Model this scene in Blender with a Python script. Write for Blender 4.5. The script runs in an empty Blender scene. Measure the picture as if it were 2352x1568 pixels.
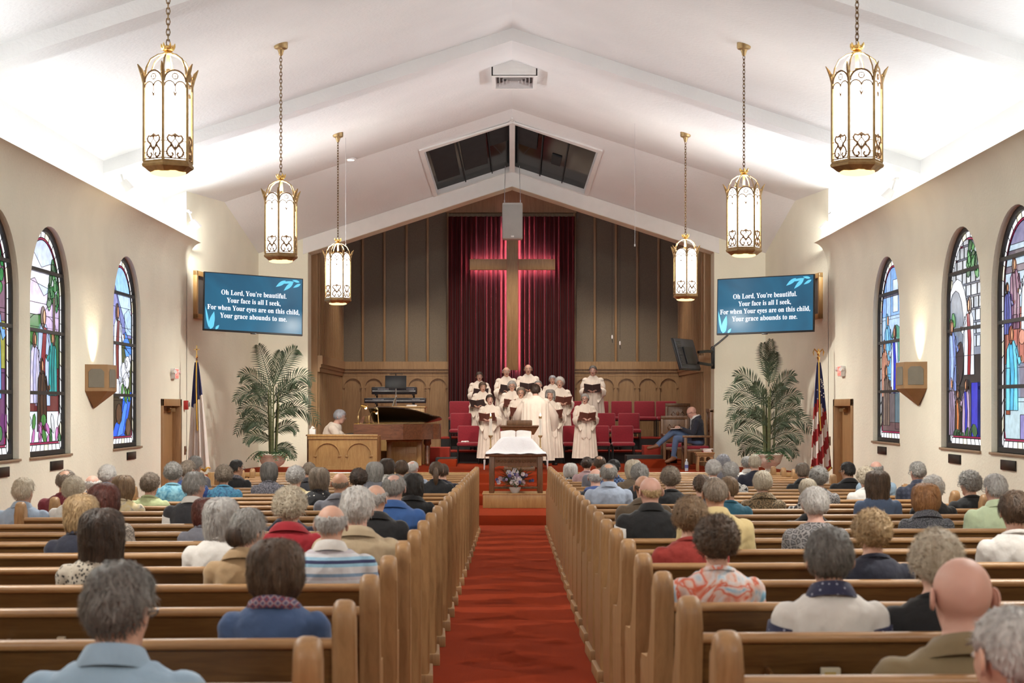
import bpy, bmesh, math, random
from mathutils import Vector, Matrix, noise
from mathutils.geometry import tessellate_polygon
R = random.Random(7)
PI = math.pi
# ---------------------------------------------------------------- camera
F = 3870.0; CX = 1176.0; HY = 933.0; CAMZ = 1.5          # focal length in pixels, horizon of a 2352x1568 frame
SC = bpy.context.scene
COL = SC.collection
cam = bpy.data.cameras.new('camera'); camo = bpy.data.objects.new('camera', cam); COL.objects.link(camo)
camo.location = (0, 0, CAMZ); camo.rotation_euler = (PI/2, 0, 0)
cam.sensor_width = 36.0; cam.lens = F/2352*36; cam.shift_y = (HY-784)/2352
cam.clip_end = 200; cam.clip_start = .05
cam.dof.use_dof = True; cam.dof.focus_distance = 30.0; cam.dof.aperture_fstop = 6.3
SC.camera = camo
# ---------------------------------------------------------------- exposure, world, large lights
SC.view_settings.view_transform = 'Standard'; SC.view_settings.look = 'None'
SC.view_settings.exposure = 0.85; SC.view_settings.gamma = 1.0; SC.view_settings.use_curve_mapping = False
world = bpy.data.worlds.new('daylight'); SC.world = world; world.use_nodes = True
wn = world.node_tree.nodes; bg = wn['Background']
bg.inputs[0].default_value = (.62, .76, 1.0, 1); bg.inputs[1].default_value = 2.2

def area(name, loc, target, sx, sy, energy, color, spread=PI):
    l = bpy.data.lights.new(name, 'AREA'); l.shape = 'RECTANGLE'; l.size = sx; l.size_y = sy
    l.energy = energy; l.color = color; l.spread = spread
    o = bpy.data.objects.new(name, l); COL.objects.link(o); o.location = loc
    z = (Vector(loc)-Vector(target)).normalized(); y = Vector((0, 1, 0)); x = y.cross(z).normalized()     # long side runs down the hall
    o.matrix_world = Matrix(((x.x, y.x, z.x, loc[0]), (x.y, y.y, z.y, loc[1]), (x.z, y.z, z.z, loc[2]), (0, 0, 0, 1)))
    return o
def spot(name, loc, target, energy, color, angle, blend=.6, r=.06):
    l = bpy.data.lights.new(name, 'SPOT'); l.energy = energy; l.color = color; l.spot_size = angle
    l.spot_blend = blend; l.shadow_soft_size = r
    o = bpy.data.objects.new(name, l); COL.objects.link(o); o.location = loc
    o.rotation_euler = (Vector(target)-Vector(loc)).to_track_quat('-Z', 'Y').to_euler()
    return o
COOL = (.86, .94, 1.0); WARM = (.97, .95, .87); STAGE = (1.0, .91, .78)
LAN_DOWN, LAN_UP = 68, 9          # watts of each lantern's own lamps
# fluorescent runs lying in the two wall coves: one face washes the ceiling, one the upper wall (one pair per bay)
for sx in (-1, 1):
    for yc in (-.5, 7.0, 14.6, 21.9, 27.6):
        ln = 6.8 if yc < 27 else 3.8; k = ln/6.8
        area('cove_light', (sx*5.80, yc, 4.42), (sx*.6, yc, 6.75), .2, ln, (37 if yc < 27 else 100)*k, COOL, 2.3)
        area('cove_wall_light', (sx*5.72, yc, 4.42), (sx*6.12, yc, 4.95), .1, ln, 11*k, COOL)
# spots added to brighten the choir, and unseen downlights added in the chancel
for x, e in ((-2.6, 380), (-.9, 640), (1.2, 640), (3.0, 330)):
    spot('added_stage_spot', (x, 27.4, 6.2), (x*.55+.1, 35.6, .9), e, STAGE, .50)
spot('added_stage_spot', (-3.4, 28.0, 5.9), (-3.6, 34.7, 1.0), 800, STAGE, .40)  # extra spot added to brighten the pianist
for x in (-2.7, -.9, .9, 2.7):
    spot('added_chancel_downlight', (x, 37.6, 6.9-.325*abs(x)-.1), (x, 38.6, 0), 190, STAGE, 1.5)
# ---------------------------------------------------------------- helpers
def P(px, py, d): return Vector(((px-CX)*d/F, d, CAMZ+(HY-py)*d/F))
def fz(y): return -.0147*min(y, 27.2)
class MB:
    def __init__(s): s.v = []; s.f = []
    def add(s, vs, fs, M=None):
        b = len(s.v)
        s.v += [tuple(M @ Vector(p)) if M else tuple(p) for p in vs]
        s.f += [tuple(b+i for i in f) for f in fs]; return s
    def box(s, x0, x1, y0, y1, z0, z1, M=None):
        return s.add([(x, y, z) for z in (z0, z1) for y in (y0, y1) for x in (x0, x1)],
                     [(0,2,3,1),(4,5,7,6),(0,1,5,4),(2,6,7,3),(0,4,6,2),(1,3,7,5)], M)
    def bbox(s, x0, x1, y0, y1, z0, z1, b=.01, M=None, seg=2):
        bm = bmesh.new(); bmesh.ops.create_cube(bm, size=1)
        for v in bm.verts: v.co = Vector(((x0+x1)/2+v.co.x*(x1-x0), (y0+y1)/2+v.co.y*(y1-y0), (z0+z1)/2+v.co.z*(z1-z0)))
        bmesh.ops.bevel(bm, geom=bm.edges[:], offset=b, segments=seg, profile=.5, affect='EDGES')
        s.addbm(bm, M); return s
    def addbm(s, bm, M=None):
        bm.verts.ensure_lookup_table(); bm.verts.index_update()
        s.add([v.co.copy() for v in bm.verts], [[v.index for v in f.verts] for f in bm.faces], M); bm.free()
    def loft(s, rings, closed=True, caps=True, M=None):
        n = len(rings[0]); vs = [p for r in rings for p in r]; fs = []
        for i in range(len(rings)-1):
            for j in range(n if closed else n-1):
                k = (j+1) % n; fs.append((i*n+j, i*n+k, (i+1)*n+k, (i+1)*n+j))
        if caps and closed:
            fs.append(tuple(reversed(range(n)))); fs.append(tuple(range((len(rings)-1)*n, len(rings)*n)))
        return s.add(vs, fs, M)
    def tube(s, pts, rad, n=8, caps=True, M=None, flat=1.0):
        pts = [Vector(p) for p in pts]
        if not isinstance(rad, (list, tuple)): rad = [rad]*len(pts)
        rings = []; up = None
        for i, p in enumerate(pts):
            t = (pts[min(i+1, len(pts)-1)]-pts[max(i-1, 0)])
            if t.length < 1e-9: t = Vector((0, 0, 1))
            t.normalize()
            if up is None: up = Vector((0, 0, 1)) if abs(t.z) < .9 else Vector((0, 1, 0))
            a = t.cross(up)
            if a.length < 1e-5: a = t.cross(Vector((1, .3, 0)))
            a.normalize(); b = a.cross(t).normalized(); up = b
            rings.append([p+(a*math.cos(2*PI*k/n)+b*math.sin(2*PI*k/n)*flat)*rad[i] for k in range(n)])
        return s.loft(rings, True, caps, M)
    def cyl(s, p0, p1, r0, r1=None, n=12, M=None): return s.tube([p0, p1], [r0, r0 if r1 is None else r1], n, True, M)
    def lathe(s, prof, n=16, c=(0,0,0), M=None, a0=0):
        return s.loft([[(c[0]+r*math.cos(a0+2*PI*k/n), c[1]+r*math.sin(a0+2*PI*k/n), c[2]+z) for k in range(n)] for r, z in prof], True, True, M)
    def ball(s, c, rx, ry=None, rz=None, nu=12, nv=8, M=None):
        ry = rx if ry is None else ry; rz = rx if rz is None else rz; rings = []
        for i in range(nv+1):
            a = -PI/2+PI*i/nv; rr = max(math.cos(a), .02)
            rings.append([(c[0]+rx*rr*math.cos(2*PI*k/nu), c[1]+ry*rr*math.sin(2*PI*k/nu), c[2]+rz*math.sin(a)) for k in range(nu)])
        return s.loft(rings, True, True, M)
    def torus(s, c, R_, r, n=14, m=6, M=None, sz=1.0, axis='z'):
        vs = []; fs = []
        for i in range(n):
            a = 2*PI*i/n
            for j in range(m):
                b = 2*PI*j/m; q = R_+r*math.cos(b); p = (q*math.cos(a), q*math.sin(a)*sz, r*math.sin(b))
                if axis == 'y': p = (p[0], p[2], p[1])
                if axis == 'x': p = (p[2], p[0], p[1])
                vs.append((c[0]+p[0], c[1]+p[1], c[2]+p[2]))
        for i in range(n):
            for j in range(m):
                fs.append((i*m+j, ((i+1)%n)*m+j, ((i+1)%n)*m+(j+1)%m, i*m+(j+1)%m))
        return s.add(vs, fs, M)
    def prism(s, poly, fn, d0, d1, holes=()):
        """poly in 2D; fn(u,v,w)->point; extruded between w=d0 and w=d1"""
        ar = lambda l: sum(l[i-1][0]*l[i][1]-l[i][0]*l[i-1][1] for i in range(len(l)))
        poly = list(poly) if ar(poly) > 0 else list(poly)[::-1]
        loops = [poly]+[list(h)[::-1] if ar(h) > 0 else list(h) for h in holes]
        flat = [p for l in loops for p in l]; n = len(flat)
        tris = tessellate_polygon([[Vector((p[0], p[1], 0)) for p in l] for l in loops]) if (len(poly) > 4 or holes) else [tuple(range(n))]
        vs = [fn(p[0], p[1], d0) for p in flat]+[fn(p[0], p[1], d1) for p in flat]
        fs = [tuple(t) for t in tris]+[tuple(n+i for i in reversed(t)) for t in tris]
        b = 0
        for l in loops:
            m = len(l)
            for i in range(m): fs.append((b+i, b+(i+1)%m, n+b+(i+1)%m, n+b+i))
            b += m
        return s.add(vs, fs)
    def mesh(s, name, smooth=.6):
        me = bpy.data.meshes.new(name); me.from_pydata(s.v, [], s.f); me.update()
        bm = bmesh.new(); bm.from_mesh(me); bmesh.ops.recalc_face_normals(bm, faces=bm.faces[:]); bm.to_mesh(me); bm.free()
        if smooth:
            me.shade_smooth(); me.set_sharp_from_angle(angle=smooth)
        return me
    def build(s, name, mat, parent=None, smooth=.6):
        me = s.mesh(name, smooth)
        if mat: me.materials.append(mat)
        return obj(name, me, parent)
def obj(name, me, parent=None, mat=None):
    o = bpy.data.objects.new(name, me); COL.objects.link(o)
    if parent: o.parent = parent
    if mat is not None and me is not None:
        if len(me.materials) == 0: me.materials.append(None)
        o.material_slots[0].link = 'OBJECT'; o.material_slots[0].material = mat
    return o
def tag(o, label, cat, group=None):
    o['label'] = label; o['category'] = cat
    if group: o['group'] = group
    return o
def struct(o): o['kind'] = 'structure'; return o
def stuff(o): o['kind'] = 'stuff'; return o
def thing(name, label, cat, loc=(0,0,0), rz=0, group=None, s=1):
    o = bpy.data.objects.new(name, None); COL.objects.link(o); o.empty_display_size = .1
    o.location = loc; o.rotation_euler = (0, 0, rz)
    if s != 1: o.scale = (s, s, s)
    return tag(o, label, cat, group)
KIDS = {}
def copy_tree(o, parent=None):
    c = o.copy(); COL.objects.link(c); c.parent = parent
    if parent is not None: c.matrix_parent_inverse = o.matrix_parent_inverse.copy()
    for ch in o.children: copy_tree(ch, c)
    return c
def eval_mesh(o):
    dg = bpy.context.evaluated_depsgraph_get(); dg.update()
    return bpy.data.meshes.new_from_object(o.evaluated_get(dg))
def arc(cx, cy, r, a0, a1, n): return [(cx+r*math.cos(a0+(a1-a0)*i/n), cy+r*math.sin(a0+(a1-a0)*i/n)) for i in range(n+1)]
# ---------------------------------------------------------------- materials
MATS = {}
def nd(nt, t, **kw):
    n = nt.nodes.new(t)
    for k, v in kw.items():
        if k in n.inputs: n.inputs[k].default_value = v
        else: setattr(n, k, v)
    return n
def rgb(c): return (c[0], c[1], c[2], 1)
def srgb(r, g, b):
    f = lambda u: (u/255/12.92) if u/255 <= .04045 else ((u/255+.055)/1.055)**2.4
    return (f(r), f(g), f(b))
def newmat(name):
    m = bpy.data.materials.new(name); m.use_nodes = True
    return m, m.node_tree, m.node_tree.nodes['Principled BSDF']
def ramp(nt, stops, fac, const=False):
    r = nt.nodes.new('ShaderNodeValToRGB'); e = r.color_ramp.elements
    if const: r.color_ramp.interpolation = 'CONSTANT'
    while len(e) < len(stops): e.new(.5)
    for i, (p, c) in enumerate(stops): e[i].position = p; e[i].color = rgb(c)
    nt.links.new(fac, r.inputs[0]); return r.outputs[0]
def mapping(nt, scale, coord='Object'):
    tc = nt.nodes.new('ShaderNodeTexCoord'); mp = nt.nodes.new('ShaderNodeMapping'); mp.inputs['Scale'].default_value = scale
    nt.links.new(tc.outputs[coord], mp.inputs[0]); return mp.outputs[0]
def mat(name, c, rough=.6, metal=0, var=.10, nscale=6, bump=0, bscale=60, c2=None, sc=(1,1,1), sheen=0, coat=0):
    """plain painted / cloth / metal surface: base colour with a soft procedural variation and fine relief"""
    if name in MATS: return MATS[name]
    m, nt, b = newmat(name)
    if c2 is None: c2 = tuple(max(0, u*(1-var)) for u in c); c1 = tuple(min(1, u*(1+var*.6)) for u in c)
    else: c1 = c
    no = nd(nt, 'ShaderNodeTexNoise', Scale=nscale, Detail=4.0); nt.links.new(mapping(nt, sc), no.inputs['Vector'])
    nt.links.new(ramp(nt, [(.3, c2), (.7, c1)], no.outputs[0]), b.inputs['Base Color'])
    b.inputs['Roughness'].default_value = rough; b.inputs['Metallic'].default_value = metal
    if sheen: b.inputs['Sheen Weight'].default_value = sheen
    if coat: b.inputs['Coat Weight'].default_value = coat
    if bump:
        n2 = nd(nt, 'ShaderNodeTexNoise', Scale=bscale, Detail=3.0); nt.links.new(mapping(nt, sc), n2.inputs['Vector'])
        bp = nd(nt, 'ShaderNodeBump', Strength=bump, Distance=.02); nt.links.new(n2.outputs[0], bp.inputs['Height'])
        nt.links.new(bp.outputs[0], b.inputs['Normal'])
    MATS[name] = m; return m
def wood(name, c, c2, grain=(14, 14, 1.2), rough=.38, coat=.15):
    if name in MATS: return MATS[name]
    m, nt, b = newmat(name)
    v = mapping(nt, grain)
    n1 = nd(nt, 'ShaderNodeTexNoise', Scale=2.2, Detail=6.0, Distortion=.8); nt.links.new(v, n1.inputs['Vector'])
    n2 = nd(nt, 'ShaderNodeTexNoise', Scale=14.0, Detail=2.0); nt.links.new(v, n2.inputs['Vector'])
    mx = nd(nt, 'ShaderNodeMath', operation='MULTIPLY_ADD'); mx.inputs[1].default_value = .35
    nt.links.new(n2.outputs[0], mx.inputs[0]); nt.links.new(n1.outputs[0], mx.inputs[2])
    nt.links.new(ramp(nt, [(.42, c2), (.85, c)], mx.outputs[0]), b.inputs['Base Color'])
    b.inputs['Roughness'].default_value = rough; b.inputs['Coat Weight'].default_value = coat; b.inputs['Coat Roughness'].default_value = .25
    bp = nd(nt, 'ShaderNodeBump', Strength=.08, Distance=.01); nt.links.new(mx.outputs[0], bp.inputs['Height']); nt.links.new(bp.outputs[0], b.inputs['Normal'])
    MATS[name] = m; return m
def emit(name, c, strength, var=.0, nscale=8, gloss=False):
    if name in MATS: return MATS[name]
    m, nt, b = newmat(name)
    b.inputs['Base Color'].default_value = rgb(tuple(u*.3 for u in c)); b.inputs['Roughness'].default_value = .25 if gloss else .6
    b.inputs['Emission Strength'].default_value = strength
    if var:
        no = nd(nt, 'ShaderNodeTexNoise', Scale=nscale, Detail=3.0); nt.links.new(mapping(nt, (1,1,1)), no.inputs['Vector'])
        nt.links.new(ramp(nt, [(.3, tuple(u*(1-var) for u in c)), (.7, tuple(min(1.0, u*(1+var*.5)) for u in c))], no.outputs[0]), b.inputs['Emission Color'])
    else: b.inputs['Emission Color'].default_value = rgb(c)
    MATS[name] = m; return m
CREAM = mat('cream_plaster', (.85, .815, .67), .85, var=.05, nscale=1.2, bump=.25, bscale=26)
CEIL = mat('ceiling_plaster', (.80, .79, .785), .9, var=.04, nscale=1.0, bump=.3, bscale=20)
WHITE = mat('white_trim', (.78, .755, .73), .7, var=.03)
OAK = wood('honey_oak_shaded', (.155, .076, .023), (.08, .034, .009), (1.2, 14, 14))  # darkened oak: shade on the upright pew boards is put into the colour
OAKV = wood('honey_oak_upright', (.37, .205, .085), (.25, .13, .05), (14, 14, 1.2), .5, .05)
OAKR_LIT = wood('honey_oak_rail_lit', (.40, .22, .09), (.26, .13, .05), (1.2, 14, 14), .42, .1)  # lighter copy of the oak: light from above painted into the pew rails
OAKL = wood('light_oak', (.52, .32, .125), (.38, .205, .07), (14, 14, 1.5))
CHWOOD = wood('chancel_oak', (.36, .215, .10), (.25, .14, .06), (12, 12, 1.0), .5, .05)
DARKW = wood('dark_oak', (.20, .10, .045), (.11, .05, .02), (12, 12, 2), .4)
WALNUT = wood('walnut_gloss', (.16, .058, .026), (.085, .03, .014), (2, 10, 10), .22, .5)
CARPET = mat('red_carpet', (.29, .036, .010), 1.0, var=.07, nscale=2, bump=.5, bscale=220)
CARPET.node_tree.nodes['Principled BSDF'].inputs['Specular IOR Level'].default_value = .1
BRASS = mat('antique_brass', (.40, .27, .13), .48, .9, var=.25, nscale=20)
GOLD = mat('polished_gold', (.85, .58, .20), .25, 1.0, var=.1)
BLACK = mat('black_plastic', (.012, .012, .014), .4, var=.2)
BLKMET = mat('black_metal', (.02, .02, .02), .45, .6, var=.2)
STEEL = mat('steel', (.6, .6, .62), .3, 1.0, var=.08)
# ---------------------------------------------------------------- structure of the hall
WL, WR, UP = -5.75, 5.59, 6.17                # side wall planes, upper cove walls
RIDGE, SL = 7.17, .325                        # ceiling ridge height and slope
YB, YS, YC, YSL, YF = -6.0, 29.8, 32.1, 34.5, 35.1
def zc(x): return RIDGE-SL*abs(x)
WIN = [(17.8, 19.65), (20.1, 21.95), (24.3, 26.1)]
def arch_poly(y0, y1, z0, z1, n=20):
    r = (y1-y0)/2; c = (y0+y1)/2
    return [(y0, z0), (y1, z0)]+arc(c, z1-r, r, 0, PI, n)
# floor
mb = MB()
mb.add([(-6.3, YB, fz(YB)), (6.3, YB, fz(YB)), (6.3, 27.2, fz(27.2)), (-6.3, 27.2, fz(27.2)), (6.3, 36, fz(27.2)), (-6.3, 36, fz(27.2))], [(0,1,2,3), (3,2,4,5)])
floor = struct(mb.build('floor', CARPET, smooth=0))
mb = MB()
for y0, y1, z in ((26.9, 31.2, -.235), (29.6, 31.2, -.07), (30.3, 31.2, .095)):
    mb.bbox(-2.0, 2.0, y0, y1, fz(27.2)-.02, z, .02)
steps = struct(mb.build('chancel_step', CARPET, floor))
mb = MB(); mb.bbox(-5.6, 5.5, 31.0, 40.3, -.5, .26, .02)
for xa, xb in ((-5.6, -2.6), (2.6, 5.5)): mb.bbox(xa, xb, 29.9, 31.05, -.5, .26, .02)
struct(mb.build('platform', CARPET, floor))
# side walls
def side_wall(name, W, sgn, sill):
    holes = [arch_poly(a, b, sill, 3.74) for a, b in WIN]
    dz0, dz1 = fz(28.4), 1.575
    outer = [(YB, -.6), (27.62, -.6), (27.62, dz1), (29.2, dz1), (29.2, -.6), (YS, -.6), (YS, 3.86), (YB, 3.86)]
    mb = MB(); mb.prism(outer, lambda u, v, w: (W+sgn*w, u, v), 0, .30, holes)
    o = struct(mb.build(name, CREAM, smooth=.5))
    # coved top that hides the cove lamps: curls out to a lip, then back to the upper wall
    prof = [(0, 3.86)]+[(-.25*(1-math.cos(t*PI/2))**1.0, 3.86+.53*math.sin(t*PI/2)**.9) for t in [i/10 for i in range(1, 11)]]+[(-.22, 4.40), (-.16, 4.36), (abs(UP)-abs(W)+.05, 4.30), (abs(UP)-abs(W)+.05, 3.9), (.3, 3.86)]
    ring = lambda y: [(W+sgn*p[0], y, p[1]) for p in prof]
    mb = MB(); mb.loft([ring(YB), ring(YS+.02)], True, True)
    struct(mb.build('cove_ledge', CREAM, o, smooth=.5))
    mb = MB(); mb.box(sgn*UP-.05 if sgn > 0 else sgn*UP-.10, sgn*UP+.10 if sgn > 0 else sgn*UP+.05, YB, YC+.4, 4.2, zc(UP)+.2)
    mb.box(min(W-sgn*.0, sgn*6.3), max(W, sgn*6.3), YS-.04, YS+.08, -.6, 6.2)
    struct(mb.build('upper_wall', CEIL, o, smooth=0))
    # splay towards the chancel
    e = sgn*5.19; mb = MB()
    mb.add([(W, YS, -.6), (e, YSL, -.6), (e, YSL, 6.4), (W, YS, 6.4), (W+sgn*.3, YS, -.6), (e+sgn*.3, YSL, -.6), (e+sgn*.3, YSL, 6.4), (W+sgn*.3, YS, 6.4)],
           [(0,1,2,3), (4,7,6,5), (0,3,7,4), (1,5,6,2), (3,2,6,7)])
    struct(mb.build('wall_splay_'+('right' if sgn > 0 else 'left'), CREAM, None, smooth=0))
    return o
wall_left = side_wall('wall_left', WL, -1, .89)
wall_right = side_wall('wall_right', WR, 1, .97)
mb = MB(); mb.box(-6.4, 6.4, YB-.2, YB, -.6, 7.6); struct(mb.build('wall_rear', CREAM, smooth=0))
# ceiling and beams
mb = MB()
for y0, y1 in ((YB-.1, YC),):
    mb.prism([(-6.4, zc(6.4)), (0, RIDGE), (6.4, zc(6.4)), (6.4, zc(6.4)+.25), (0, RIDGE+.25), (-6.4, zc(6.4)+.25)], lambda u, v, w: (u, w, v), y0, y1)
ceiling = struct(mb.build('ceiling', CEIL, smooth=0))
for y0 in (3.75, 10.92, 18.08, 25.25):
    mb = MB(); mb.prism([(-6.2, zc(6.2)-.19), (0, RIDGE-.19), (6.2, zc(6.2)-.19), (6.2, zc(6.2)+.1), (0, RIDGE+.1), (-6.2, zc(6.2)+.1)], lambda u, v, w: (u, w, v), y0, y0+.45)
    struct(mb.build('beam', CEIL, ceiling, smooth=0))
# slanting drop from ceiling to chancel header, with the dark glazed opening
def ray_plane(px, py, p0, n):
    d = P(px, py, 1.0)-Vector((0, 0, CAMZ)); o = Vector((0, 0, CAMZ))
    return o+d*((p0-o).dot(n)/d.dot(n))
ZH = 1.5+4.82
def slant(x, t, w=0): return Vector((x, YC+(YSL-YC)*t+w*.33, zc(x)+(ZH-SL*abs(x)-zc(x))*t+w*.94))
glx = []
mb = MB()
for sg, pix in ((-1, [(974, 347), (1173.5, 283), (1173.5, 391), (1005, 447)]), (1, [(1179, 283), (1373, 348), (1341, 447), (1179, 391)])):
    p0 = slant(sg*1.0, 0); n = (slant(sg*2.0, 0)-p0).cross(slant(sg*1.0, 1)-p0)
    pts = [ray_plane(a, b, p0, n) for a, b in pix]
    pl = [(p.x, min(.982, (p.y-YC)/(YSL-YC))) for p in pts]; glx.append((sg, pl))
    outer = [(0, 0), (sg*6.2, 0), (sg*6.2, 1), (0, 1)]
    mb.prism(outer, slant, 0, .12, [pl])
slope = struct(mb.build('ceiling_slope', CEIL, ceiling, smooth=0))
DKGL = mat('dark_glass', (.008, .008, .009), .12, var=.3, nscale=3)
DKPAN = mat('dark_speaker_cloth', (.02, .02, .021), .8, var=.2)
for sg, pl in glx:
    c = (sum(p[0] for p in pl)/4, sum(p[1] for p in pl)/4)
    grow = lambda k: [(c[0]+(p[0]-c[0])*k, c[1]+(p[1]-c[1])*k) for p in pl]
    mb = MB(); mb.prism([(c[0]+(p[0]-c[0])*1.1, c[1]+(p[1]-c[1])*1.12) for p in pl], slant, -.03, .01, [grow(1.0)])
    fr = struct(mb.build('opening_frame', WHITE, slope, smooth=0))
    mb = MB(); mb.prism(grow(1.0), slant, .10, .115)
    struct(mb.build('dark_panel', DKGL, slope, smooth=0))
    rr = random.Random(3+sg)
    def lerp2(u, v):
        a, b, d, e = pl
        top = (a[0]+(b[0]-a[0])*u, a[1]+(b[1]-a[1])*u); bot = (e[0]+(d[0]-e[0])*u, e[1]+(d[1]-e[1])*u)
        return (top[0]+(bot[0]-top[0])*v, top[1]+(bot[1]-top[1])*v)
    rects = [(.04, .33, .08, .80), (.40, .70, .05, .75), (.74, .97, .05, .4)] if sg < 0 else [(.06, .30, .08, .45), (.50, .62, .45, .65)]
    for u0, u1, v0, v1 in rects:
        mb = MB(); mb.prism([lerp2(u0, v0), lerp2(u1, v0), lerp2(u1, v1), lerp2(u0, v1)], slant, .07, .10)
        struct(mb.build('speaker_screen', DKPAN, slope, smooth=0))
    for u in ((.36, .72) if sg < 0 else (.35, .66)):
        mb = MB(); mb.prism([lerp2(u, 0), lerp2(u+.012, 0), lerp2(u+.012+.02, 1), lerp2(u+.02, 1)], slant, .06, .10)
        struct(mb.build('panel_joint', DKPAN, slope, smooth=0))
mb = MB(); mb.prism([(-.02, .13), (.02, .13), (.02, .70), (-.02, .70)], slant, -.03, .1); struct(mb.build('opening_mullion', WHITE, slope, smooth=0))
# front wall, header and jambs
OL, OR = -4.18, 4.14
hd = lambda x: ZH-SL*abs(x)
bt = lambda x: 1.5+4.50-SL*abs(x)
mb = MB()
mb.prism([(-5.6, -.6), (OL, -.6), (OL, bt(OL)), (0, bt(0)), (OR, bt(OR)), (OR, -.6), (5.6, -.6), (5.6, hd(5.6)+.05), (0, hd(0)+.05), (-5.6, hd(5.6)+.05)], lambda u, v, w: (u, w, v), YSL, YF)
wall_front = struct(mb.build('wall_front', CREAM, smooth=0))
mb = MB()
mb.prism([(OL-.10, bt(OL-.1)+.005), (0, bt(0)+.005), (OR+.1, bt(OR+.1)+.005), (OR+.1, hd(OR+.1)), (0, hd(0)), (OL-.1, hd(OL-.1))], lambda u, v, w: (u, w, v), YSL-.025, YSL+.01)
struct(mb.build('header_board', WHITE, wall_front, smooth=0))
# ---- chancel
CL, CR, YK = -4.05, 3.99, 40.0
OLIVE = mat('olive_grille_cloth', (.19, .15, .105), .9, var=.12, nscale=40, bump=.4, bscale=180)
CREDS = mat('chancel_shade', (.25, .16, .09), .8)
mb = MB(); mb.box(CL-.3, CR+.3, YK, YK+.2, -.6, 7.4); wall_back = struct(mb.build('wall_back', CHWOOD, smooth=0))
mb = MB(); mb.prism([(-4.4, 6.9-SL*4.4), (0, 6.9), (4.4, 6.9-SL*4.4), (4.4, 7.3), (-4.4, 7.3)], lambda u, v, w: (u, w, v), YF-.05, YK+.1)
struct(mb.build('chancel_ceiling', CHWOOD, smooth=0))
for nm, x, s in (('wall_chancel_left', CL, -1), ('wall_chancel_right', CR, 1)):
    mb = MB(); mb.box(min(x, x+s*.25), max(x, x+s*.25), YF-.02, YK+.1, -.6, 7.2); w = struct(mb.build(nm, CHWOOD, smooth=0))
    for i in range(26):
        y = YF+.12+i*.185
        mb = MB(); mb.box(min(x, x-s*.035), max(x, x-s*.035), y, y+.085, 2.56, 6.4); struct(mb.build('upper_slat', CHWOOD, w, smooth=0))
        mb = MB(); mb.box(min(x, x-s*.03), max(x, x-s*.03), y, y+.085, .26, 2.2); struct(mb.build('lower_slat', CHWOOD, w, smooth=0))
    mb = MB(); mb.box(min(x, x-s*.10), max(x, x-s*.10), YF, YK, 2.38, 2.56); mb.box(min(x, x-s*.07), max(x, x-s*.07), YF, YK, 2.31, 2.38); mb.box(min(x, x-s*.045), max(x, x-s*.045), YF, YK, 2.22, 2.31)
    struct(mb.build('dado_rail', CHWOOD, w, smooth=0))
XP = lambda px, d=YK: (px-CX)*d/F
bl = [787, 834, 883.6, 934.5, 982.7, 1029.6]; br = [1319, 1365.7, 1414, 1463, 1512, 1559]
for lst in (bl, br):
    for i, px in enumerate(lst):
        x = XP(px)
        if i < 5:
            mb = MB(); mb.box(x+.02, XP(lst[i+1])-.02, YK-.03, YK+.01, 2.56, 6.6); struct(mb.build('grille_panel', OLIVE, wall_back, smooth=0))
        mb = MB(); mb.bbox(x-.028, x+.028, YK-.075, YK, 2.56, 6.6, .006); struct(mb.build('batten', CHWOOD, wall_back))
    x0, x1 = XP(lst[0])-.05, XP(lst[-1])+.02
    mb = MB(); mb.box(x0, x1, YK-.11, YK, 2.38, 2.56); mb.box(x0, x1, YK-.08, YK, 2.31, 2.38); mb.box(x0, x1, YK-.05, YK, 2.22, 2.31)
    struct(mb.build('dado_rail', CHWOOD, wall_back, smooth=0))
    cs = [(lst[i]+lst[i+1])/2 for i in range(5)]
    holes = [arch_poly(XP(c)-.205, XP(c)+.205, .95, 2.16, 14) for c in cs]
    mb = MB(); mb.prism([(x0, .2), (x1, .2), (x1, 2.23), (x0, 2.23)], lambda u, v, w: (u, w, v), YK-.045, YK, holes)
    arcade = struct(mb.build('arcade_frame', CHWOOD, wall_back, smooth=0))
    for c in cs:
        x = XP(c); mb = MB(); mb.prism(arch_poly(x-.205, x+.205, .95, 2.16, 14), lambda u, v, w: (u, w, v), YK-.012, YK+.005)
        struct(mb.build('arch_panel', CHWOOD, wall_back, smooth=0))
        for s in (-1, 1):
            mb = MB(); mb.box(x+s*.205-.025, x+s*.205+.025, YK-.06, YK-.03, 1.93, 1.97); struct(mb.build('arch_corbel', CHWOOD, wall_back, smooth=0))
mb = MB(); mb.box(XP(1025), XP(1323), YK-.16, YK, 6.08, 7.0); struct(mb.build('curtain_pelmet', CHWOOD, wall_back, smooth=0))
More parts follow.
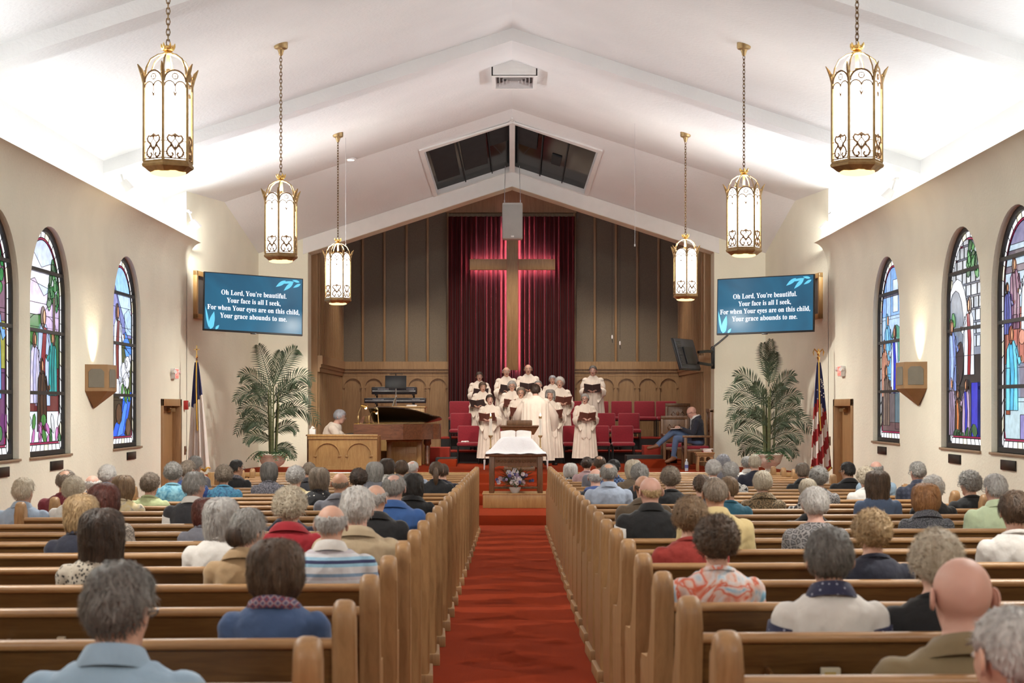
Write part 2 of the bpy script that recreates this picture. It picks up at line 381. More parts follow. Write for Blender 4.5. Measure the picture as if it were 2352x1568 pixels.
# choir risers
BLKR = mat('black_riser', (.014, .013, .013), .7, var=.3)
DKRED = mat('riser_carpet', (.33, .03, .016), .95, var=.15, nscale=5, bump=.4, bscale=200)
RZ = {1: .26, 2: .53, 3: .80}
mb = MB(); mb.bbox(-1.6, 3.6, 36.75, 37.85, .25, RZ[2], .01); r2 = struct(mb.build('riser', BLKR)); mb = MB(); mb.bbox(-1.6, 3.6, 36.74, 37.85, RZ[2]-.03, RZ[2]+.005, .004); struct(mb.build('riser_top', DKRED, r2))
mb = MB(); mb.bbox(-1.6, 3.6, 37.85, 39.2, .25, RZ[3], .01); r3 = struct(mb.build('riser', BLKR)); mb = MB(); mb.bbox(-1.6, 3.6, 37.84, 39.2, RZ[3]-.03, RZ[3]+.005, .004); struct(mb.build('riser_top', DKRED, r3))
for px0, px1, d, z1, m_ in ((1005, 1048, 34.6, .40, CARPET), (1000, 1048, 35.4, .42, BLKR), (985, 1032, 36.0, .62, DKRED), (1455, 1530, 34.0, .42, CARPET), (1440, 1525, 34.9, .48, BLKR), (1480, 1530, 35.9, .66, DKRED)):
    mb = MB(); mb.bbox(XP(px0, d), XP(px1, d), d, d+.75, .25, z1, .012); struct(mb.build('riser_step', m_))
# doors
for n, W, s in ((1, WL, -1), (2, WR, 1)):
    y0, y1, z1 = 27.62, 29.2, 1.575; zf = fz(28)
    mb = MB(); xx = sorted((W+s*.12, W+s*.17)); mb.bbox(xx[0], xx[1], y0+.08, y1-.08, zf, z1-.07, .006)
    d = struct(mb.build('door_%d' % n, OAKV))
    for a, b, c, e in ((y0-.03, y0+.09, -.5, z1+.05), (y1-.09, y1+.03, -.5, z1+.05), (y0-.03, y1+.03, z1-.07, z1+.05)):
        xx = sorted((W-s*.025, W+s*.2)); mb = MB(); mb.bbox(xx[0], xx[1], a, b, c, e, .008); struct(mb.build('door_frame', OAKV, d))
    xx = sorted((W+s*.04, W+s*.12)); mb = MB(); mb.bbox(xx[0], xx[1], y1-.55, y1-.2, z1-.17, z1-.10, .01)
    mb.cyl((W+s*.06, y1-.4, z1-.13), (W+s*.01, y1-.8, z1-.11), .012, n=6); struct(mb.build('door_closer', BRASS, d))
    mb = MB(); mb.cyl((W+s*.12, y0+.2, .55), (W+s*.06, y0+.2, .55), .015, n=8); mb.cyl((W+s*.06, y0+.2, .55), (W+s*.06, y0+.34, .55), .012, n=8); struct(mb.build('door_handle', BRASS, d))
# ---------------------------------------------------------------- stained glass windows
LEAD = mat('window_lead', (.018, .015, .014), .5, var=.2)
SILL = mat('sill_wood', (.30, .20, .12), .6)
def glass(hexcol):
    c = srgb(*hexcol); return emit('glass_%d_%d_%d' % hexcol, c, .78, var=.28, nscale=9, gloss=True)
def ell(cx, cy, rx, ry, n=12, a=0): return [(cx+rx*math.cos(t)*math.cos(a)-ry*math.sin(t)*math.sin(a), cy+rx*math.cos(t)*math.sin(a)+ry*math.sin(t)*math.cos(a)) for t in [2*PI*i/n for i in range(n)]]
def clip_convex(poly, conv):
    out = poly
    m = len(conv)
    for i in range(m):
        ax, ay = conv[i]; bx, by = conv[(i+1) % m]; inp = out; out = []
        if not inp: return []
        side = lambda p: (bx-ax)*(p[1]-ay)-(by-ay)*(p[0]-ax)
        for j in range(len(inp)):
            p, q = inp[j-1], inp[j]; sp, sq = side(p), side(q)
            if (sp >= 0) != (sq >= 0):
                t = sp/(sp-sq); out.append((p[0]+(q[0]-p[0])*t, p[1]+(q[1]-p[1])*t))
            if sq >= 0: out.append(q)
    return out
SKIN_G = (214, 150, 112); HAIR_G = (70, 42, 30)
def fig(x, y, h, robe, robe2, hair=HAIR_G, face=1, seated=False, skin=SKIN_G):
    """robed figure: x centre, y base, h height"""
    w = h*.235
    out = [([(x-w, y), (x+w, y), (x+w*.95, y+h*.35), (x+w*.8, y+h*.72), (x+w*.35, y+h*.82), (x-w*.35, y+h*.82), (x-w*.8, y+h*.72), (x-w*.95, y+h*.35)], robe),
           ([(x-w*.25, y), (x+w*.3, y), (x+w*.2, y+h*.4), (x+w*.45, y+h*.78), (x-.02, y+h*.80), (x-w*.45, y+h*.45)], robe2),
           ([(x+face*w*.6, y+h*.70), (x+face*w*1.15, y+h*.52), (x+face*w*1.5, y+h*.56), (x+face*w*1.5, y+h*.62), (x+face*w*1.1, y+h*.62), (x+face*w*.85, y+h*.76)], robe),
           (ell(x+face*w*1.55, y+h*.60, h*.028, h*.035, 8), skin),
           (ell(x-face*w*.12, y+h*.885, h*.085, h*.115, 12), hair),
           (ell(x+face*w*.10, y+h*.89, h*.052, h*.075, 10), skin)]
    return out
def leaves(x, y, w, h, n, cols, seed):
    r = random.Random(seed); out = []
    for i in range(n):
        a = r.uniform(0, PI); out.append((ell(x+r.uniform(-w, w), y+r.uniform(-h, h), r.uniform(.09, .14), r.uniform(.05, .08), 8, a), r.choice(cols)))
    return out
def rect(a, b, c, d): return [(a, c), (b, c), (b, d), (a, d)]
W_, H_ = 1.85, 2.86
GR = [(28, 92, 52), (40, 120, 66), (22, 74, 44), (60, 130, 70)]
def d_garden(sky):      # children gathered round a seated teacher under a tree
    e = [(rect(0, W_, 1.9, 2.9), (190, 205, 245)), ([(0, 2.45), (.5, 2.55), (.9, 2.35), (1.3, 2.42), (1.85, 2.2), (1.85, 2.05), (0, 2.2)], (225, 225, 240)),
         ([(0, 2.1), (.6, 2.2), (1.0, 2.0), (1.4, 2.1), (1.85, 1.95), (1.85, 1.6), (0, 1.6)], (205, 190, 220)), (rect(0, W_, 1.0, 1.75), (50, 90, 55)), (rect(0, W_, .55, 1.1), (92, 40, 42)), (rect(0, .3, .6, 2.3), (30, 70, 45)), (rect(.24, .3, 1.8, 2.35), (40, 50, 150))]
    e += [(ell(.9, 1.55, .7, .22), (60, 110, 60)), (ell(1.4, 1.72, .4, .2), (185, 165, 200))]
    e += leaves(1.45, 2.2, .25, .28, 22, GR, 1)
    e += [(rect(1.38, 1.46, 1.3, 2.0), (70, 50, 40))]
    e += fig(.95, .62, 1.25, (165, 185, 225), (120, 35, 45))
    e += fig(.55, .65, .88, (200, 195, 225), (170, 170, 210), (95, 60, 45), 1)
    e += fig(1.35, .75, .82, (30, 140, 140), (20, 110, 115), (80, 50, 35), -1)
    e += fig(.85, .30, .92, (48, 34, 28), (60, 42, 32), (60, 38, 28), 1)
    e += leaves(.95, .30, .75, .16, 16, [(60, 120, 60), (190, 120, 180), (175, 105, 165), (45, 100, 60), (200, 205, 210)], 5)
    return e
def d_shepherd():
    e = [(rect(0, W_, 2.1, 2.9), (150, 195, 245)), (rect(0, W_, 1.8, 2.3), (185, 210, 240)), ([(0, 2.6), (.5, 2.5), (.9, 2.15), (1.4, 1.8), (1.85, 1.7), (1.85, 1.5), (0, 1.5)], (110, 115, 175)),
         ([(.3, 2.45), (.7, 2.3), (1.0, 1.85), (.5, 1.8), (.2, 2.0)], (140, 140, 195)), ([(1.2, 2.0), (1.5, 2.1), (1.85, 1.9), (1.85, 1.7), (1.3, 1.7)], (165, 195, 225)), (rect(0, W_, .7, 1.65), (72, 80, 50)),
         ([(1.0, 1.65), (1.3, 1.75), (1.7, 1.5), (1.7, 1.35), (1.3, 1.5)], (70, 130, 215)), ([(1.2, 1.5), (1.7, 1.4), (1.6, 1.2), (1.35, 1.3)], (90, 150, 225)),
         (rect(0, W_, 0, .75), (50, 40, 30)), ([(1.1, .75), (1.75, .85), (1.5, .5), (1.2, .2), (1.5, .1), (.3, .1), (.6, .35), (1.0, .45)], (35, 90, 215)), ([(1.25, .7), (1.5, .75), (1.1, .2), (.7, .15)], (70, 130, 235)), (ell(.85, .5, .2, .16, 9), (80, 55, 40)), (ell(1.45, .3, .18, .14, 9), (85, 60, 45))]
    e += fig(.75, .95, 1.2, (210, 220, 240), (110, 45, 45), HAIR_G, 1)
    for i, (x, y) in enumerate(((1.15, 1.15), (1.4, 1.25), (1.3, 1.0), (.7, .9), (1.0, .85))):
        e += [(ell(x, y, .2, .13, 10), (215, 220, 232)), (ell(x+.17, y+.1, .07, .06, 8), (190, 195, 210))]
    e += leaves(1.25, .8, .25, .08, 6, [(95, 150, 80), (80, 130, 70)], 3)
    return e
def d_meadow():
    e = [(rect(0, W_, 1.7, 2.9), (60, 110, 70)), (rect(0, W_, 1.0, 1.75), (150, 150, 70)), (rect(0, W_, 0, 1.05), (95, 55, 95)), (rect(1.3, 1.7, 1.6, 2.5), (120, 90, 110))]
    e += leaves(1.1, 2.3, .6, .35, 26, GR, 9)+fig(1.2, .7, 1.3, (110, 160, 220), (60, 90, 170))+fig(.6, .5, 1.2, (170, 60, 60), (120, 30, 40), HAIR_G, 1)+leaves(1.0, .3, .7, .15, 12, [(120, 60, 120), (60, 110, 70), (150, 90, 60)], 12)
    return e
def d_entry():          # rider and crowd below a stone arch
    e = [(rect(0, W_, 0, 2.9), (86, 88, 100))]
    r = random.Random(4); y = 1.3
    while y < 2.8:
        x = -r.uniform(0, .2)
        while x < W_:
            w = r.uniform(.18, .34); g = r.randint(150, 200); e.append((rect(x+.012, x+w-.012, y+.01, y+.15), (g, g+6, g+14))); x += w
        y += .165
    e += [(ell(1.35, 1.6, .5, .62, 16), (200, 205, 215)), (ell(1.42, 1.55, .38, .52, 16), (105, 115, 130))]
    e += leaves(.6, 2.45, .25, .2, 12, GR, 2)+leaves(1.6, 1.5, .12, .25, 10, GR, 3)
    e += [(rect(0, W_, .1, 1.2), (40, 42, 44))]
    e += fig(.75, .95, 1.0, (215, 225, 242), (130, 28, 38), HAIR_G, 1)
    e += [(ell(1.2, 1.1, .2, .3, 12, .3), (48, 42, 46)), (ell(1.32, .8, .12, .3, 12, -.2), (40, 36, 40))]
    e += fig(1.55, .75, .95, (110, 130, 190), (150, 175, 215), HAIR_G, -1)+fig(1.55, .15, .78, (140, 125, 150), (110, 98, 122), (150, 140, 165), -1)
    e += fig(1.25, .15, .62, (60, 42, 28), (200, 120, 70), (70, 40, 30), -1)+fig(.85, .15, .75, (168, 148, 178), (35, 45, 160), (60, 40, 34), 1)+[(rect(.3, .6, .12, .85), (38, 48, 170))]
    e += leaves(.9, .18, .5, .08, 8, [(30, 66, 44), (40, 84, 50)], 6)
    return e
def d_supper():
    e = [(rect(0, W_, 1.7, 2.9), (170, 190, 205)), (rect(0, W_, 2.45, 2.9), (120, 118, 150)), (rect(0, W_, 2.3, 2.38), (90, 84, 96)), (rect(0, W_, 2.12, 2.2), (110, 100, 112)), (rect(0, W_, 1.0, 1.7), (160, 96, 86)), (rect(0, W_, .6, 1.05), (120, 118, 135)), (rect(0, W_, 0, .65), (165, 190, 200)), (rect(.3, 1.1, .05, .45), (125, 122, 178))]
    for i in range(6): e.append((rect(.2+i*.25, .38+i*.25, 1.05, 1.62), (172-6*(i % 2), 104, 92)))
    e += fig(1.3, 1.45, .85, (125, 85, 110), (105, 70, 95), (90, 60, 45), -1)+fig(.85, 1.4, .82, (215, 225, 240), (135, 32, 40), HAIR_G, 1)+fig(1.55, 1.4, .62, (90, 95, 160), (75, 80, 145), (60, 40, 34), -1)
    e += [(ell(1.0, 1.35, .12, .09, 10), (200, 140, 120)), (rect(1.45, 1.6, .45, 1.0), (130, 60, 35))]+fig(1.38, .5, 1.0, (105, 195, 225), (70, 165, 205), (120, 60, 45), -1)
    return e
def d_healing():
    e = [(rect(0, W_, 1.9, 2.9), (120, 160, 215)), (rect(.2, .5, 1.9, 2.7), (165, 195, 235)), (rect(1.1, 1.4, 1.9, 2.7), (150, 180, 225)), (rect(.6, .95, 2.0, 2.5), (195, 210, 240)), (rect(0, W_, 2.25, 2.33), (84, 80, 92)), (rect(0, W_, 1.0, 1.95), (160, 185, 215)), (ell(.7, 1.5, .35, .3), (70, 130, 110)), (rect(0, W_, .0, 1.05), (92, 84, 88)), (rect(.2, .8, .2, .9), (80, 100, 110)), (rect(0, W_, .05, .3), (88, 66, 70))]
    e += fig(1.3, .95, 1.05, (95, 160, 205), (120, 185, 220), (70, 140, 180), -1)+fig(1.5, .7, .9, (205, 150, 130), (190, 130, 105), (110, 70, 50), -1)+fig(.8, .75, 1.05, (190, 205, 235), (40, 50, 180), HAIR_G, 1)+fig(1.35, .25, .95, (105, 88, 80), (90, 76, 72), (70, 50, 40), -1)
    return e
DES = {(-1, 0): (d_meadow(), 'stained glass window of figures in a green meadow, beside the garden window'), (-1, 1): (d_garden(0), ''), (-1, 2): (d_shepherd(), ''), (1, 0): (d_supper(), ''), (1, 1): (d_entry(), ''), (1, 2): (d_healing(), '')}
PLQ = mat('bronze_plaque', (.02, .017, .015), .35, .4, var=.2)
wi = 0
for (sgn, k), (els, lab) in DES.items():
    wi += 1
    W = WL if sgn < 0 else WR; sill = .89 if sgn < 0 else .97
    y0, y1 = WIN[k]; hh = 3.74-sill; sv = hh/H_; su = (y1-y0)/W_
    xg = W+sgn*.12
    root = bpy.data.objects.new('window_%d' % wi, None); COL.objects.link(root); root.location = (xg, y0, sill); struct(root)
    mp = lambda u, v, w: (-sgn*w, u*su, v*sv)      # w towards the room
    A = lambda i: arch_poly(i, W_-i, i, H_-i, 22)
    mb = MB(); mb.prism(A(-.01), mp, 0, .05, [A(.06)]); struct(mb.build('window_frame', LEAD, root, smooth=0))
    mb = MB(); mb.prism(A(-.01), mp, -.03, -.02); struct(mb.build('storm_glass', emit('daylight_glass', (.8, .88, 1), .6), root, smooth=0))
    # white border pieces
    o1, o2 = A(.06), A(.135); mar = A(.135); mar2 = A(.165)
    def along(poly, t):
        L = []; tot = 0
        for i in range(len(poly)):
            a, b = poly[i], poly[(i+1) % len(poly)]; l = math.hypot(b[0]-a[0], b[1]-a[1]); L.append((tot, l, a, b)); tot += l
        s = (t % 1.0)*tot
        for st, l, a, b in L:
            if st <= s <= st+l+1e-9: f = (s-st)/max(l, 1e-9); return (a[0]+(b[0]-a[0])*f, a[1]+(b[1]-a[1])*f)
        return poly[0]
    lead = MB()
    def outline(poly, w, r=.006):
        n = len(poly)
        for i in range(n):
            a, b = poly[i], poly[(i+1) % n]; pa, pb = mp(a[0], a[1], w), mp(b[0], b[1], w)
            if (Vector(pa)-Vector(pb)).length > .004: lead.tube([pa, pb], r, 4, False)
    npc = 44
    for i in range(npc):
        t0, t1 = i/npc, (i+1)/npc; tm = (t0+t1)/2
        q = [along(o1, t0), along(o1, tm), along(o1, t1), along(o2, t1), along(o2, tm), along(o2, t0)]
        mb = MB(); mb.prism(q, mp, 0, .010); struct(mb.build('border_pane', glass((238, 240, 250) if i % 5 else (240, 232, 205)), root, smooth=0))
        lead.tube([mp(q[0][0], q[0][1], .012), mp(q[5][0], q[5][1], .012)], .005, 4, False)
    for i in range(6):
        q0 = [along(mar, i/6+j/60) for j in range(11)]; q1 = [along(mar2, i/6+j/60) for j in range(11)]
        mb = MB(); mb.prism(q0+q1[::-1], mp, 0, .011); struct(mb.build('crimson_border', glass((140, 26, 72)), root, smooth=0))
    outline(mar, .012); outline(mar2, .012)
    conv = A(.165)
    for j, (poly, c) in enumerate(els):
        a2 = sum(poly[i][0]*poly[(i+1) % len(poly)][1]-poly[(i+1) % len(poly)][0]*poly[i][1] for i in range(len(poly)))
        if a2 < 0: poly = poly[::-1]
        q = clip_convex(poly, conv)
        if len(q) < 3: continue
        w1 = .004+j*.00045
        mb = MB(); mb.prism(q, mp, 0 if j < 12 else w1-.004, w1); struct(mb.build('pane', glass(c), root, smooth=0))
        outline(q, w1+.0015, .004)
    struct(stuff(lead.build('leading', LEAD, root, smooth=0))); 
    for v in (.78, 1.55, 2.30):
        du = 0.0 if v < H_-W_/2 else W_/2-math.sqrt(max(.01, (W_/2)**2-(v-(H_-W_/2))**2))
        mb = MB(); mb.prism(rect(du+.02, W_-du-.02, v-.022, v+.022), mp, 0, .055); struct(mb.build('saddle_bar', LEAD, root, smooth=0))
    mb = MB(); a, b = sorted((-sgn*.125-sgn*.02, sgn*.02)); mb.bbox(a, b, -.03, y1-y0+.03, -.03, 0.0, .005); struct(mb.build('window_sill', SILL, root))
    yc = y0+(y1-y0)*.62
    mb = MB(); a, b = sorted((W, W-sgn*.02)); mb.bbox(a, b, yc-.28, yc+.28, sill-.19, sill-.075, .004)
    nm = {(-1, 0): 'the meadow scene', (-1, 1): 'the children in the garden', (-1, 2): 'the shepherd with sheep', (1, 0): 'the supper table scene', (1, 1): 'the rider under the stone arch', (1, 2): 'the blue healing scene'}[(sgn, k)]
    tag(mb.build('wall_plaque', PLQ), 'small dark bronze plaque under the stained glass of '+nm, 'plaque', 'plaques under the windows')
# ---------------------------------------------------------------- pews
D0 = {-1: 4.27, 1: 4.40}; SP = {-1: .93, 1: .935}; XIN = {-1: .555, 1: .597}; LEN = {-1: 3.2, 1: 3.4}; YAW = {-1: .05, 1: .03}
NP = 23
def pew_end_bm(x0, x1):
    prof = [(0, .07)]
    prof += [(-.02, .45), (-.085, .86)]
    prof += arc(-.025, .895, .063, PI*.95, -.05, 10)
    prof += [(.05, .80), (.075, .70), (.12, .635), (.20, .615), (.40, .60)]
    prof += arc(.41, .555, .045, PI/2, -PI/2, 6)
    prof += [(.385, .42), (.37, .25), (.40, .07)]
    bm = bmesh.new()
    a = [bm.verts.new((x0, y, z)) for y, z in prof]; b = [bm.verts.new((x1, y, z)) for y, z in prof]
    bm.faces.new(a); bm.faces.new(b[::-1]); n = len(a)
    for i in range(n): bm.faces.new((a[(i+1) % n], a[i], b[i], b[(i+1) % n]))
    fa = [e for e in bm.edges if len(e.link_faces) == 2 and any(len(f.verts) > 4 for f in e.link_faces)]
    bmesh.ops.bevel(bm, geom=fa, offset=.024, segments=3, profile=.5, affect='EDGES', clamp_overlap=True)
    return bm
def make_pew(sgn):
    t = thing('pew', '', 'pew'); L = LEN[sgn]; s = sgn
    srt = lambda a, b: (min(a, b), max(a, b))
    for xa, xb in ((0, .072), (L-.072, L)):
        a, b = srt(s*-xa, s*-xb) if False else srt(s*(xa-.072), s*(xb-.072))
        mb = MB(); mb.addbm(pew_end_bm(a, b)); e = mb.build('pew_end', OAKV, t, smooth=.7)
        mb = MB(); mb.bbox(a-.02, b+.02, -.03, .43, 0, .075, .008); mb.build('base_block', OAKV, e)
    a, b = srt(0, s*(L-.144))
    def slab(name, prof, m_, parent=t, sm=.6):
        mb = MB(); mb.loft([[(a, y, z) for y, z in prof], [(b, y, z) for y, z in prof]]); return mb.build(name, m_, parent, smooth=sm)
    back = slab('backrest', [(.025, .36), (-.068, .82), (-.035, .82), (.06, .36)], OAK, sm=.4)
    slab('top_rail', [(-.074, .815), (-.080, .822), (-.080, .836), (-.070, .845), (-.035, .845), (-.024, .836), (-.024, .822), (-.03, .815)], OAKR_LIT, sm=1.2)
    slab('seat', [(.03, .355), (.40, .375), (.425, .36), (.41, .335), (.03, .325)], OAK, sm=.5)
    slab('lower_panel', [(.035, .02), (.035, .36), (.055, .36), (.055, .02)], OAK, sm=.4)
    for dx in ((1.06, 2.2) if s < 0 else (.40, 1.5, 2.6)):
        mb = MB(); q = s*dx
        mb.box(q-.20, q+.20, -.135, -.045, .60, .615); mb.box(q-.20, q+.20, -.145, -.133, .60, .72)
        for e in (-.2, .188): mb.box(q+e, q+e+.012, -.135, -.03, .60, .74)
        mb.build('book_rack', OAK, t, smooth=0)
    return t
ORD = ['first', 'second', 'third', 'fourth', 'fifth', 'sixth', 'seventh', 'eighth', 'ninth', 'tenth', 'eleventh', 'twelfth', 'thirteenth', 'fourteenth', 'fifteenth', 'sixteenth', 'seventeenth', 'eighteenth', 'nineteenth', 'twentieth', 'twenty-first', 'twenty-second', 'twenty-third']
SIDE = {-1: 'piano side of the aisle', 1: 'pastor side of the aisle'}
def pew_y(sgn, k, X=None):
    y = D0[sgn]+SP[sgn]*k
    if X is not None: y += (abs(X)-XIN[sgn])*math.tan(YAW[sgn])*sgn
    return y
for sgn in (-1, 1):
    proto = make_pew(sgn)
    for k in range(NP):
        o = proto if k == 0 else copy_tree(proto)
        y = pew_y(sgn, k); o.location = (sgn*XIN[sgn], y+.03, fz(y+.2)); o.rotation_euler = (0, 0, YAW[sgn]); o.scale = (1, 1, 1.026)
        tag(o, 'oak pew, %s row behind the front screen, %s' % (ORD[NP-1-k], SIDE[sgn]), 'pew', 'oak pews '+SIDE[sgn])
# low panelled screens in front of the first pews
for sgn, xa, xb, nm in ((-1, -4.6, -.585, 'piano'), (1, .605, 4.35, 'pastor')):
    y = 25.6; z0 = fz(y); h = .875
    t = thing('pew_screen', 'long low oak screen with a beaded top rail before the %s-side pews' % nm, 'screen', (0, y, z0), 0, 'screens before the front pews')
    mb = MB(); mb.bbox(xa, xb, -.02, .03, 0, h-.07, .006); mb.build('panel', OAK, t)
    mb = MB(); mb.bbox(xa-.02, xb+.02, -.05, .06, h-.07, h, .015); mb.build('top_rail', OAKL, t)
    mb = MB(); n = int((xb-xa)/.05)
    for i in range(n): mb.box(xa+i*.05+.01, xa+i*.05+.04, -.035, -.018, h-.11, h-.075)
    stuff(mb.build('dentil_moulding', OAKL, t, smooth=0))
    for x in (xa, xb-.11): mb = MB(); mb.bbox(x, x+.11, -.055, .065, 0, h-.005, .01); mb.build('end_post', OAKL, t)
# ---------------------------------------------------------------- lanterns
PANE = emit('lantern_glass', (1.0, .955, .87), 4.2)
LENS = emit('lantern_lens', (1.0, .66, .26), 1.5)
HR = .216
BRZ = mat('aged_bronze', (.22, .125, .055), .5, .3, var=.2)
def hexp(k, r=HR): a = PI/2+k*PI/3; return Vector((r*math.cos(a), r*math.sin(a), 0))
def make_lantern():
    t = thing('lantern', '', 'lantern')
    mb = MB(); mb.lathe([(.115, 0), (.15, .012), (.155, .03)], 20); mb.build('bottom_lens', LENS, t)
    mb = MB(); mb.lathe([(.165, .022), (.18, .03), (.205, .05), (HR+.015, .065), (HR+.02, .085), (HR+.008, .10), (HR+.012, .115), (HR-.01, .12), (.15, .12)], 6, a0=PI/2); mb.build('base_ring', BRASS, t, smooth=.3)
    for k in range(6):
        a, b = hexp(k), hexp(k+1); mid = (a+b)/2; ux = (b-a).normalized(); nrm = mid.normalized(); w = (b-a).length
        fn = lambda u, v, d: mid+ux*u+nrm*d+Vector((0, 0, v))
        hw = w/2-.012
        pol = [(-hw, .12), (hw, .12), (hw, .80)]+arc(0, .80, hw, .1, PI-.1, 10)+[(-hw, .80)]
        mb = MB(); mb.prism(pol, fn, -.022, -.012); mb.build('glass_pane', PANE, t, smooth=0)
        mb = MB(); mb.tube([a+Vector((0, 0, .11)), a+Vector((0, 0, .82))], .0135, 6); mb.build('corner_post', BRASS, t)
        tr = MB()
        tr.tube([fn(p[0], p[1], 0) for p in arc(0, .79, hw, 0, PI, 12)], .009, 5)
        tr.tube([fn(p[0], p[1], 0) for p in arc(-hw*.5, .745, hw*.5, PI, .15, 7)], .007, 4); tr.tube([fn(p[0], p[1], 0) for p in arc(hw*.5, .745, hw*.5, 0, PI-.15, 7)], .007, 4)
        tr.tube([fn(p[0], p[1], 0) for p in arc(0, .835, .026, 0, 2*PI, 10)], .0055, 4)
        tr.tube([fn(-.026, .835, 0), fn(.026, .835, 0)], .003, 4); tr.tube([fn(0, .81, 0), fn(0, .86, 0)], .003, 4)
        tr.tube([fn(0, .755, 0), fn(0, .70, 0)], .004, 4); tr.tube([fn(-.016, .705, 0), fn(0, .675, 0), fn(0, .66, 0)], [.004, .009, .002], 4); tr.tube([fn(.016, .705, 0), fn(0, .675, 0)], [.003, .008], 4)
        tr.build('tracery', BRZ, t)
        fi = MB()
        for s in (-1, 1):
            fi.tube([fn(s*p[0], p[1], 0) for p in [(.0, .335), (.03, .318), (.055, .325), (.07, .30), (.06, .275), (.035, .255), (.018, .225)]], .0100, 4)
            fi.tube([fn(s*p[0], p[1], 0) for p in [(.018, .225), (.0, .20), (.03, .235), (.06, .215), (.075, .18), (.06, .145), (.03, .14), (.018, .16), (.03, .178)]], .0100, 4)
            fi.tube([fn(s*p[0], p[1], 0) for p in [(0, .30), (-.03, .26), (-.055, .22)]], .005, 4)
            fi.tube([fn(s*hw, .275, 0), fn(s*.06, .28, 0)], .004, 4); fi.tube([fn(s*hw, .18, 0), fn(s*.075, .18, 0)], .004, 4); fi.tube([fn(s*.075, .18, 0), fn(s*.085, .135, 0)], .004, 4)
        fi.tube([fn(0, .345, 0), fn(0, .32, 0), fn(0, .30, 0)], [.004, .018, .004], 6); fi.tube([fn(0, .25, 0), fn(0, .21, 0), fn(0, .12, 0)], [.003, .007, .003], 5)
        fi.tube([fn(-hw, .128, 0), fn(hw, .128, 0)], .006, 4)
        fi.build('filigree', BRZ, t)
        o = a.normalized(); q = lambda r, z: o*r+Vector((0, 0, z))
        mb = MB(); mb.tube([q(HR, .78), q(HR+.01, .85), q(HR+.03, .90), q(HR+.058, .945)], [.012, .02, .017, .004], 6, flat=.5); mb.ball(q(HR+.012, .865), .018, nu=8, nv=6); mb.build('crown_leaf', BRASS, t)
        mb = MB(); mb.tube([q(HR-.005, .82), q(HR-.02, .92), q(HR-.06, 1.0), q(.09, 1.045), q(.03, 1.06)], .0085, 6, flat=.6); mb.build('dome_rib', BRASS, t)
    mb = MB(); mb.cyl((0, 0, .80), (0, 0, 1.06), .016, n=8); mb.lathe([(.05, .9), (.16, .87), (.05, .86)], 16); mb.build('inner_stem', BRASS, t)
    mb = MB(); mb.lathe([(.02, 1.045), (.05, 1.055), (.045, 1.07), (.025, 1.075), (.05, 1.09), (.055, 1.105), (.04, 1.125), (.02, 1.13)], 14)
    for i in range(6):
        a = i*PI/3; mb.tube([(.045*math.cos(a), .045*math.sin(a), 1.10), (.055*math.cos(a), .055*math.sin(a), 1.125), (.06*math.cos(a), .06*math.sin(a), 1.15)], [.012, .012, .003], 5)
    mb.build('finial_cup', GOLD, t)
    return t
CHB = mat('dark_bronze_chain', (.20, .125, .06), .45, .9, var=.2)
lan0 = make_lantern(); first = True
LN = [(-3.0, 14.7, 2.013, 0, 'at the rear, by the garden window'), (-3.0, 21.87, 1.865, 0, 'in the middle of the piano-side row'), (-3.0, 29.04, 1.75, PI/6, 'before the chancel, above the organ screen'),
      (3.01, 14.7, 2.02, PI/6, 'at the rear, by the supper window'), (3.01, 21.87, 1.94, PI/6, 'in the middle of the pastor-side row'), (2.99, 29.04, 1.82, 0, 'before the chancel, near the wall monitor'),
      (-3.0, 7.53, 2.1, 0, 'over the last pews, piano side'), (3.0, 7.53, 2.1, 0, 'over the last pews, pastor side'), (-3.0, .36, 2.2, 0, 'over the rear entrance, piano side'), (3.0, .36, 2.2, 0, 'over the rear entrance, pastor side')]
lans = [lan0]+[copy_tree(lan0) for _ in LN[1:]]
for o, (x, y, z, rz, lab) in zip(lans, LN):
    z += 1.5; o.location = (x, y, z); o.rotation_euler = (0, 0, rz)
    tag(o, 'brass hexagonal lantern with white panes, '+lab, 'lantern', 'brass lanterns on chains')
    top = zc(x); ch = MB(); zz = z+1.13; i = 0
    while zz < top-.15:
        ch.torus((0, 0, zz-z+.03), .017, .0045, 8, 4, sz=2.0, axis='x' if i % 2 else 'y') if False else None
        Mx = Matrix.Translation((0, 0, zz-z+.028)) @ Matrix.Rotation(PI/2*(i % 2)+.3, 4, 'Z') @ Matrix.Rotation(PI/2, 4, 'X')
        ch.torus((0, 0, 0), .0165, .0045, 8, 4, M=Mx, sz=1.9); zz += .046; i += 1
    for nm_, dz, e_ in (('lantern_downlight', -.02, LAN_DOWN), ('lantern_uplight', .93, LAN_UP)):
        l = bpy.data.lights.new(nm_, 'AREA'); l.shape = 'DISK'; l.size = .26; l.energy = e_*(2.4 if dz > 0 and y > 28 else 1); l.color = WARM if dz < 0 else (1, .95, .88)
        lo = bpy.data.objects.new(nm_, l); COL.objects.link(lo); lo.location = (x, y, z+dz); lo.rotation_euler = (0, 0, 0) if dz < 0 else (PI, 0, 0)
    stuff(ch.build('chain', CHB, o))
    ca = MB(); h = top-z
    ca.lathe([(.012, h-.15), (.026, h-.13), (.03, h-.11), (.045, h-.07), (.082, h-.055), (.09, h-.04), (.09, h+.035)], 18); ca.build('ceiling_canopy', BRASS, o)
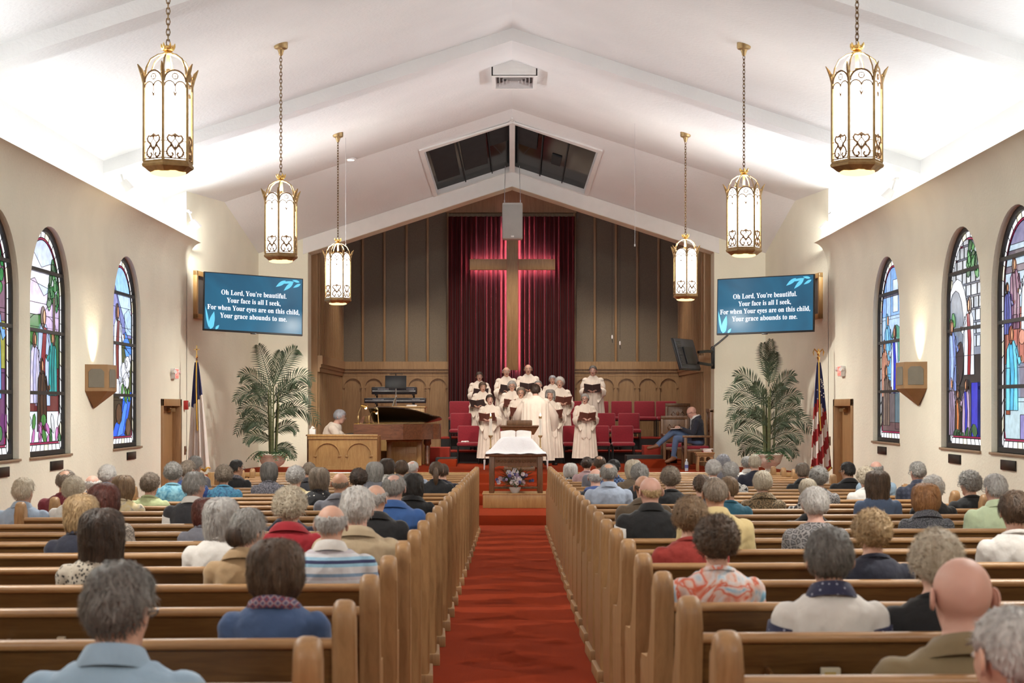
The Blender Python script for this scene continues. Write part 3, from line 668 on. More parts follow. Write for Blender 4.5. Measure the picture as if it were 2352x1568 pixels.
# ---------------------------------------------------------------- text
def text_mesh(s, size, align='CENTER'):
    cu = bpy.data.curves.new('txt', 'FONT'); cu.body = s; cu.size = size; cu.align_x = align; cu.align_y = 'CENTER'
    o = bpy.data.objects.new('txt', cu); COL.objects.link(o); me = eval_mesh(o)
    bpy.data.objects.remove(o); bpy.data.curves.remove(cu); return me
def serif(s):
    out = ''
    for ch in s:
        if 'A' <= ch <= 'Z': out += chr(0x1D400+ord(ch)-65)
        elif 'a' <= ch <= 'z': out += chr(0x1D41A+ord(ch)-97)
        else: out += ch
    return out
# ---------------------------------------------------------------- wall television screens
SCRG = newmat('screen_teal'); m_, nt, b = SCRG
b.inputs['Base Color'].default_value = (.01, .03, .05, 1); b.inputs['Roughness'].default_value = .3; b.inputs['Emission Strength'].default_value = .42; b.inputs['Specular IOR Level'].default_value = .12
no = nd(nt, 'ShaderNodeTexNoise', Scale=1.3, Detail=2.0, Distortion=1.0); nt.links.new(mapping(nt, (1, 1, 1)), no.inputs['Vector'])
nt.links.new(ramp(nt, [(.3, srgb(48, 92, 122)), (.7, srgb(52, 120, 155))], no.outputs[0]), b.inputs['Emission Color']); SCR = m_
TXT = emit('screen_white', (.92, .93, 1.0), .8); LEAFM = emit('screen_leaf_cyan', srgb(96, 190, 222), .65)
LYR = ['Oh Lord, You\u2019re beautiful.', 'Your face is all I seek,', 'For when Your eyes are on this child,', 'Your grace abounds to me.']
def make_tv(label, tl, tr, bl_, w):
    TL, TR, BL = tl, tr, bl_
    ux = (TR-TL).normalized(); n = ux.cross(TL-BL).normalized(); uz = n.cross(ux)   # n points away from viewer
    c = (TR+BL)/2; h = (TL-BL).length
    M = Matrix(((ux.x, n.x, uz.x, c.x), (ux.y, n.y, uz.y, c.y), (ux.z, n.z, uz.z, c.z), (0, 0, 0, 1)))
    if n.y < 0: M = Matrix(((ux.x, -n.x, uz.x, c.x), (ux.y, -n.y, uz.y, c.y), (ux.z, -n.z, uz.z, c.z), (0, 0, 0, 1)))
    w = (TR-TL).length
    t = thing('television', label, 'television', group='wall televisions'); t.matrix_world = M
    mb = MB(); mb.bbox(-w/2, w/2, 0, .05, -h/2, h/2, .006); mb.build('casing', BLACK, t)
    mb = MB(); mb.box(-w/2+.02, w/2-.02, -.004, .003, -h/2+.03, h/2-.018); mb.build('screen', SCR, t, smooth=0)
    mb = MB(); mb.bbox(-.05, .05, -.01, .03, -h/2-.018, -h/2+.002, .004); mb.build('sensor_bump', BLACK, t)
    fs = h*.102
    for i, line in enumerate(LYR):
        me = text_mesh(serif(line), fs); me.materials.clear(); me.materials.append(TXT)
        o = stuff(obj('lyric_line', me, t)); xs = [v.co.x for v in me.vertices]; ww = max(xs)-min(xs)
        tgt = w*(.655, .54, .925, .67)[i]; k = tgt/ww
        o.rotation_euler = (PI/2, 0, 0); o.scale = (k, k*1.18, 1); o.location = (-w*.0, -.008, h*(.165-.132*i))
    def leaf(x, z, l, a, wd=.30):
        mb = MB(); pts = []
        for j in range(9):
            s = j/8; ww_ = wd*l*math.sin(PI*s**.8)*.5; pts.append((s*l, ww_))
        poly = [(p[0], p[1]) for p in pts]+[(p[0], -p[1]) for p in pts[::-1][1:-1]]
        ca, sa = math.cos(a), math.sin(a)
        mb.prism([(x+u*ca-v*sa, z+u*sa+v*ca) for u, v in poly], lambda u, v, d_: (u, d_, v), -.0075, -.005); mb.build('leaf_ornament', LEAFM, t, smooth=0)
    lx, lz = -w/2+.02, -h/2+.03
    leaf(lx+.10, lz+.0, .32, 1.35); leaf(lx+.1, lz+.0, .14, 1.0, .4); leaf(lx+.2, lz, .10, .9, .45); leaf(lx+.08, lz+.02, .38, 1.75, .10)
    rx, rz = w/2-.03, h/2-.10
    leaf(rx-.02, rz-.0, .16, PI+.5, .3); leaf(rx-.14, rz+.03, .30, PI+.15, .14); leaf(rx-.16, rz+.02, .24, PI+.75, .28); leaf(rx-.30, rz+.04, .22, PI+.6, .3); leaf(rx-.04, rz+.03, .14, PI-.2, .3)
    mb = MB(); mb.box(-.12, .12, .05, .12, -.2, .2); mb.tube([(0, .1, 0), (.15*(1 if c.x < 0 else -1), .35, 0), (0, .62, 0)], .03, 6); mb.build('wall_bracket', BLKMET, t)
    return t
make_tv('wide television showing white hymn words above the potted palm, blue and white flag side', P(470, 623, 29.3), P(698, 640, 30.1), P(465, 758, 29.2), 1)
make_tv('wide television showing white hymn words above the potted palm, striped flag side', P(1643, 641, 30.1), P(1866, 629, 29.2), P(1650, 769, 30.0), 1)
# wooden framed grilles behind the televisions, set on the splayed walls
GCL = mat('grey_grille_cloth', (.10, .085, .075), .9)
for sgn, W, nm in ((-1, WL, 'blue and white flag'), (1, WR, 'striped flag')):
    a = Vector((W, YS, 0)); e = Vector((sgn*5.19, YSL, 0)); u = (e-a).normalized(); n = Vector((-sgn*abs(u.y), sgn*sgn*u.x*sgn*-1*sgn if False else 0, 0))
    n = Vector((u.y, -u.x, 0));  n = n if n.x*sgn < 0 else -n
    M = Matrix(((u.x, n.x, 0, 0), (u.y, n.y, 0, 0), (0, 0, 1, 0), (0, 0, 0, 1)))
    t = thing('speaker_grille', 'oak framed square cloth grille on the wall behind the %s side television' % nm, 'grille', group='framed wall grilles')
    s0, s1, z0, z1 = (.36, 1.9, 1.5+(HY-731)*30.2/F, 1.5+(HY-621)*30.2/F) if sgn < 0 else (.34, 1.9, 1.5+(HY-731)*30.2/F, 1.5+(HY-626)*30.2/F)
    t.matrix_world = Matrix.Translation(a+u*s0) @ M
    L = s1-s0
    mb = MB(); mb.box(.08, L-.08, 0, .03, z0+.08, z1-.08); mb.build('cloth', GCL, t, smooth=0)
    for q in ((0, .09, z0, z1), (L-.09, L, z0, z1), (0, L, z0, z0+.09), (0, L, z1-.09, z1)):
        mb = MB(); mb.bbox(q[0], q[1], -.005, .07, q[2], q[3], .008); mb.build('frame_board', OAKL, t)
# flat monitor on an arm at the chancel jamb, seen from behind
t = thing('monitor', 'black flat monitor on a swing arm, seen from behind at the chancel jamb', 'monitor', P(1575, 814, 33.9), 0)
t.rotation_euler = (-.28, 0, 1.1)
BKM = mat('monitor_back', (.06, .066, .08), .5, var=.2)
mb = MB(); mb.bbox(-.55, .55, -.02, .02, -.33, .33, .008); mb.build('screen_panel', BLACK, t)
mb = MB(); mb.bbox(-.53, .53, -.045, -.018, -.31, .31, .01); mb.build('back_cover', BKM, t)
mb = MB(); mb.bbox(-.22, .30, -.085, -.04, -.22, .14, .01); mb.build('electronics_box', BLACK, t)
mb = MB()
for i in range(15): mb.box(-.48, -.26, -.054, -.044, -.27+i*.036, -.252+i*.036)
stuff(mb.build('vent_slots', BLACK, t, smooth=0))
mon = t; Mi = (Matrix.Translation(t.location) @ t.rotation_euler.to_matrix().to_4x4()).inverted() @ Matrix.Translation(P(1636, 822, YSL-.06))
base = P(1636, 822, YSL-.06)
mb = MB(); mb.bbox(-.02, .05, -.02, .06, -.22, .24, .01); q = mb.build('wall_plate', BLKMET, mon); q.matrix_local = Mi
for z in (-.14, .13):
    mb = MB(); mb.tube([(0, 0, z), (-.12, -.25, z), (-.34, -.50, z*.8)], .032, 6); q = mb.build('swing_arm', BLKMET, mon); q.matrix_local = Mi
mb = MB(); pts = [P(1636, 810, YSL-.1)-base, P(1634, 800, YSL-.1)-base, P(1652, 786, YSL-.04)-base, P(1672, 769, YSL-.04)-base]; mb.tube(pts, .018, 6); q = mb.build('cable', BLACK, mon); q.matrix_local = Mi
# hanging loudspeaker
t = thing('loudspeaker', 'light grey box loudspeaker hung on wires before the cross', 'loudspeaker', P(1177, 550, 34.0))
SPK = mat('grey_speaker_paint', (.50, .48, .46), .6, var=.04)
mb = MB(); mb.bbox(-.205, .205, -.17, .17, .0, .73, .03); mb.build('cabinet', SPK, t)
mb = MB(); mb.bbox(-.19, .19, -.18, -.165, .02, .69, .008); mb.build('grille', mat('speaker_mesh', (.42, .41, .39), .7, var=.05, bump=.5, bscale=300), t)
mb = MB(); mb.bbox(-.03, .03, -.19, -.178, .03, .06, .004); mb.build('badge', WHITE, t)
for dx in (-.16, .16):
    mb = MB(); mb.cyl((dx, 0, .73), (dx*.9, .1, 1.5), .006, n=5); mb.cyl((dx, 0, .72), (dx, 0, .80), .012, n=6); mb.build('suspension_wire', STEEL, t)
# square ceiling diffuser at the ridge
t = thing('ceiling_vent', 'square white louvred air diffuser boxed in below the roof ridge', 'air vent', (.04, 28.2, 1.5+5.42))
hx, hy = .375, .58; zt = 5.55-5.42
mb = MB()
mb.prism([(-hx, .0), (hx, .0), (hx, .20), (0, .30), (-hx, .20)], lambda u, v, w: (u, w, v), -hy, -hy+.02); mb.box(-hx, -hx+.02, -hy, hy, 0, .2); mb.box(hx-.02, hx, -hy, hy, 0, .2)
mb.build('boxing', WHITE, t, smooth=0)
mb = MB(); mb.prism(rect(-hx, hx, -hy, hy), lambda u, v, w: (u, v, w), -.012, .01, [rect(-hx+.06, hx-.06, -hy+.09, hy-.09)]); mb.build('frame', WHITE, t, smooth=0)
LOU = mat('vent_white', (.62, .58, .57), .6)
for i in range(5):
    k = 1-i*.19; ax, ay = (hx-.06)*k, (hy-.09)*k; bx, by = ax-.022, ay-.034
    mb = MB(); mb.loft([[(-ax, -ay, 0), (ax, -ay, 0), (ax, ay, 0), (-ax, ay, 0)], [(-bx, -by, .07), (bx, -by, .07), (bx, by, .07), (-bx, by, .07)]], True, False); mb.build('louvre', LOU, t, smooth=0)
mb = MB(); mb.box(-hx+.03, hx-.03, -hy+.03, hy-.03, .09, .1); mb.build('dark_throat', BLACK, t, smooth=0)
# sensor wires from ceiling, recessed light, track lamps
for px, d, nm in ((794, 29.6, 'piano side'), (1458, 29.6, 'pastor side')):
    p = P(px, 560, d); mb = MB(); mb.cyl((p.x, p.y, zc(p.x)-.0), (p.x, p.y, 4.35), .003, n=5)
    t = tag(mb.build('hanging_wire', STEEL), 'thin straight wire hanging from the ceiling on the '+nm, 'wire', 'thin ceiling wires')
    mb = MB(); mb.cyl((p.x, p.y, 4.35), (p.x, p.y, 4.31), .012, n=6); mb.build('wire_end', STEEL, t)
p = P(803, 369, 31.9); p.z = zc(p.x)
t = thing('recessed_light', 'small round recessed ceiling light before the chancel slope', 'light', p)
mb = MB(); mb.lathe([(.09, -.01), (.125, -.012), (.13, .02)], 20); mb.build('trim_ring', WHITE, t); mb = MB(); mb.lathe([(.0, -.012), (.088, -.014), (.085, .01)], 20); mb.build('lamp_face', emit('lamp_white', (1, .95, .85), 3.0), t)
for sgn, px, py, d in ((-1, 283, 415, 25.9), (-1, 441, 506, 28.9), (1, 2049, 435, 25.6), (1, 1903, 510, 28.9)):
    p = P(px, py, d); t = thing('track_lamp', 'white cylinder track lamp %s on the %s cove' % ('by the roof beam' if d < 27 else 'at the chancel end', 'garden window' if sgn < 0 else 'supper window'), 'lamp', p, 0, 'track lamps in the coves')
    mb = MB(); mb.tube([(0, 0, 0), (-sgn*.10, .03, -.14)], [.055, .085], 14); mb.build('lamp_can', WHITE, t)
    if d > 27: spot('track_spot', p+Vector((-sgn*.12, .04, -.17)), (sgn*5.35, 31.8, 4.0), 190, WARM, 1.3, .9)
    mb = MB(); mb.cyl((0, 0, .0), (sgn*.05, 0, .16), .014, n=6); mb.bbox(sgn*.05-.03, sgn*.05+.03, -.12, .12, .14, .17, .005); mb.build('mounting_arm', WHITE, t)
# ---------------------------------------------------------------- wall sconces: boxy uplights with cloth sides
SCW = mat('sconce_oak', (.30, .17, .07), .5, var=.12); SCC = mat('sconce_cloth', (.20, .18, .14), .9, bump=.4, bscale=200)
for sgn, W, nm in ((-1, WL, 'shepherd'), (1, WR, 'rider')):
    y = 23.1; z = 1.5+(HY-(838 if sgn < 0 else 832))*y/F
    t = thing('wall_sconce', 'boxy oak uplight with cloth panels beside the %s window' % nm, 'wall lamp', (W, y, z), 0, 'boxy wall uplights')
    o = -sgn; hw, ht = .42, .36
    pl = [(0, -hw), (o*.20, -hw*.55), (o*.26, -hw*.5), (o*.26, hw*.5), (o*.20, hw*.55), (0, hw)]
    pl = [(0, -hw), (o*.27, -hw*.62), (o*.27, hw*.62), (0, hw)]
    mb = MB(); n = 4
    mb.add([(x, yy, 0) for x, yy in pl]+[(x, yy, -ht) for x, yy in pl]+[(o*.02, 0, -ht-.24)]+[(x*.85, yy*.9, 0) for x, yy in pl]+[(x*.85, yy*.9, -.12) for x, yy in pl],
           [(i, i+1, i+5, i+4) for i in range(3)]+[(i+4, i+5, 8) for i in range(3)]+[(i, i+9, i+10, i+1) for i in range(3)]+[(9+i, 13+i, 14+i, 10+i) for i in range(3)]+[(13, 14, 15, 16)])
    mb.build('box', SCW, t, smooth=0)
    for a, b in ((0, 1), (1, 2), (2, 3)):
        A_, B_ = Vector((pl[a][0], pl[a][1], 0)), Vector((pl[b][0], pl[b][1], 0)); u = (B_-A_); L = u.length; u.normalize(); nn = Vector((u.y, -u.x, 0)); nn = nn if nn.dot((A_+B_)/2) > 0 else -nn
        m0, m1 = L*.16, L*.84; cz = .05
        pol = [(m0, -ht+.05), (m1, -ht+.05), (m1, -.10), (m1-.04, -.06), (m0+.04, -.06), (m0, -.10)]
        mb = MB(); mb.prism(pol, lambda s, v, w: A_+u*s+nn*w+Vector((0, 0, v)), -.004, .006); mb.build('cloth_panel', SCC, t, smooth=0)
    l = bpy.data.lights.new('sconce_light', 'SPOT'); l.energy = 34; l.color = (1, .84, .62); l.spot_size = 1.7; l.spot_blend = 1.0; l.shadow_soft_size = .03
    lo = bpy.data.objects.new('sconce_light', l); COL.objects.link(lo); lo.location = (W+o*.14, y, z-.04); lo.rotation_euler = (Vector((W, y, z+.75))-Vector(lo.location)).to_track_quat('-Z', 'Y').to_euler()
    mb = MB(); mb.ball((o*.13, 0, -.085), .03, nu=8, nv=6); mb.build('bulb', emit('bulb_warm', (1, .75, .4), 3), t)
# exit signs, alarm, switches
EXR = emit('exit_red', (1.0, .16, .12), .9)
for sgn, W, px, py, nm in ((-1, WL, 396, 858, 'blue and white flag'), (1, WR, 1938, 852, 'striped flag')):
    d = W*F/(px-CX); p = P(px, py, d); o = -sgn
    t = thing('exit_sign', 'white box exit sign with red face above the door by the %s' % nm, 'exit sign', p, 0, 'exit signs above the doors')
    a, b = sorted((0, o*.075)); mb = MB(); mb.bbox(a, b, -.14, .14, -.09, .09, .008); mb.build('housing', WHITE, t)
    mb = MB(); a, b = sorted((o*.074, o*.082)); mb.box(a, b, -.12, .12, -.075, .075); mb.build('red_face', EXR, t, smooth=0)
    me = text_mesh('EXIT', .11); me.materials.clear(); me.materials.append(WHITE); q = obj('lettering', me, t); q.rotation_euler = (PI/2, 0, PI/2 if o > 0 else -PI/2); q.location = (o*.085, 0, 0)
    for s in (-1, 1):
        mb = MB(); mb.tube([(o*.04, s*.15, .02), (o*.09, s*.19, .03)], [.02, .035], 8); mb.build('emergency_lamp', WHITE, t)
mb = MB(); p = P(418, 930, 29.55); mb.bbox(WL, WL+.07, p.y-.06, p.y+.06, p.z-.08, p.z+.08, .01); t = tag(mb.build('fire_alarm', mat('alarm_red', (.42, .02, .015), .4)), 'small red fire alarm strobe at the door by the blue and white flag', 'fire alarm')
mb = MB(); mb.bbox(WL+.065, WL+.10, p.y-.03, p.y+.03, p.z-.03, p.z+.05, .008); mb.build('strobe_lens', STEEL, t)
for W, px, py, o, nm in ((WL, 416, 1034, 1, 'blue and white flag'), (WR, 1916, 1012, -1, 'striped flag')):
    d = 29.6; z = CAMZ+(HY-py)*d/F; mb = MB(); a, b = sorted((W, W+o*.018)); mb.bbox(a, b, d-.05, d+.05, z-.075, z+.075, .003)
    t = tag(mb.build('light_switch', mat('brown_switch_plate', (.14, .06, .03), .4)), 'brown light switch plate beside the door near the %s' % nm, 'switch', 'brown switch plates')
    for s in (-.025, .025):
        mb = MB(); a, b = sorted((W+o*.017, W+o*.028)); mb.box(a, b, d+s-.008, d+s+.008, z-.02, z+.02); mb.build('toggle', BRASS, t, smooth=0)
# ---------------------------------------------------------------- curtain and cross
def velvet():
    m, nt, b = newmat('crimson_velvet'); b.inputs['Roughness'].default_value = .8; b.inputs['Specular IOR Level'].default_value = .1; b.inputs['Sheen Weight'].default_value = .10
    no = nd(nt, 'ShaderNodeTexNoise', Scale=8.0, Detail=3.0); nt.links.new(mapping(nt, (3, 3, .2)), no.inputs['Vector'])
    nt.links.new(ramp(nt, [(.3, (.045, .0035, .004)), (.7, (.085, .006, .007))], no.outputs[0]), b.inputs['Base Color']); return m
VEL = velvet()
def curtain(label, x0, x1, z0, z1, y, seed):
    r = random.Random(seed); n = 150; mb = MB(); ph = [r.uniform(0, 6) for _ in range(4)]
    rows = []
    for j in range(8):
        t = j/7; row = []
        for i in range(n):
            u = i/(n-1); a = .035+.03*t
            d = a*math.sin(u*PI*2*13+ph[0]+.6*math.sin(u*9+ph[1])+.25*t)+.02*math.sin(u*31+ph[2]+t)
            row.append((x0+(x1-x0)*u, y+d, z1+(z0-z1)*t))
        rows.append(row)
    mb.loft(rows, False, False)
    mb.loft([[(p[0], p[1]+.012, p[2]) for p in r_] for r_ in rows], False, False)
    return tag(mb.build('curtain', VEL, smooth=3), label, 'curtain', 'chancel curtains')
DC = 39.75
curtain('crimson velvet curtain hanging on the piano side of the cross', XP(1030, DC), XP(1176, DC), .7, 1.5+(HY-497)*DC/F, DC, 1)
curtain('crimson velvet curtain hanging on the pastor side of the cross', XP(1176, DC), XP(1320, DC), .7, 1.5+(HY-497)*DC/F, DC, 2)
DX = 39.48
LEDM = emit('led_strip_rose', (1.0, .55, .72), 70.0)
t = thing('cross', 'tall plain oak cross lit from behind against crimson curtains', 'cross', P(1177, 850, DX))
S_ = DX/F; ztop = (850-512)*S_; z0, z1 = (850-620)*S_, (850-595)*S_
mb = MB(); mb.bbox(-.135, .135, -.05, .05, 0, ztop, .008); mb.build('upright', OAKV, t)
for s in (-1, 1):
    mb = MB(); a, b = sorted((s*.137, s*1.0)); mb.bbox(a, b, -.05, .05, z0, z1, .008); mb.build('cross_arm', OAKV, t)
mb = MB()
for s in (-1, 1):
    mb.box(s*.10-.012, s*.10+.012, .135, .145, .02, ztop-.02)
    for z in (z0+.04, z1-.04): a, b = sorted((s*.16, s*.97)); mb.box(a, b, .135, .145, z-.009, z+.009)
mb.build('led_strip', LEDM, t, smooth=0)
mb = MB()
for s in (-1, 1):
    mb.box(s*.10-.02, s*.10+.02, .05, .135, .0, ztop)
    a, b = sorted((s*.14, s*.98)); mb.box(a, b, .05, .135, z0+.03, z0+.05); mb.box(a, b, .05, .135, z1-.05, z1-.03)
mb.build('led_rail', BLKMET, t, smooth=0)
mb = MB(); mb.bbox(-.05, .05, .05, .20, .2, .3, .01); mb.bbox(-.05, .05, .05, .20, ztop-.5, ztop-.4, .01); mb.build('stand_off', BLKMET, t)
# small white drop lights before the panels
for px, py in ((1406, 778), (1424, 792), (1161, 778), (1190, 778)):
    p = P(px, py, 39.0)
    if px < 1200: continue
    t = thing('hanging_microphone', 'small choir microphone hanging on a thin cord, %s' % ('higher one' if py < 785 else 'lower one'), 'microphone', p, 0, 'hanging choir microphones')
    mb = MB(); mb.tube([(0, 0, 0), (0, 0, .04), (0, 0, .09)], [.015, .02, .012], 8); mb.build('capsule', WHITE, t)
    mb = MB(); mb.cyl((0, 0, .09), (0, 0, 6.9-SL*abs(p.x)-p.z), .003, n=4); mb.cyl((0, 0, 0), (.01, 0, -.09), .008, n=5); mb.build('cord', BLACK, t)
# ---------------------------------------------------------------- choir chairs
RED = mat('red_chair_cloth', (.25, .010, .022), .9, var=.12, nscale=30, bump=.3, bscale=250, sheen=.3)
def make_chair():
    t = thing('choir_chair', '', 'chair')
    mb = MB(); mb.bbox(-.245, .245, -.26, .24, .40, .485, .035, seg=3); mb.build('seat', RED, t)
    bm = bmesh.new(); bmesh.ops.create_cube(bm, size=1)
    mb = MB(); Mx = Matrix.Translation((0, .22, .66)) @ Matrix.Rotation(-.12, 4, 'X'); mb.bbox(-.24, .24, -.035, .035, -.20, .20, .032, Mx, 3); mb.build('backrest', RED, t); bm.free()
    for s in (-1, 1):
        mb = MB(); mb.tube([(s*.225, -.22, 0), (s*.225, -.22, .41)], .012, 6); mb.build('leg', BLKMET, t)
        mb = MB(); mb.tube([(s*.225, .20, 0), (s*.225, .20, .45), (s*.225, .25, .84)], .012, 6); mb.build('leg', BLKMET, t)
    mb = MB(); mb.tube([(-.225, -.22, .39), (.225, -.22, .39), (.225, .20, .39), (-.225, .20, .39), (-.225, -.22, .39)], .012, 6); mb.build('seat_frame', BLKMET, t)
    return t
ch0 = make_chair(); used = False
CHS = [(1, 36.45, [1076, 1131, 1319, 1375, 1431], 'front riser-less row'), (2, 37.54, [1058, 1113, 1168, 1279, 1334, 1390, 1446], 'middle riser'), (3, 38.6, [1055, 1107, 1160, 1322, 1375, 1429, 1482, 1532], 'top riser')]
rown = {1: 'on the platform floor before the choir risers', 2: 'on the middle choir riser', 3: 'on the top choir riser by the arched panels'}
for row, d, pxs, _ in CHS:
    for px in pxs:
        o = copy_tree(ch0) if used else ch0; used = True
        o.location = (XP(px, d), d, RZ[row]+.005); o.rotation_euler = (0, 0, 0); o.scale = (1, 1, .95)
        left = [q for q in pxs if q < 1200]; right = [q for q in pxs if q >= 1200][::-1]
        n_ = left.index(px) if px < 1200 else right.index(px)
        side = 'counted from the piano' if px < 1200 else 'counted from the clergy chairs'
        tag(o, '%s red padded choir chair %s, %s' % (ORD[n_], {1: 'on the platform floor', 2: 'on the middle riser', 3: 'on the top riser'}[row], side), 'chair', 'red choir chairs')
t = thing('chair_tissue', 'crumpled white tissue lying on a red choir chair seat', 'tissue', P(1068, 1021, 36.3)); t.location.z = RZ[1]+.466
mb = MB(); rr = random.Random(2)
for i in range(7): mb.ball((rr.uniform(-.06, .06), rr.uniform(-.04, .04), .015), .035, .028, .018, 7, 5)
mb.build('crumple', mat('tissue_white', (.85, .82, .80), .9), t)
# ---------------------------------------------------------------- organ screen
DS = 33.0; x0, x1 = XP(709, DS), XP(866, DS); zt = CAMZ+(HY-997)*DS/F; h = zt-.26; w = x1-x0
t = thing('organ_screen', 'honey oak panelled screen with two blind arches before the pianist', 'screen', (x0, DS, .26))
holes = [arch_poly(w*(.095+.46*i), w*(.095+.46*i)+w*.36, .07, h-.17, 18) for i in range(2)]
mb = MB(); mb.prism(rect(0, w, 0, h-.09), lambda u, v, q: (u, q, v), 0, .05, holes); mb.build('frame', OAKL, t, smooth=0)
for hh in holes:
    mb = MB(); mb.prism(hh, lambda u, v, q: (u, q, v), .022, .045); mb.build('arch_panel', OAKL, t, smooth=0)
    xs = [p[0] for p in hh]; a, b = min(xs), max(xs); c = (a+b)/2; r_ = (b-a)/2
    mb = MB(); mb.tube([(p[0], -.008, p[1]) for p in arc(c, h-.17-r_, r_, 0, PI, 18)], .012, 6)
    for q in (a, b): mb.bbox(q-.03, q+.03, -.02, .01, h-.17-r_-.035, h-.17-r_+.005, .004)
    mb.build('arch_moulding', OAKL, t)
mb = MB(); mb.bbox(-.02, w+.02, -.05, .10, h-.045, h, .012); mb.build('top_rail', OAKL, t)
mb = MB(); mb.box(-.01, w+.01, -.03, .08, h-.095, h-.045); mb.build('frieze', OAKL, t, smooth=0)
mb = MB()
for i in range(int(w/.03)): mb.box(i*.03+.008, i*.03+.024, -.04, -.028, h-.09, h-.05)
stuff(mb.build('dentil_moulding', OAKL, t, smooth=0))
mb = MB(); mb.bbox(w-.04, w, .05, 1.0, 0, h-.04, .008); mb.build('return_panel', OAKL, t)
# tissue box on a red stool behind the screen
t = thing('tissue_box', 'small white tissue box standing behind the organ screen', 'tissue box', (XP(718, 33.3), 33.3, zt-.01)); mb = MB(); mb.bbox(-.06, .06, -.06, .06, 0, .11, .006); mb.build('carton', mat('tissue_white', (.85, .82, .80), .9), t)
mb = MB(); mb.tube([(-.03, 0, .10), (.0, 0, .15), (.04, 0, .13)], [.02, .03, .008], 7); mb.build('tissue', MATS['tissue_white'], t)
t = thing('tissue_stand', 'dark shelf behind the organ screen carrying the tissue box', 'shelf', (XP(718, 33.3), 33.3, .26)); hs = zt-.01-.26
mb = MB(); mb.bbox(-.12, .16, -.12, .12, hs-.03, hs, .005); mb.build('shelf_top', DARKW, t)
for a in (-.1, .13):
    for b in (-.1, .08): mb = MB(); mb.box(a, a+.02, b, b+.02, 0, hs-.03); mb.build('leg', DARKW, t, smooth=0)
# ---------------------------------------------------------------- grand piano
DP = 34.2; zb0, zb1 = CAMZ+(HY-1010)*DP/F, CAMZ+(HY-974)*DP/F
xk, xt = XP(812, DP), XP(1008, DP); L = xt-xk
t = thing('grand_piano', 'walnut grand piano with its lid propped open beside the pianist', 'piano', (xk, DP, .26)); zl, zh = zb0-.26, zb1-.26
# plan: straight side towards the viewer, keyboard at x=0, curved tail
plan = [(0, 0), (.70, 0), (1.0, .10), (1.25, .34), (1.45, .60), (L-.16, .78)]+arc(L-.22, 1.02, .22, -PI/2*.8, PI/2*.6, 7)+[(L-.30, 1.38), (0, 1.38)]
mb = MB(); mb.prism(plan, lambda u, v, q: (u, v, q), zl, zh); mb.build('case', WALNUT, t, smooth=.4)
mb = MB(); mb.prism([(.10, .04), (.68, .04), (1.0, .16), (1.4, .62), (L-.12, .95), (L-.3, 1.3), (.10, 1.3)], lambda u, v, q: (u, v, q), zh, zh+.008); mb.build('soundboard', mat('gilt_plate', (.25, .16, .06), .4, .6), t, smooth=0)
mb = MB(); mb.prism(rect(-.30, .0, .02, 1.36), lambda u, v, q: (u, v, q), zl, zl+.09); mb.build('key_bed', WALNUT, t, smooth=0)
mb = MB(); mb.box(-.26, -.06, .10, 1.28, zl+.09, zl+.11); mb.build('white_keys', mat('ivory', (.75, .72, .65), .35), t, smooth=0)
mb = MB()
for i in range(36):
    if i % 7 in (2, 6): continue
    mb.box(-.18, -.06, .125+i*.0325, .137+i*.0325, zl+.108, zl+.122)
stuff(mb.build('black_keys', BLACK, t, smooth=0))
LIDM = mat('lid_underside', (.045, .022, .012), .25, var=.2, coat=.4)
lid = [(.42, -.02), (.70, -.02), (1.0, .08), (1.25, .32), (1.45, .58), (L-.16, .76)]+arc(L-.22, 1.02, .24, -PI/2*.8, PI/2*.6, 7)+[(L-.30, 1.38), (.42, 1.38)]
mb = MB(); mb.prism(lid, lambda u, v, q: (u, v, zh+.014+(1.38-v)*.235+q), 0, .022); mb.build('lid', LIDM, t, smooth=.4)
mb = MB(); mb.prism([(.30, -.02), (.42, -.02), (.42, 1.38), (.30, 1.38)], lambda u, v, q: (u, v, zh+.014+(1.38-v)*.235*.93+q), .0, .02); mb.build('front_lid', LIDM, t, smooth=0)
mb = MB(); mb.cyl((.50, .12, zh), (.48, .12, zh+.30), .010, n=6); mb.build('lid_prop', OAKL, t)
mb = MB(); mb.prism([(.05, zh), (.16, zh), (.20, zh+.16), (.18, zh+.17)], lambda u, v, q: (u, q, v), .35, 1.05); mb.build('music_desk', WALNUT, t, smooth=0)
for u, v in ((.28, .15), (.28, 1.2), (L-.28, .98)):
    mb = MB(); mb.lathe([(.075, zl), (.08, zl-.10), (.055, zl-.14), (.06, zl-.2), (.045, .06), (.05, .05), (.03, .0)], 10, (u, v, 0)); mb.build('leg', WALNUT, t)
mb = MB(); mb.tube([(.3, .68, zl), (.3, .68, .08)], .03, 6); mb.box(.1, .35, .55, .8, .05, .10); mb.build('pedal_lyre', WALNUT, t)
# brass lamps on the piano
for i, (px, py, nm) in enumerate(((823, 975, 'with a raised head'), (848, 975, 'with a lowered head'))):
    p = P(px, py, 34.5); p.z = zb1
    t = thing('piano_lamp', 'small brass gooseneck piano lamp '+nm, 'lamp', p, 0, 'brass piano lamps')
    mb = MB(); mb.lathe([(.09, 0), (.09, .012), (.05, .025), (.02, .03)], 16); mb.build('base', GOLD, t)
    mb = MB(); hh_ = .36 if i == 0 else .26; mb.tube([(0, 0, .02), (0, 0, .12), (.0, 0, hh_*.6), (.05, 0, hh_*.92), (.09, 0, hh_)], .008, 6); mb.lathe([(.02, .06), (.03, .10), (.025, .16), (.012, .18)], 10); mb.build('stem', BRASS, t)
    mb = MB(); mb.tube([(.06, -.0, hh_+.02), (.17, -.02, hh_-.02)], [.025, .05], 10); mb.build('shade', GOLD, t)
    mb = MB(); mb.ball((.155, -.035, hh_-.03), .028, nu=8, nv=6); mb.build('bulb', emit('bulb_warm', (1, .75, .4), 3), t)
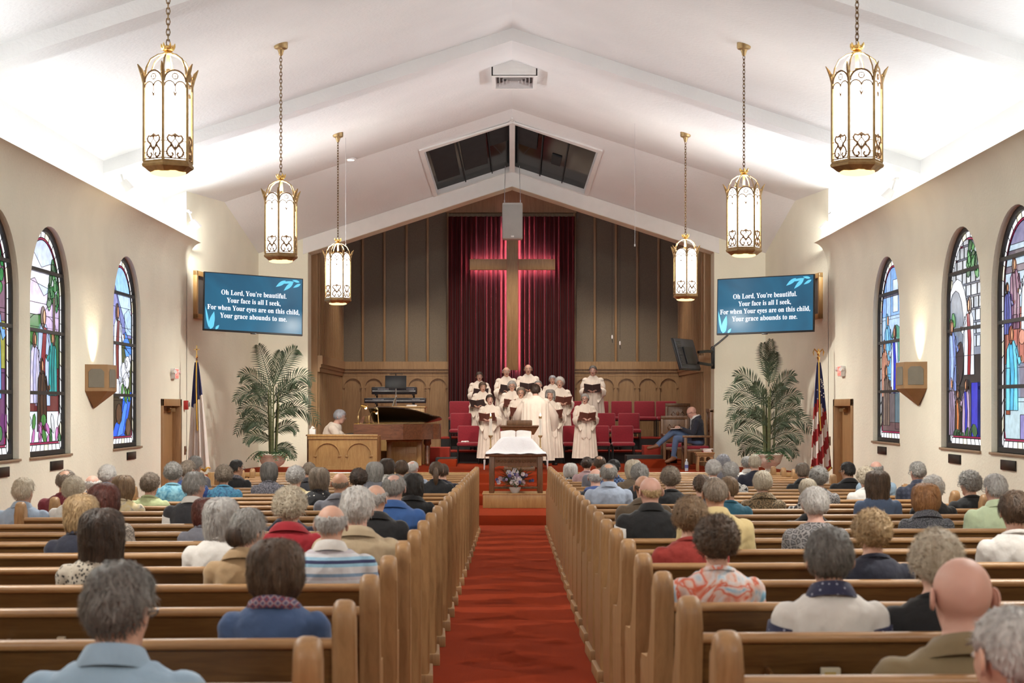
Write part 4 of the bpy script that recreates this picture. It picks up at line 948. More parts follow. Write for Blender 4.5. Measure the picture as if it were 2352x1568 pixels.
# ---------------------------------------------------------------- organ console behind the piano
DO = 36.0; t = thing('organ_console', 'light oak organ console standing behind the grand piano', 'organ', (XP(856, DO), DO, .26)); w = XP(975, DO)-XP(856, DO)
zz = lambda py, d=DO: CAMZ+(HY-py)*d/F-.26
mb = MB(); mb.bbox(w*.38, w, 0, .7, 0, zz(936), .012); mb.build('cabinet', OAKL, t)
mb = MB(); mb.bbox(0, w*.42, .05, .65, zz(975), zz(940), .012); mb.build('key_desk', OAKL, t)
mb = MB(); mb.bbox(-.02, w*.45, .0, .7, zz(940), zz(937), .006); mb.bbox(w*.36, w+.02, -.03, .72, zz(936), zz(932.5), .006); mb.build('top_board', OAKL, t)
mb = MB(); mb.bbox(0, .08, .05, .65, 0, zz(975), .01); mb.bbox(w*.3, w*.38, .05, .65, 0, zz(975), .01); mb.build('side_cheek', OAKL, t)
mb = MB(); mb.box(w*.58, w*.80, -.006, .0, zz(952), zz(948)); mb.build('name_slot', DARKW, t, smooth=0)
mb = MB(); mb.bbox(.05, w*.36, .6, .64, 0, zz(975), .004); mb.build('knee_board', OAKL, t)
# pages and a papers pile on the console
for px, nm, hgt, lean in ((902, 'upright grey music book leaning on the organ console', .22, .35),):
    p = P(px, 933, DO+.2); t2 = thing('music_book', nm, 'book', p); t2.location.z = .26+zz(932.5)
    mb = MB(); Mx = Matrix.Rotation(lean, 4, 'Y'); mb.bbox(-.015, .015, -.1, .1, 0, hgt, .004, Mx); mb.build('cover', mat('grey_book', (.25, .22, .18), .7), t2)
    mb = MB(); mb.box(-.011, .011, -.095, .095, .006, hgt+.004, Mx); mb.build('pages', WHITE, t2, smooth=0)
t2 = thing('paper_pile', 'low pile of white papers on the organ console top', 'papers', P(945, 932, DO+.2)); t2.location.z = .26+zz(932.5)
for i in range(3): mb = MB(); Mx = Matrix.Rotation(.1*i, 4, 'Z'); mb.box(-.11, .11, -.08, .08, i*.01, i*.01+.009, Mx); mb.build('sheet', WHITE, t2, smooth=0)
# pedal bench below the piano
t = thing('organ_bench', 'light oak panelled bench standing below the grand piano', 'bench', (XP(888, 35.2), 35.2, .26)); w = XP(968, 35.2)-XP(888, 35.2); zz2 = lambda py: CAMZ+(HY-py)*35.2/F-.26
hb = zz2(1014)
for a in (0, w-.10): mb = MB(); mb.bbox(a, a+.10, 0, .35, 0, hb, .01); mb.build('side_panel', OAKL, t)
mb = MB(); mb.bbox(.08, w-.08, .02, .05, .02, zz2(1026), .004); mb.build('front_panel', OAKL, t)
for a in (.22, .62): mb = MB(); mb.box(w*a, w*(a+.2), .008, .02, zz2(1042), zz2(1040)); mb.build('panel_moulding', OAKL, t, smooth=0)
mb = MB(); mb.bbox(-.01, w+.01, -.01, .36, hb, hb+.035, .008); mb.build('seat_board', OAKL, t)
# ---------------------------------------------------------------- keyboards on a stand
DK = 38.2
t = thing('keyboard_stand', 'black two-tier keyboard stand behind the organ console', 'stand', (XP(908, DK), DK, .26))
zk = lambda py: CAMZ+(HY-py)*DK/F-.26
for s in (-.42, .42):
    mb = MB(); mb.tube([(s, .05, 0), (s, .05, zk(908))], .02, 6); mb.build('upright', BLKMET, t)
    for py in (925.5, 905.5): mb = MB(); mb.box(s-.02, s+.02, -.30, .08, zk(py)-.03, zk(py)); mb.build('bracket', BLKMET, t, smooth=0)
    mb = MB(); mb.tube([(s, -.3, .02), (s, .3, .02)], .02, 6); mb.build('foot', BLKMET, t)
mb = MB(); mb.tube([(-.42, .05, zk(935)), (.42, .05, zk(935))], .015, 6); mb.build('cross_bar', BLKMET, t)
KEYM = mat('keyboard_body', (.025, .023, .03), .4, var=.2)
for px0, px1, pt, pb, nm in ((839, 979, 914, 925.5, 'longer black stage keyboard on the lower tier of the stand'), (856, 958, 889, 905.5, 'shorter black stage keyboard on the upper tier of the stand')):
    w = XP(px1, DK)-XP(px0, DK); hh = (pb-pt)*DK/F
    t = thing('stage_keyboard', nm, 'keyboard', (XP(px0, DK), DK-.30, CAMZ+(HY-pb)*DK/F), 0, 'stage keyboards')
    mb = MB(); mb.bbox(0, w, 0, .36, 0, hh, .012); mb.build('body', KEYM, t)
    mb = MB(); mb.box(.02, w-.02, -.006, .003, hh*.42, hh*.5); mb.build('panel_edge', STEEL, t, smooth=0)
    mb = MB()
    for i in range(9): mb.box(w*.14+i*.028, w*.14+i*.028+.018, -.008, .0, hh*.62, hh*.80)
    for i in range(6): mb.box(w*.78+i*.03, w*.78+i*.03+.02, -.008, .0, hh*.65, hh*.8)
    mb.build('brand_strip', mat('pale_print', (.4, .4, .45), .5), t, smooth=0)
    mb = MB(); mb.box(.06, w-.06, .16, .34, hh, hh+.006); mb.build('key_row', mat('ivory', (.75, .72, .65), .35), t, smooth=0)
# music stand
DM = 37.3
t = thing('music_stand', 'black sheet music stand with chrome pole before the keyboards', 'music stand', (XP(909, DM), DM, .26)); zm = lambda py: CAMZ+(HY-py)*DM/F-.26
mb = MB(); Mx = Matrix.Translation((0, 0, zm(877))) @ Matrix.Rotation(-.2, 4, 'X'); mb.bbox(-.235, .235, -.01, .01, -.145, .145, .006, Mx); mb.build('desk', BLACK, t)
mb = MB(); mb.cyl((0, .03, 0), (0, .03, zm(880)), .012, n=8); mb.build('pole', STEEL, t)
for i in range(3):
    a = 2*PI*i/3+.5; mb = MB(); mb.tube([(0, .03, .12), (.25*math.cos(a), .03+.25*math.sin(a), .01)], .010, 6); mb.build('tripod_leg', BLKMET, t)
mb = MB(); mb.tube([(-.14, .03, zm(859)), (0, .03, zm(858)), (.16, .03, zm(859))], .008, 5); mb.cyl((0, .03, zm(866)), (0, .03, zm(857)), .012, n=6); mb.build('clip_lamp', BLKMET, t)
# ---------------------------------------------------------------- communion table group
DT = 28.75
t = thing('table_plinth', 'plain oak box plinth on the chancel step carrying the communion table', 'plinth', (XP(1183, DT), DT, -.235))
mb = MB(); mb.bbox(-.55, .55, 0, .85, 0, .245, .008); mb.build('box', OAKL, t)
mb = MB(); mb.bbox(-.56, .56, -.01, .86, .225, .25, .006); mb.build('top_edge', OAKL, t)
zpl = -.235+.25
t = thing('communion_table', 'dark oak communion table with carved apron on an oak plinth', 'table', (XP(1185, DT), DT+.04, zpl)); hT = CAMZ+(HY-1042)*DT/F-zpl
mb = MB(); mb.bbox(-.52, .52, -.03, .72, hT-.045, hT, .01); mb.build('table_top', DARKW, t)
for a in (-.46, .37):
    for b in (0, .62): mb = MB(); mb.bbox(a, a+.09, b, b+.09, 0, hT-.045, .01); mb.build('leg', DARKW, t)
mb = MB(); mb.prism([(-.37, hT-.045), (.37, hT-.045), (.37, hT-.24), (.30, hT-.21), (-.30, hT-.21), (-.37, hT-.24)], lambda u, v, q: (u, q, v), .02, .05); mb.build('apron', DARKW, t, smooth=0)
mb = MB()
for i in range(11):
    u = -.32+i*.064; mb.torus((u, .016, hT-.125), .025, .007, 8, 4, axis='y'); mb.ball((u, .016, hT-.125), .012, nu=6, nv=4)
stuff(mb.build('carving', DARKW, t))
mb = MB(); mb.bbox(-.40, .40, .30, .36, .06, .10, .006); mb.build('stretcher', DARKW, t)
CLOTH = mat('white_linen', (.80, .785, .80), .85, var=.04, nscale=8, bump=.25, bscale=30)
# book stand under the cloth, then the cloth
tz = zpl+hT
TX = XP(1185, DT)
t = thing('table_cloth', 'white linen cloth draped over a raised stand on the communion table', 'cloth', (TX, DT+.36, tz))
n = 44; mb = MB(); rows = []
for j in range(n+1):
    row = []
    for i in range(n+1):
        u = -.60+1.20*i/n; v = -.40+.78*j/n
        r_ = max(abs(u)/.55, abs(v-.0)/.42); e = math.hypot(max(abs(u)-.20, 0)/.34, max(abs(v+.02)-.12, 0)/.26)
        s = max(0, 1-e); s = s*s*(3-2*s)
        hz = .012+.27*s+.006*math.sin(u*23+v*9)*(1-s)+.004*math.sin(v*37-u*11)
        x = u
        if abs(u) > .53: hz -= (abs(u)-.53)*3.2; x = math.copysign(.53+(abs(u)-.53)*.12, u)
        y = v
        if v < -.385: hz -= .006
        row.append((x, y, hz))
    rows.append(row)
mb.loft(rows, False, False); mb.loft([[(p[0], p[1], p[2]-.006) for p in r_] for r_ in rows], False, False)
mb.build('linen', CLOTH, t, smooth=2.5)
for s in (-1, 1):
    mb = MB(); mb.tube([(s*.535, -.37, -.10), (s*.54, -.37, -.27)], [.018, .008], 6, flat=.3); mb.build('corner_tail', CLOTH, t)
t = thing('open_bible', 'large open bible with white pages on the cloth-covered stand', 'book', (TX, DT+.40, tz+.285)); t.rotation_euler = (.9, 0, 0)
for s in (-1, 1):
    mb = MB(); rows = []
    for j in range(2):
        rows.append([(s*(.005+.26*i/10), -.09+.20*j, .012+.03*math.sin(PI*(i/10)**.6)) for i in range(11)])
    mb.loft(rows, False, False); mb.loft([[(p[0], p[1], p[2]-.02) for p in r_] for r_ in rows], False, False); mb.build('page_block', mat('paper_white', (.82, .78, .74), .8), t, smooth=2)
mb = MB(); mb.bbox(-.275, .275, -.10, .12, -.02, -.008, .004); mb.build('cover', mat('bible_cover', (.55, .28, .18), .6), t)
CANDLE = mat('candle_wax', (.82, .76, .66), .5)
for px, nm in ((1127, 'piano side'), (1241, 'pastor side')):
    d = DT+.55; x = XP(px, d); 
    t = thing('candlestick', 'brass candlestick with lit white candle on the table, '+nm, 'candlestick', (x, d, tz+.005), 0, 'lit altar candles')
    hb = CAMZ+(HY-1000)*d/F-tz; ht = CAMZ+(HY-957)*d/F-tz
    mb = MB(); mb.lathe([(.06, 0), (.06, .015), (.02, .03), (.015, .06), (.028, .08), (.014, .10), (.012, hb-.05), (.03, hb-.03), (.04, hb-.012), (.038, hb)], 12); mb.build('stick', BRASS, t)
    mb = MB(); mb.cyl((0, 0, hb-.005), (0, 0, ht), .024, n=12); mb.build('candle', CANDLE, t)
    mb = MB(); mb.lathe([(.026, ht-.035), (.028, ht), (.012, ht+.006)], 10); mb.build('follower', BRASS, t)
    mb = MB(); mb.tube([(0, 0, ht+.005), (0, 0, ht+.025), (0, 0, ht+.06)], [.006, .013, .002], 8); mb.build('flame', emit('flame', (1, .78, .42), 7), t)
# flowers
t = thing('flower_arrangement', 'white bowl of lavender, white and blue flowers before the communion table', 'flowers', (XP(1183, DT), DT+.22, zpl))
mb = MB(); mb.lathe([(.055, 0), (.06, .01), (.10, .07), (.105, .10), (.095, .10), (.085, .07)], 18); mb.build('bowl', mat('white_china', (.62, .58, .58), .3), t)
FC = [mat('petal_white', (.80, .76, .78), .7), mat('petal_pink', (.72, .52, .62), .7), mat('petal_lilac', (.40, .36, .58), .7), mat('petal_blue', (.10, .11, .30), .7)]
GRN = mat('leaf_green_soft', (.08, .14, .06), .6, var=.3)
rr = random.Random(11)
for i in range(70):
    a = rr.uniform(0, 2*PI); r_ = min(.27, abs(rr.gauss(0, .13))); z = .20+rr.uniform(-.06, .20)*(1-r_/.45)
    c = Vector((r_*math.cos(a)*1.2, r_*math.sin(a)*.6-.04, max(.12, z))); k = rr.choice([0, 0, 1, 1, 2, 2, 3, 3, 3]); s = rr.uniform(.030, .048) if k < 2 else rr.uniform(.02, .03)
    mb = MB()
    for q in range(6):
        b = q*PI/3; mb.ball(c+Vector((s*.6*math.cos(b), s*.25*math.sin(b*2), s*.6*math.sin(b))), s*.55, s*.35, s*.55, 6, 4)
    mb.ball(c+Vector((0, -s*.35, 0)), s*.35, nu=6, nv=4)
    mb.build('blossom', FC[k], t)
mb = MB()
for i in range(260):
    a = rr.uniform(0, 2*PI); r_ = rr.uniform(.12, .36); z = rr.uniform(.08, .44)
    p0 = Vector((0, 0, .10)); p1 = Vector((r_*math.cos(a), r_*.55*math.sin(a), z)); m = (p0+p1)/2+Vector((0, 0, .06)); mb.tube([m, p1], [.011, .003], 4, flat=.3)
    mb.tube([p0, m], .003, 4)
stuff(mb.build('foliage', GRN, t))
# pulpit behind the table
DU = 32.4; t = thing('pulpit', 'dark oak pulpit with a slanting book rest before the conductor', 'pulpit', (XP(1193, DU), DU, .26)); zu = lambda py: CAMZ+(HY-py)*DU/F-.26
mb = MB(); mb.bbox(-.22, .22, 0, .40, .06, zu(1000), .012); mb.build('body', DARKW, t)
mb = MB(); mb.loft([[(-.28, -.05, zu(998)), (.28, -.05, zu(998)), (.28, .45, zu(998)), (-.28, .45, zu(998))], [(-.37, -.10, zu(980)), (.37, -.10, zu(980)), (.37, .5, zu(980)), (-.37, .5, zu(980))]]); mb.bbox(-.385, .385, -.12, .52, zu(980), zu(977), .006); mb.build('cornice', DARKW, t, smooth=0)
mb = MB(); mb.bbox(-.245, .245, -.02, .40, zu(977), zu(965), .012); mb.build('book_rest', DARKW, t)
mb = MB(); mb.bbox(-.30, .30, -.05, .48, 0, .07, .01); mb.build('base', DARKW, t)
for a in (-.12, .12): mb = MB(); mb.prism(arch_poly(a-.09, a+.09, .14, zu(1010), 10), lambda u, v, q: (u, q, v), -.012, .0); mb.build('front_panel', OAKV, t, smooth=0)
# ---------------------------------------------------------------- clergy furniture, pastor side
def clergy_chair(label, loc, rz, arms=True, h=1.08, w=.60, red=True):
    t = thing('clergy_chair', label, 'chair', loc, rz, 'carved clergy chairs')
    for s in (-1, 1):
        mb = MB(); mb.bbox(s*(w/2)-.03, s*(w/2)+.03, .20, .27, 0, h, .008); mb.build('back_post', DARKW, t)
        mb = MB(); mb.bbox(s*(w/2)-.03, s*(w/2)+.03, -.30, -.24, 0, .66 if arms else .44, .008); mb.build('front_leg', DARKW, t)
        if arms: mb = MB(); mb.bbox(s*(w/2)-.035, s*(w/2)+.035, -.33, .24, .63, .675, .01); mb.build('armrest', DARKW, t)
    bk = MB(); bk.bbox(-w/2+.02, w/2-.02, .215, .255, .50, h-.02, .008); bk.build('back_panel', DARKW, t)
    mb = MB(); mb.bbox(-w/2-.03, w/2+.03, .19, .28, h-.05, h+.02, .01); mb.build('crest_rail', DARKW, t)
    mb = MB()
    for s in (-1, 1):
        mb.tube([(0, .212, h-.42), (s*.07, .21, h-.32), (s*.14, .21, h-.22), (s*.10, .21, h-.16), (s*.05, .21, h-.22)], [.018, .016, .014, .012, .006], 6); mb.tube([(s*.02, .21, h-.40), (s*.12, .21, h-.38), (s*.17, .21, h-.30)], [.016, .014, .005], 6)
    mb.ball((0, .21, h-.20), .035, .01, .05, 8, 6); mb.build('carving', DARKW, t)
    mb = MB(); mb.bbox(-w/2, w/2, -.28, .24, .34, .40, .008); mb.build('seat_frame', DARKW, t)
    mb = MB(); mb.bbox(-w/2+.02, w/2-.02, -.29, .20, .395, .47, .03, seg=3); mb.build('cushion', RED, t)
    return t
p = P(1551, 1050, 35.0); clergy_chair('carved oak clergy chair with red cushion, lower one behind the pastor', (p.x, 35.0, .26), 0, True, 1.5+(HY-957)*35/F-.26, .50)
p = P(1559, 1050, 36.3); clergy_chair('carved oak clergy chair, the taller back by the chancel wall panels', (p.x, 36.3, .26), 0, True, 1.5+(HY-928)*36.3/F-.26, .48)
PD = 33.2
clergy_chair('carved oak armchair in which the pastor sits sideways', (XP(1603, PD), PD, .26), -PI/2, True, 1.5+(HY-941)*PD/F-.26, .52)
# side table with gothic apron
DSd = 32.2; t = thing('side_table', 'small oak side table with pierced gothic arches beside the pastor', 'side table', (XP(1618, DSd), DSd, .26)); hS = CAMZ+(HY-1038)*DSd/F-.26
mb = MB(); mb.bbox(-.18, .18, -.16, .16, hS-.03, hS, .008); mb.bbox(-.165, .165, -.145, .145, hS-.065, hS-.03, .004); mb.build('table_top', OAKV, t)
for a in (-.15, .115):
    for b in (-.13, .095): mb = MB(); mb.bbox(a, a+.035, b, b+.035, 0, hS-.06, .004); mb.build('leg', OAKV, t)
mb = MB(); mb.prism([(-.12, hS-.18), (-.12, hS-.06), (.12, hS-.06), (.12, hS-.18)], lambda u, v, q: (u, q, v), -.125, -.105, [arch_poly(-.105, -.012, hS-.17, hS-.085, 8), arch_poly(.012, .105, hS-.17, hS-.085, 8)]); mb.build('pierced_apron', OAKV, t, smooth=0)
zc_ = .26+hS
for i, (nm, c, w_, rz) in enumerate((('thick red book lying at the bottom of the side table stack', (.40, .05, .04), .17, .05), ('pale pink book lying in the middle of the side table stack', (.62, .42, .38), .16, -.04), ('white booklet lying on top of the side table stack', (.78, .76, .74), .20, .18))):
    t = thing('book', nm, 'book', (XP(1623, DSd), DSd-.03, zc_), rz, 'books on the side table'); hh = (.026, .030, .012)[i]
    mb = MB(); mb.box(-w_/2, w_/2, -.11, .11, 0, .004); mb.box(-w_/2, w_/2, -.11, .11, hh-.004, hh); mb.box(-w_/2, -w_/2+.005, -.11, .11, 0, hh); mb.build('cover', mat('book_'+str(i), c, .6), t, smooth=0)
    mb = MB(); mb.box(-w_/2+.005, w_/2-.004, -.107, .107, .004, hh-.004); mb.build('pages', MATS['paper_white'], t, smooth=0); zc_ += hh
# water bottle
t = thing('water_bottle', 'small clear water bottle with blue label on the red platform carpet', 'bottle', P(1577, 1078, 32.3)); t.location.z = .26
CLR = mat('clear_plastic', (.45, .48, .52), .15, var=.1)
mb = MB(); mb.lathe([(.034, 0), (.036, .01), (.036, .16), (.014, .20), (.014, .215)], 12); mb.build('body', CLR, t)
mb = MB(); mb.lathe([(.037, .06), (.037, .12)], 12); mb.build('label_band', mat('label_blue', (.10, .12, .32), .5), t)
mb = MB(); mb.lathe([(.016, .21), (.016, .235)], 10); mb.build('cap', WHITE, t)
# cards standing in the book racks of the near pews
for sgn, k, rel, px, py, hw, nm, m_ in ((1, 1, .40, 1925, 1533, .030, 'small white and yellow card holder in a pew book rack, pastor side', mat('card_white', (.62, .58, .44), .7)), (-1, 2, 1.06, 108, 1462, .014, 'small pale card standing in a pew book rack, piano side', mat('card_cream', (.5, .42, .30), .7))):
    y = pew_y(sgn, k)+.03; ca, sa = math.cos(YAW[sgn]), math.sin(YAW[sgn]); lx, ly = sgn*rel, -.09
    X, Y = sgn*XIN[sgn]+lx*ca-ly*sa, y+lx*sa+ly*ca; Zf = fz(pew_y(sgn, k)+.2)+.616
    t = thing('card_box', nm, 'card holder', (X, Y, Zf), YAW[sgn]); hh = CAMZ+(HY-py)*Y/F-Zf
    mb = MB(); mb.bbox(-hw, hw, -.012, .012, 0, hh, .002); mb.build('card', m_, t)
    mb = MB(); mb.box(-hw*.7, hw*.5, -.0135, -.012, hh-.035, hh-.012); mb.build('print', mat('card_yellow', (.55, .40, .10), .7), t, smooth=0)
# folded walker near the front screen
WKM = mat('walker_aluminium', (.62, .62, .63), .3, .9)
p = P(1795, 1083, 26.3); t = thing('walker', 'aluminium folding walker parked by the front pew screen', 'walker', (p.x, p.y, fz(26.3)))
hw = p.z-fz(26.3)+.0
for s in (-.28, .28):
    mb = MB(); mb.tube([(s, -.22, 0), (s, -.20, hw-.06), (s, -.14, hw), (s, .10, hw), (s, .18, hw-.06), (s, .22, 0)], .018, 8); mb.build('side_frame', WKM, t)
    mb = MB(); mb.tube([(s, -.13, hw+.002), (s, .09, hw+.002)], .024, 8); mb.build('grip', mat('grip_grey', (.28, .28, .28), .8), t)
mb = MB(); mb.tube([(-.28, -.205, hw-.10), (0, -.205, hw-.02), (.28, -.205, hw-.10)], .014, 6); mb.build('cross_brace', WKM, t)
# ---------------------------------------------------------------- palms
URN = mat('urn_stone', (.68, .66, .57), .85, var=.12, nscale=14, bump=.4, bscale=40)
PALM = mat('palm_green', (.045, .070, .034), .55, var=.45, nscale=5); PALM2 = mat('palm_stem', (.085, .095, .035), .6, var=.3, sc=(1, 1, 8)); FERN = mat('fern_green', (.030, .075, .020), .6, var=.4)
SOIL = mat('soil', (.05, .035, .025), .95)
def palm(label, px, d, ztop, fr, seed):
    rr = random.Random(seed); x = XP(px, d)
    t = thing('potted_palm', label, 'potted palm', (x, d, .26), 0, 'palms in stone urns')
    mb = MB(); prof = [(.13, 0), (.14, .02), (.09, .05), (.06, .08), (.065, .11), (.12, .14), (.20, .20), (.235, .28), (.245, .33), (.27, .345), (.275, .37), (.25, .38), (.22, .375)]
    n = 40; mb.loft([[(r_*(1+(.035*abs(math.sin(k*PI/5*1)) if .13 < z < .34 else 0))*math.cos(2*PI*k/n), r_*(1+(.035*abs(math.sin(k*PI/5)) if .13 < z < .34 else 0))*math.sin(2*PI*k/n), z) for k in range(n)] for r_, z in prof]); mb.build('urn', URN, t, smooth=.8)
    mb = MB(); mb.lathe([(.0, .35), (.22, .355), (.22, .33)], 16); mb.build('soil', SOIL, t)
    H = ztop-.26
    for i in range(7):
        a = rr.uniform(0, 2*PI); q = .05+.02*(i % 3); hh = H*rr.uniform(.50, .66)
        mb = MB(); mb.tube([(q*math.cos(a), q*math.sin(a), .3), (q*1.3*math.cos(a), q*1.3*math.sin(a), .3+(hh-.3)*.5), (q*1.8*math.cos(a), q*1.8*math.sin(a), hh)], [.020, .017, .010], 7); mb.build('stem', PALM2, t)
    for i, (ang, z0, L, lift, depth) in enumerate(fr):
        # frond: rachis arching outwards; ang in the vertical wall plane, depth = lean towards (-) or away (+) the viewer
        mb = MB(); pts = []; N = 16
        for j in range(N+1):
            s = j/N
            out = L*s*math.cos(lift)*(1-.12*s); up = L*(s*math.sin(lift)-.62*s*s*s*math.cos(lift))
            pts.append(Vector((math.cos(ang)*out, depth*out, z0+up)))
        mb.tube(pts, [.010*(1-j/N)+.002 for j in range(N+1)], 5)
        NL = 22
        for j in range(2, NL+1):
            s = j/NL; f = s*N; k = min(int(f), N-1); p = pts[k].lerp(pts[k+1], f-k); tn = (pts[k+1]-pts[k]).normalized()
            sd = tn.cross(Vector((0, 1, .15))).normalized() if abs(tn.y) < .95 else Vector((1, 0, 0))
            ll = (.30*math.sin(PI*min(1, s*.78+.16))+.05)*(L/1.2)**.5
            for sg in (-1, 1):
                dr = (tn*.75+sd*sg*.75+Vector((0, rr.uniform(-.35, .35), 0))).normalized(); g = Vector((0, 0, -1))
                q1 = p+dr*ll*.5+g*ll*.04; q2 = p+dr*ll*.95+g*ll*.26
                wv = Vector((0, .35, 1)).cross(dr).normalized()*.011+Vector((0, .004, 0))
                wv = dr.cross(Vector((0, 1, 0))).normalized()*.0105
                b = len(mb.v); mb.v += [tuple(p-wv*.4), tuple(p+wv*.4), tuple(q1+wv), tuple(q1-wv), tuple(q2)]; mb.f += [(b, b+1, b+2, b+3), (b+3, b+2, b+4)]
        mb.build('frond', PALM, t, smooth=0)
    for i in range(11):
        a = rr.uniform(-.3, PI+.3)*(-1) if seed % 2 else rr.uniform(PI*.2, PI*1.6)*-1; L = rr.uniform(.22, .40); mb = MB(); pts = []
        for j in range(9):
            s = j/8; pts.append(Vector((.10*math.cos(a)+L*s*math.cos(a), .08*math.sin(a)*1+L*s*math.sin(a)*.8, .38+L*(.75*s-1.05*s*s))))
        mb.tube(pts, .004, 4)
        for j in range(1, 9):
            for sg in (-1, 1):
                p = pts[j]; tn = (pts[j]-pts[j-1]).normalized(); sd = tn.cross(Vector((0, 0, 1))).normalized()*sg
                ll = .085*math.sin(PI*(j/9*.85+.12)); q = p+sd*ll+tn*ll*.4; wv = tn*.016
                b = len(mb.v); mb.v += [tuple(p-wv), tuple(p+wv), tuple(q+wv*.6+Vector((0, 0, -.015))), tuple(q-wv*.4+Vector((0, 0, -.015)))]; mb.f += [(b, b+1, b+2, b+3)]
        mb.build('fern_leaf', FERN, t, smooth=0)
    return t
def fronds(seed, hs):
    rr = random.Random(seed); out = []
    for i, (ang, z0, L, lift) in enumerate(hs):
        out.append((ang, z0, L, lift, rr.uniform(-.35, .2)))
    return out
LF = [(0, 1.55, 1.15, 1.12), (PI, 1.5, 1.05, 1.30), (0, 1.40, 1.15, .78), (PI, 1.45, .95, .85), (0, 1.30, 1.0, .60), (PI, 1.30, .90, .60), (PI, 1.05, .85, .62), (0, 1.10, 1.0, .42), (PI, .95, .80, .35), (0, 1.0, .65, .75), (PI, .80, .70, .60), (0, .75, .62, .62), (PI, .60, .62, .55), (0, .45, .50, .35), (0, 1.6, .75, 1.35), (0, 1.25, .8, 1.0), (PI, 1.2, .75, 1.0)]
palm('tall dark palm in a pale fluted urn beneath the television, blue and white flag side', 626, 30.6, 2.75, fronds(4, LF), 5)
RF = [(PI, 1.30, 1.15, .92), (PI, 1.25, 1.05, .66), (0, 1.35, .90, .98), (0, 1.75, .72, 1.50), (PI, 1.7, .75, 1.42), (0, 1.6, .70, 1.38), (PI, 1.0, .95, .62), (0, 1.15, .88, .78), (PI, .88, .95, .50), (0, .85, 1.0, .52), (0, .95, .85, .70), (PI, .55, .85, .62), (0, .62, .75, .55), (PI, .45, .62, .45), (0, .42, .62, .48), (PI, 1.2, .7, 1.1), (0, 1.15, .7, 1.15), (PI, .85, .65, .95), (0, .7, .6, .9)]
palm('tall dark palm in a pale fluted urn beneath the television, striped flag side', 1765, 30.6, 2.75, fronds(8, RF), 6)
# ---------------------------------------------------------------- flags
def flag(label, px, d, ptop, pole_top, colors, finial, sgn):
    x = XP(px, d); zf = fz(27.2) if d < 31 else .26; zt = CAMZ+(HY-ptop)*d/F; zp = CAMZ+(HY-pole_top)*d/F
    t = thing('flag', label, 'flag', (x, d, zf)); zt -= zf; zp -= zf
    mb = MB(); mb.cyl((0, 0, 0), (0, 0, zp), .016, n=8); mb.build('pole', DARKW, t)
    mb = MB(); mb.lathe([(.16, 0), (.16, .03), (.06, .06), (.025, .12)], 18); mb.build('stand_base', GOLD, t)
    finial(t, zp)
    # gathered cloth: cone-like fall with folds
    zbm = CAMZ+(HY-1075)*d/F-zf; n = 60; m = 26
    def pt(u, v, off=0):
        wtop, wbot = .05, .30; w = wtop+(wbot-wtop)*v**.8
        a = (u-.5)*2; fold = .035*(v+.15)*math.sin(u*PI*7+v*1.2)+off
        return Vector((a*w*.62+.04*v*sgn, -.03-fold-.05*v*(1-a*a), zt+(zbm-zt)*v+.06*math.sin(u*PI*7)*v*.4-.05*(1-abs(a))*v))
    for name, pred, mt, parts in colors:
        mb = MB()
        for i in range(n):
            for j in range(m):
                u0, u1, v0, v1 = i/n, (i+1)/n, j/m, (j+1)/m
                if pred((u0+u1)/2, (v0+v1)/2):
                    b = len(mb.v); mb.v += [tuple(pt(u, v)) for u, v in ((u0, v0), (u1, v0), (u1, v1), (u0, v1))]; mb.f += [(b, b+1, b+2, b+3)]
        bm = bmesh.new(); me = bpy.data.meshes.new('x'); me.from_pydata(mb.v, [], mb.f); bm.from_mesh(me); bmesh.ops.remove_doubles(bm, verts=bm.verts, dist=1e-5)
        me2 = bpy.data.meshes.new(name); bm.to_mesh(me2); bm.free(); me2.shade_smooth(); me2.materials.append(mt); obj(name, me2, t)
    mb = MB(); mb.tube([pt(i/30, 1.0, .004) for i in range(31)], .022, 5, flat=.6); mb.build('gold_fringe', mat('fringe_gold', (.62, .38, .06), .7), t)
    mb = MB(); mb.tube([Vector((.0, -.03, zt+.03)), pt(.45, .2, .03), pt(.47, .5, .04), pt(.5, .62, .04)], .012, 5); mb.build('gold_cord', MATS['fringe_gold'], t)
    return t
def fin_cross(t, z):
    mb = MB(); mb.lathe([(.012, z), (.022, z+.02), (.012, z+.06)], 8); mb.box(-.008, .008, -.008, .008, z+.05, z+.22); mb.box(-.045, .045, -.008, .008, z+.14, z+.155); mb.build('cross_finial', GOLD, t)
def fin_eagle(t, z):
    mb = MB(); mb.lathe([(.012, z), (.025, z+.04), (.03, z+.06), (.012, z+.08)], 8); mb.ball((0, 0, z+.13), .028, .025, .05, 8, 6); mb.ball((0, -.01, z+.19), .018, nu=6, nv=5)
    for s in (-1, 1): mb.tube([(s*.02, 0, z+.15), (s*.07, 0, z+.20), (s*.09, 0, z+.15), (s*.08, 0, z+.08)], [.022, .03, .025, .008], 6, flat=.5)
    mb.build('eagle_finial', GOLD, t)
FB = mat('flag_navy', (.020, .024, .10), .8); FW = mat('flag_white', (.66, .60, .55), .85, var=.06); FR = mat('flag_red', (.30, .018, .02), .8)
flag('white flag with navy upper corner furled on a pole by the door', 452, 29.2, 832, 822, [('navy_field', lambda u, v: v < .36+.14*(.5-u), FB, 0), ('white_field', lambda u, v: v >= .36+.14*(.5-u), FW, 0)], fin_cross, 1)
st = lambda u, v: math.sin((v*7.6+(u-.5)*2.4)*PI) > 0
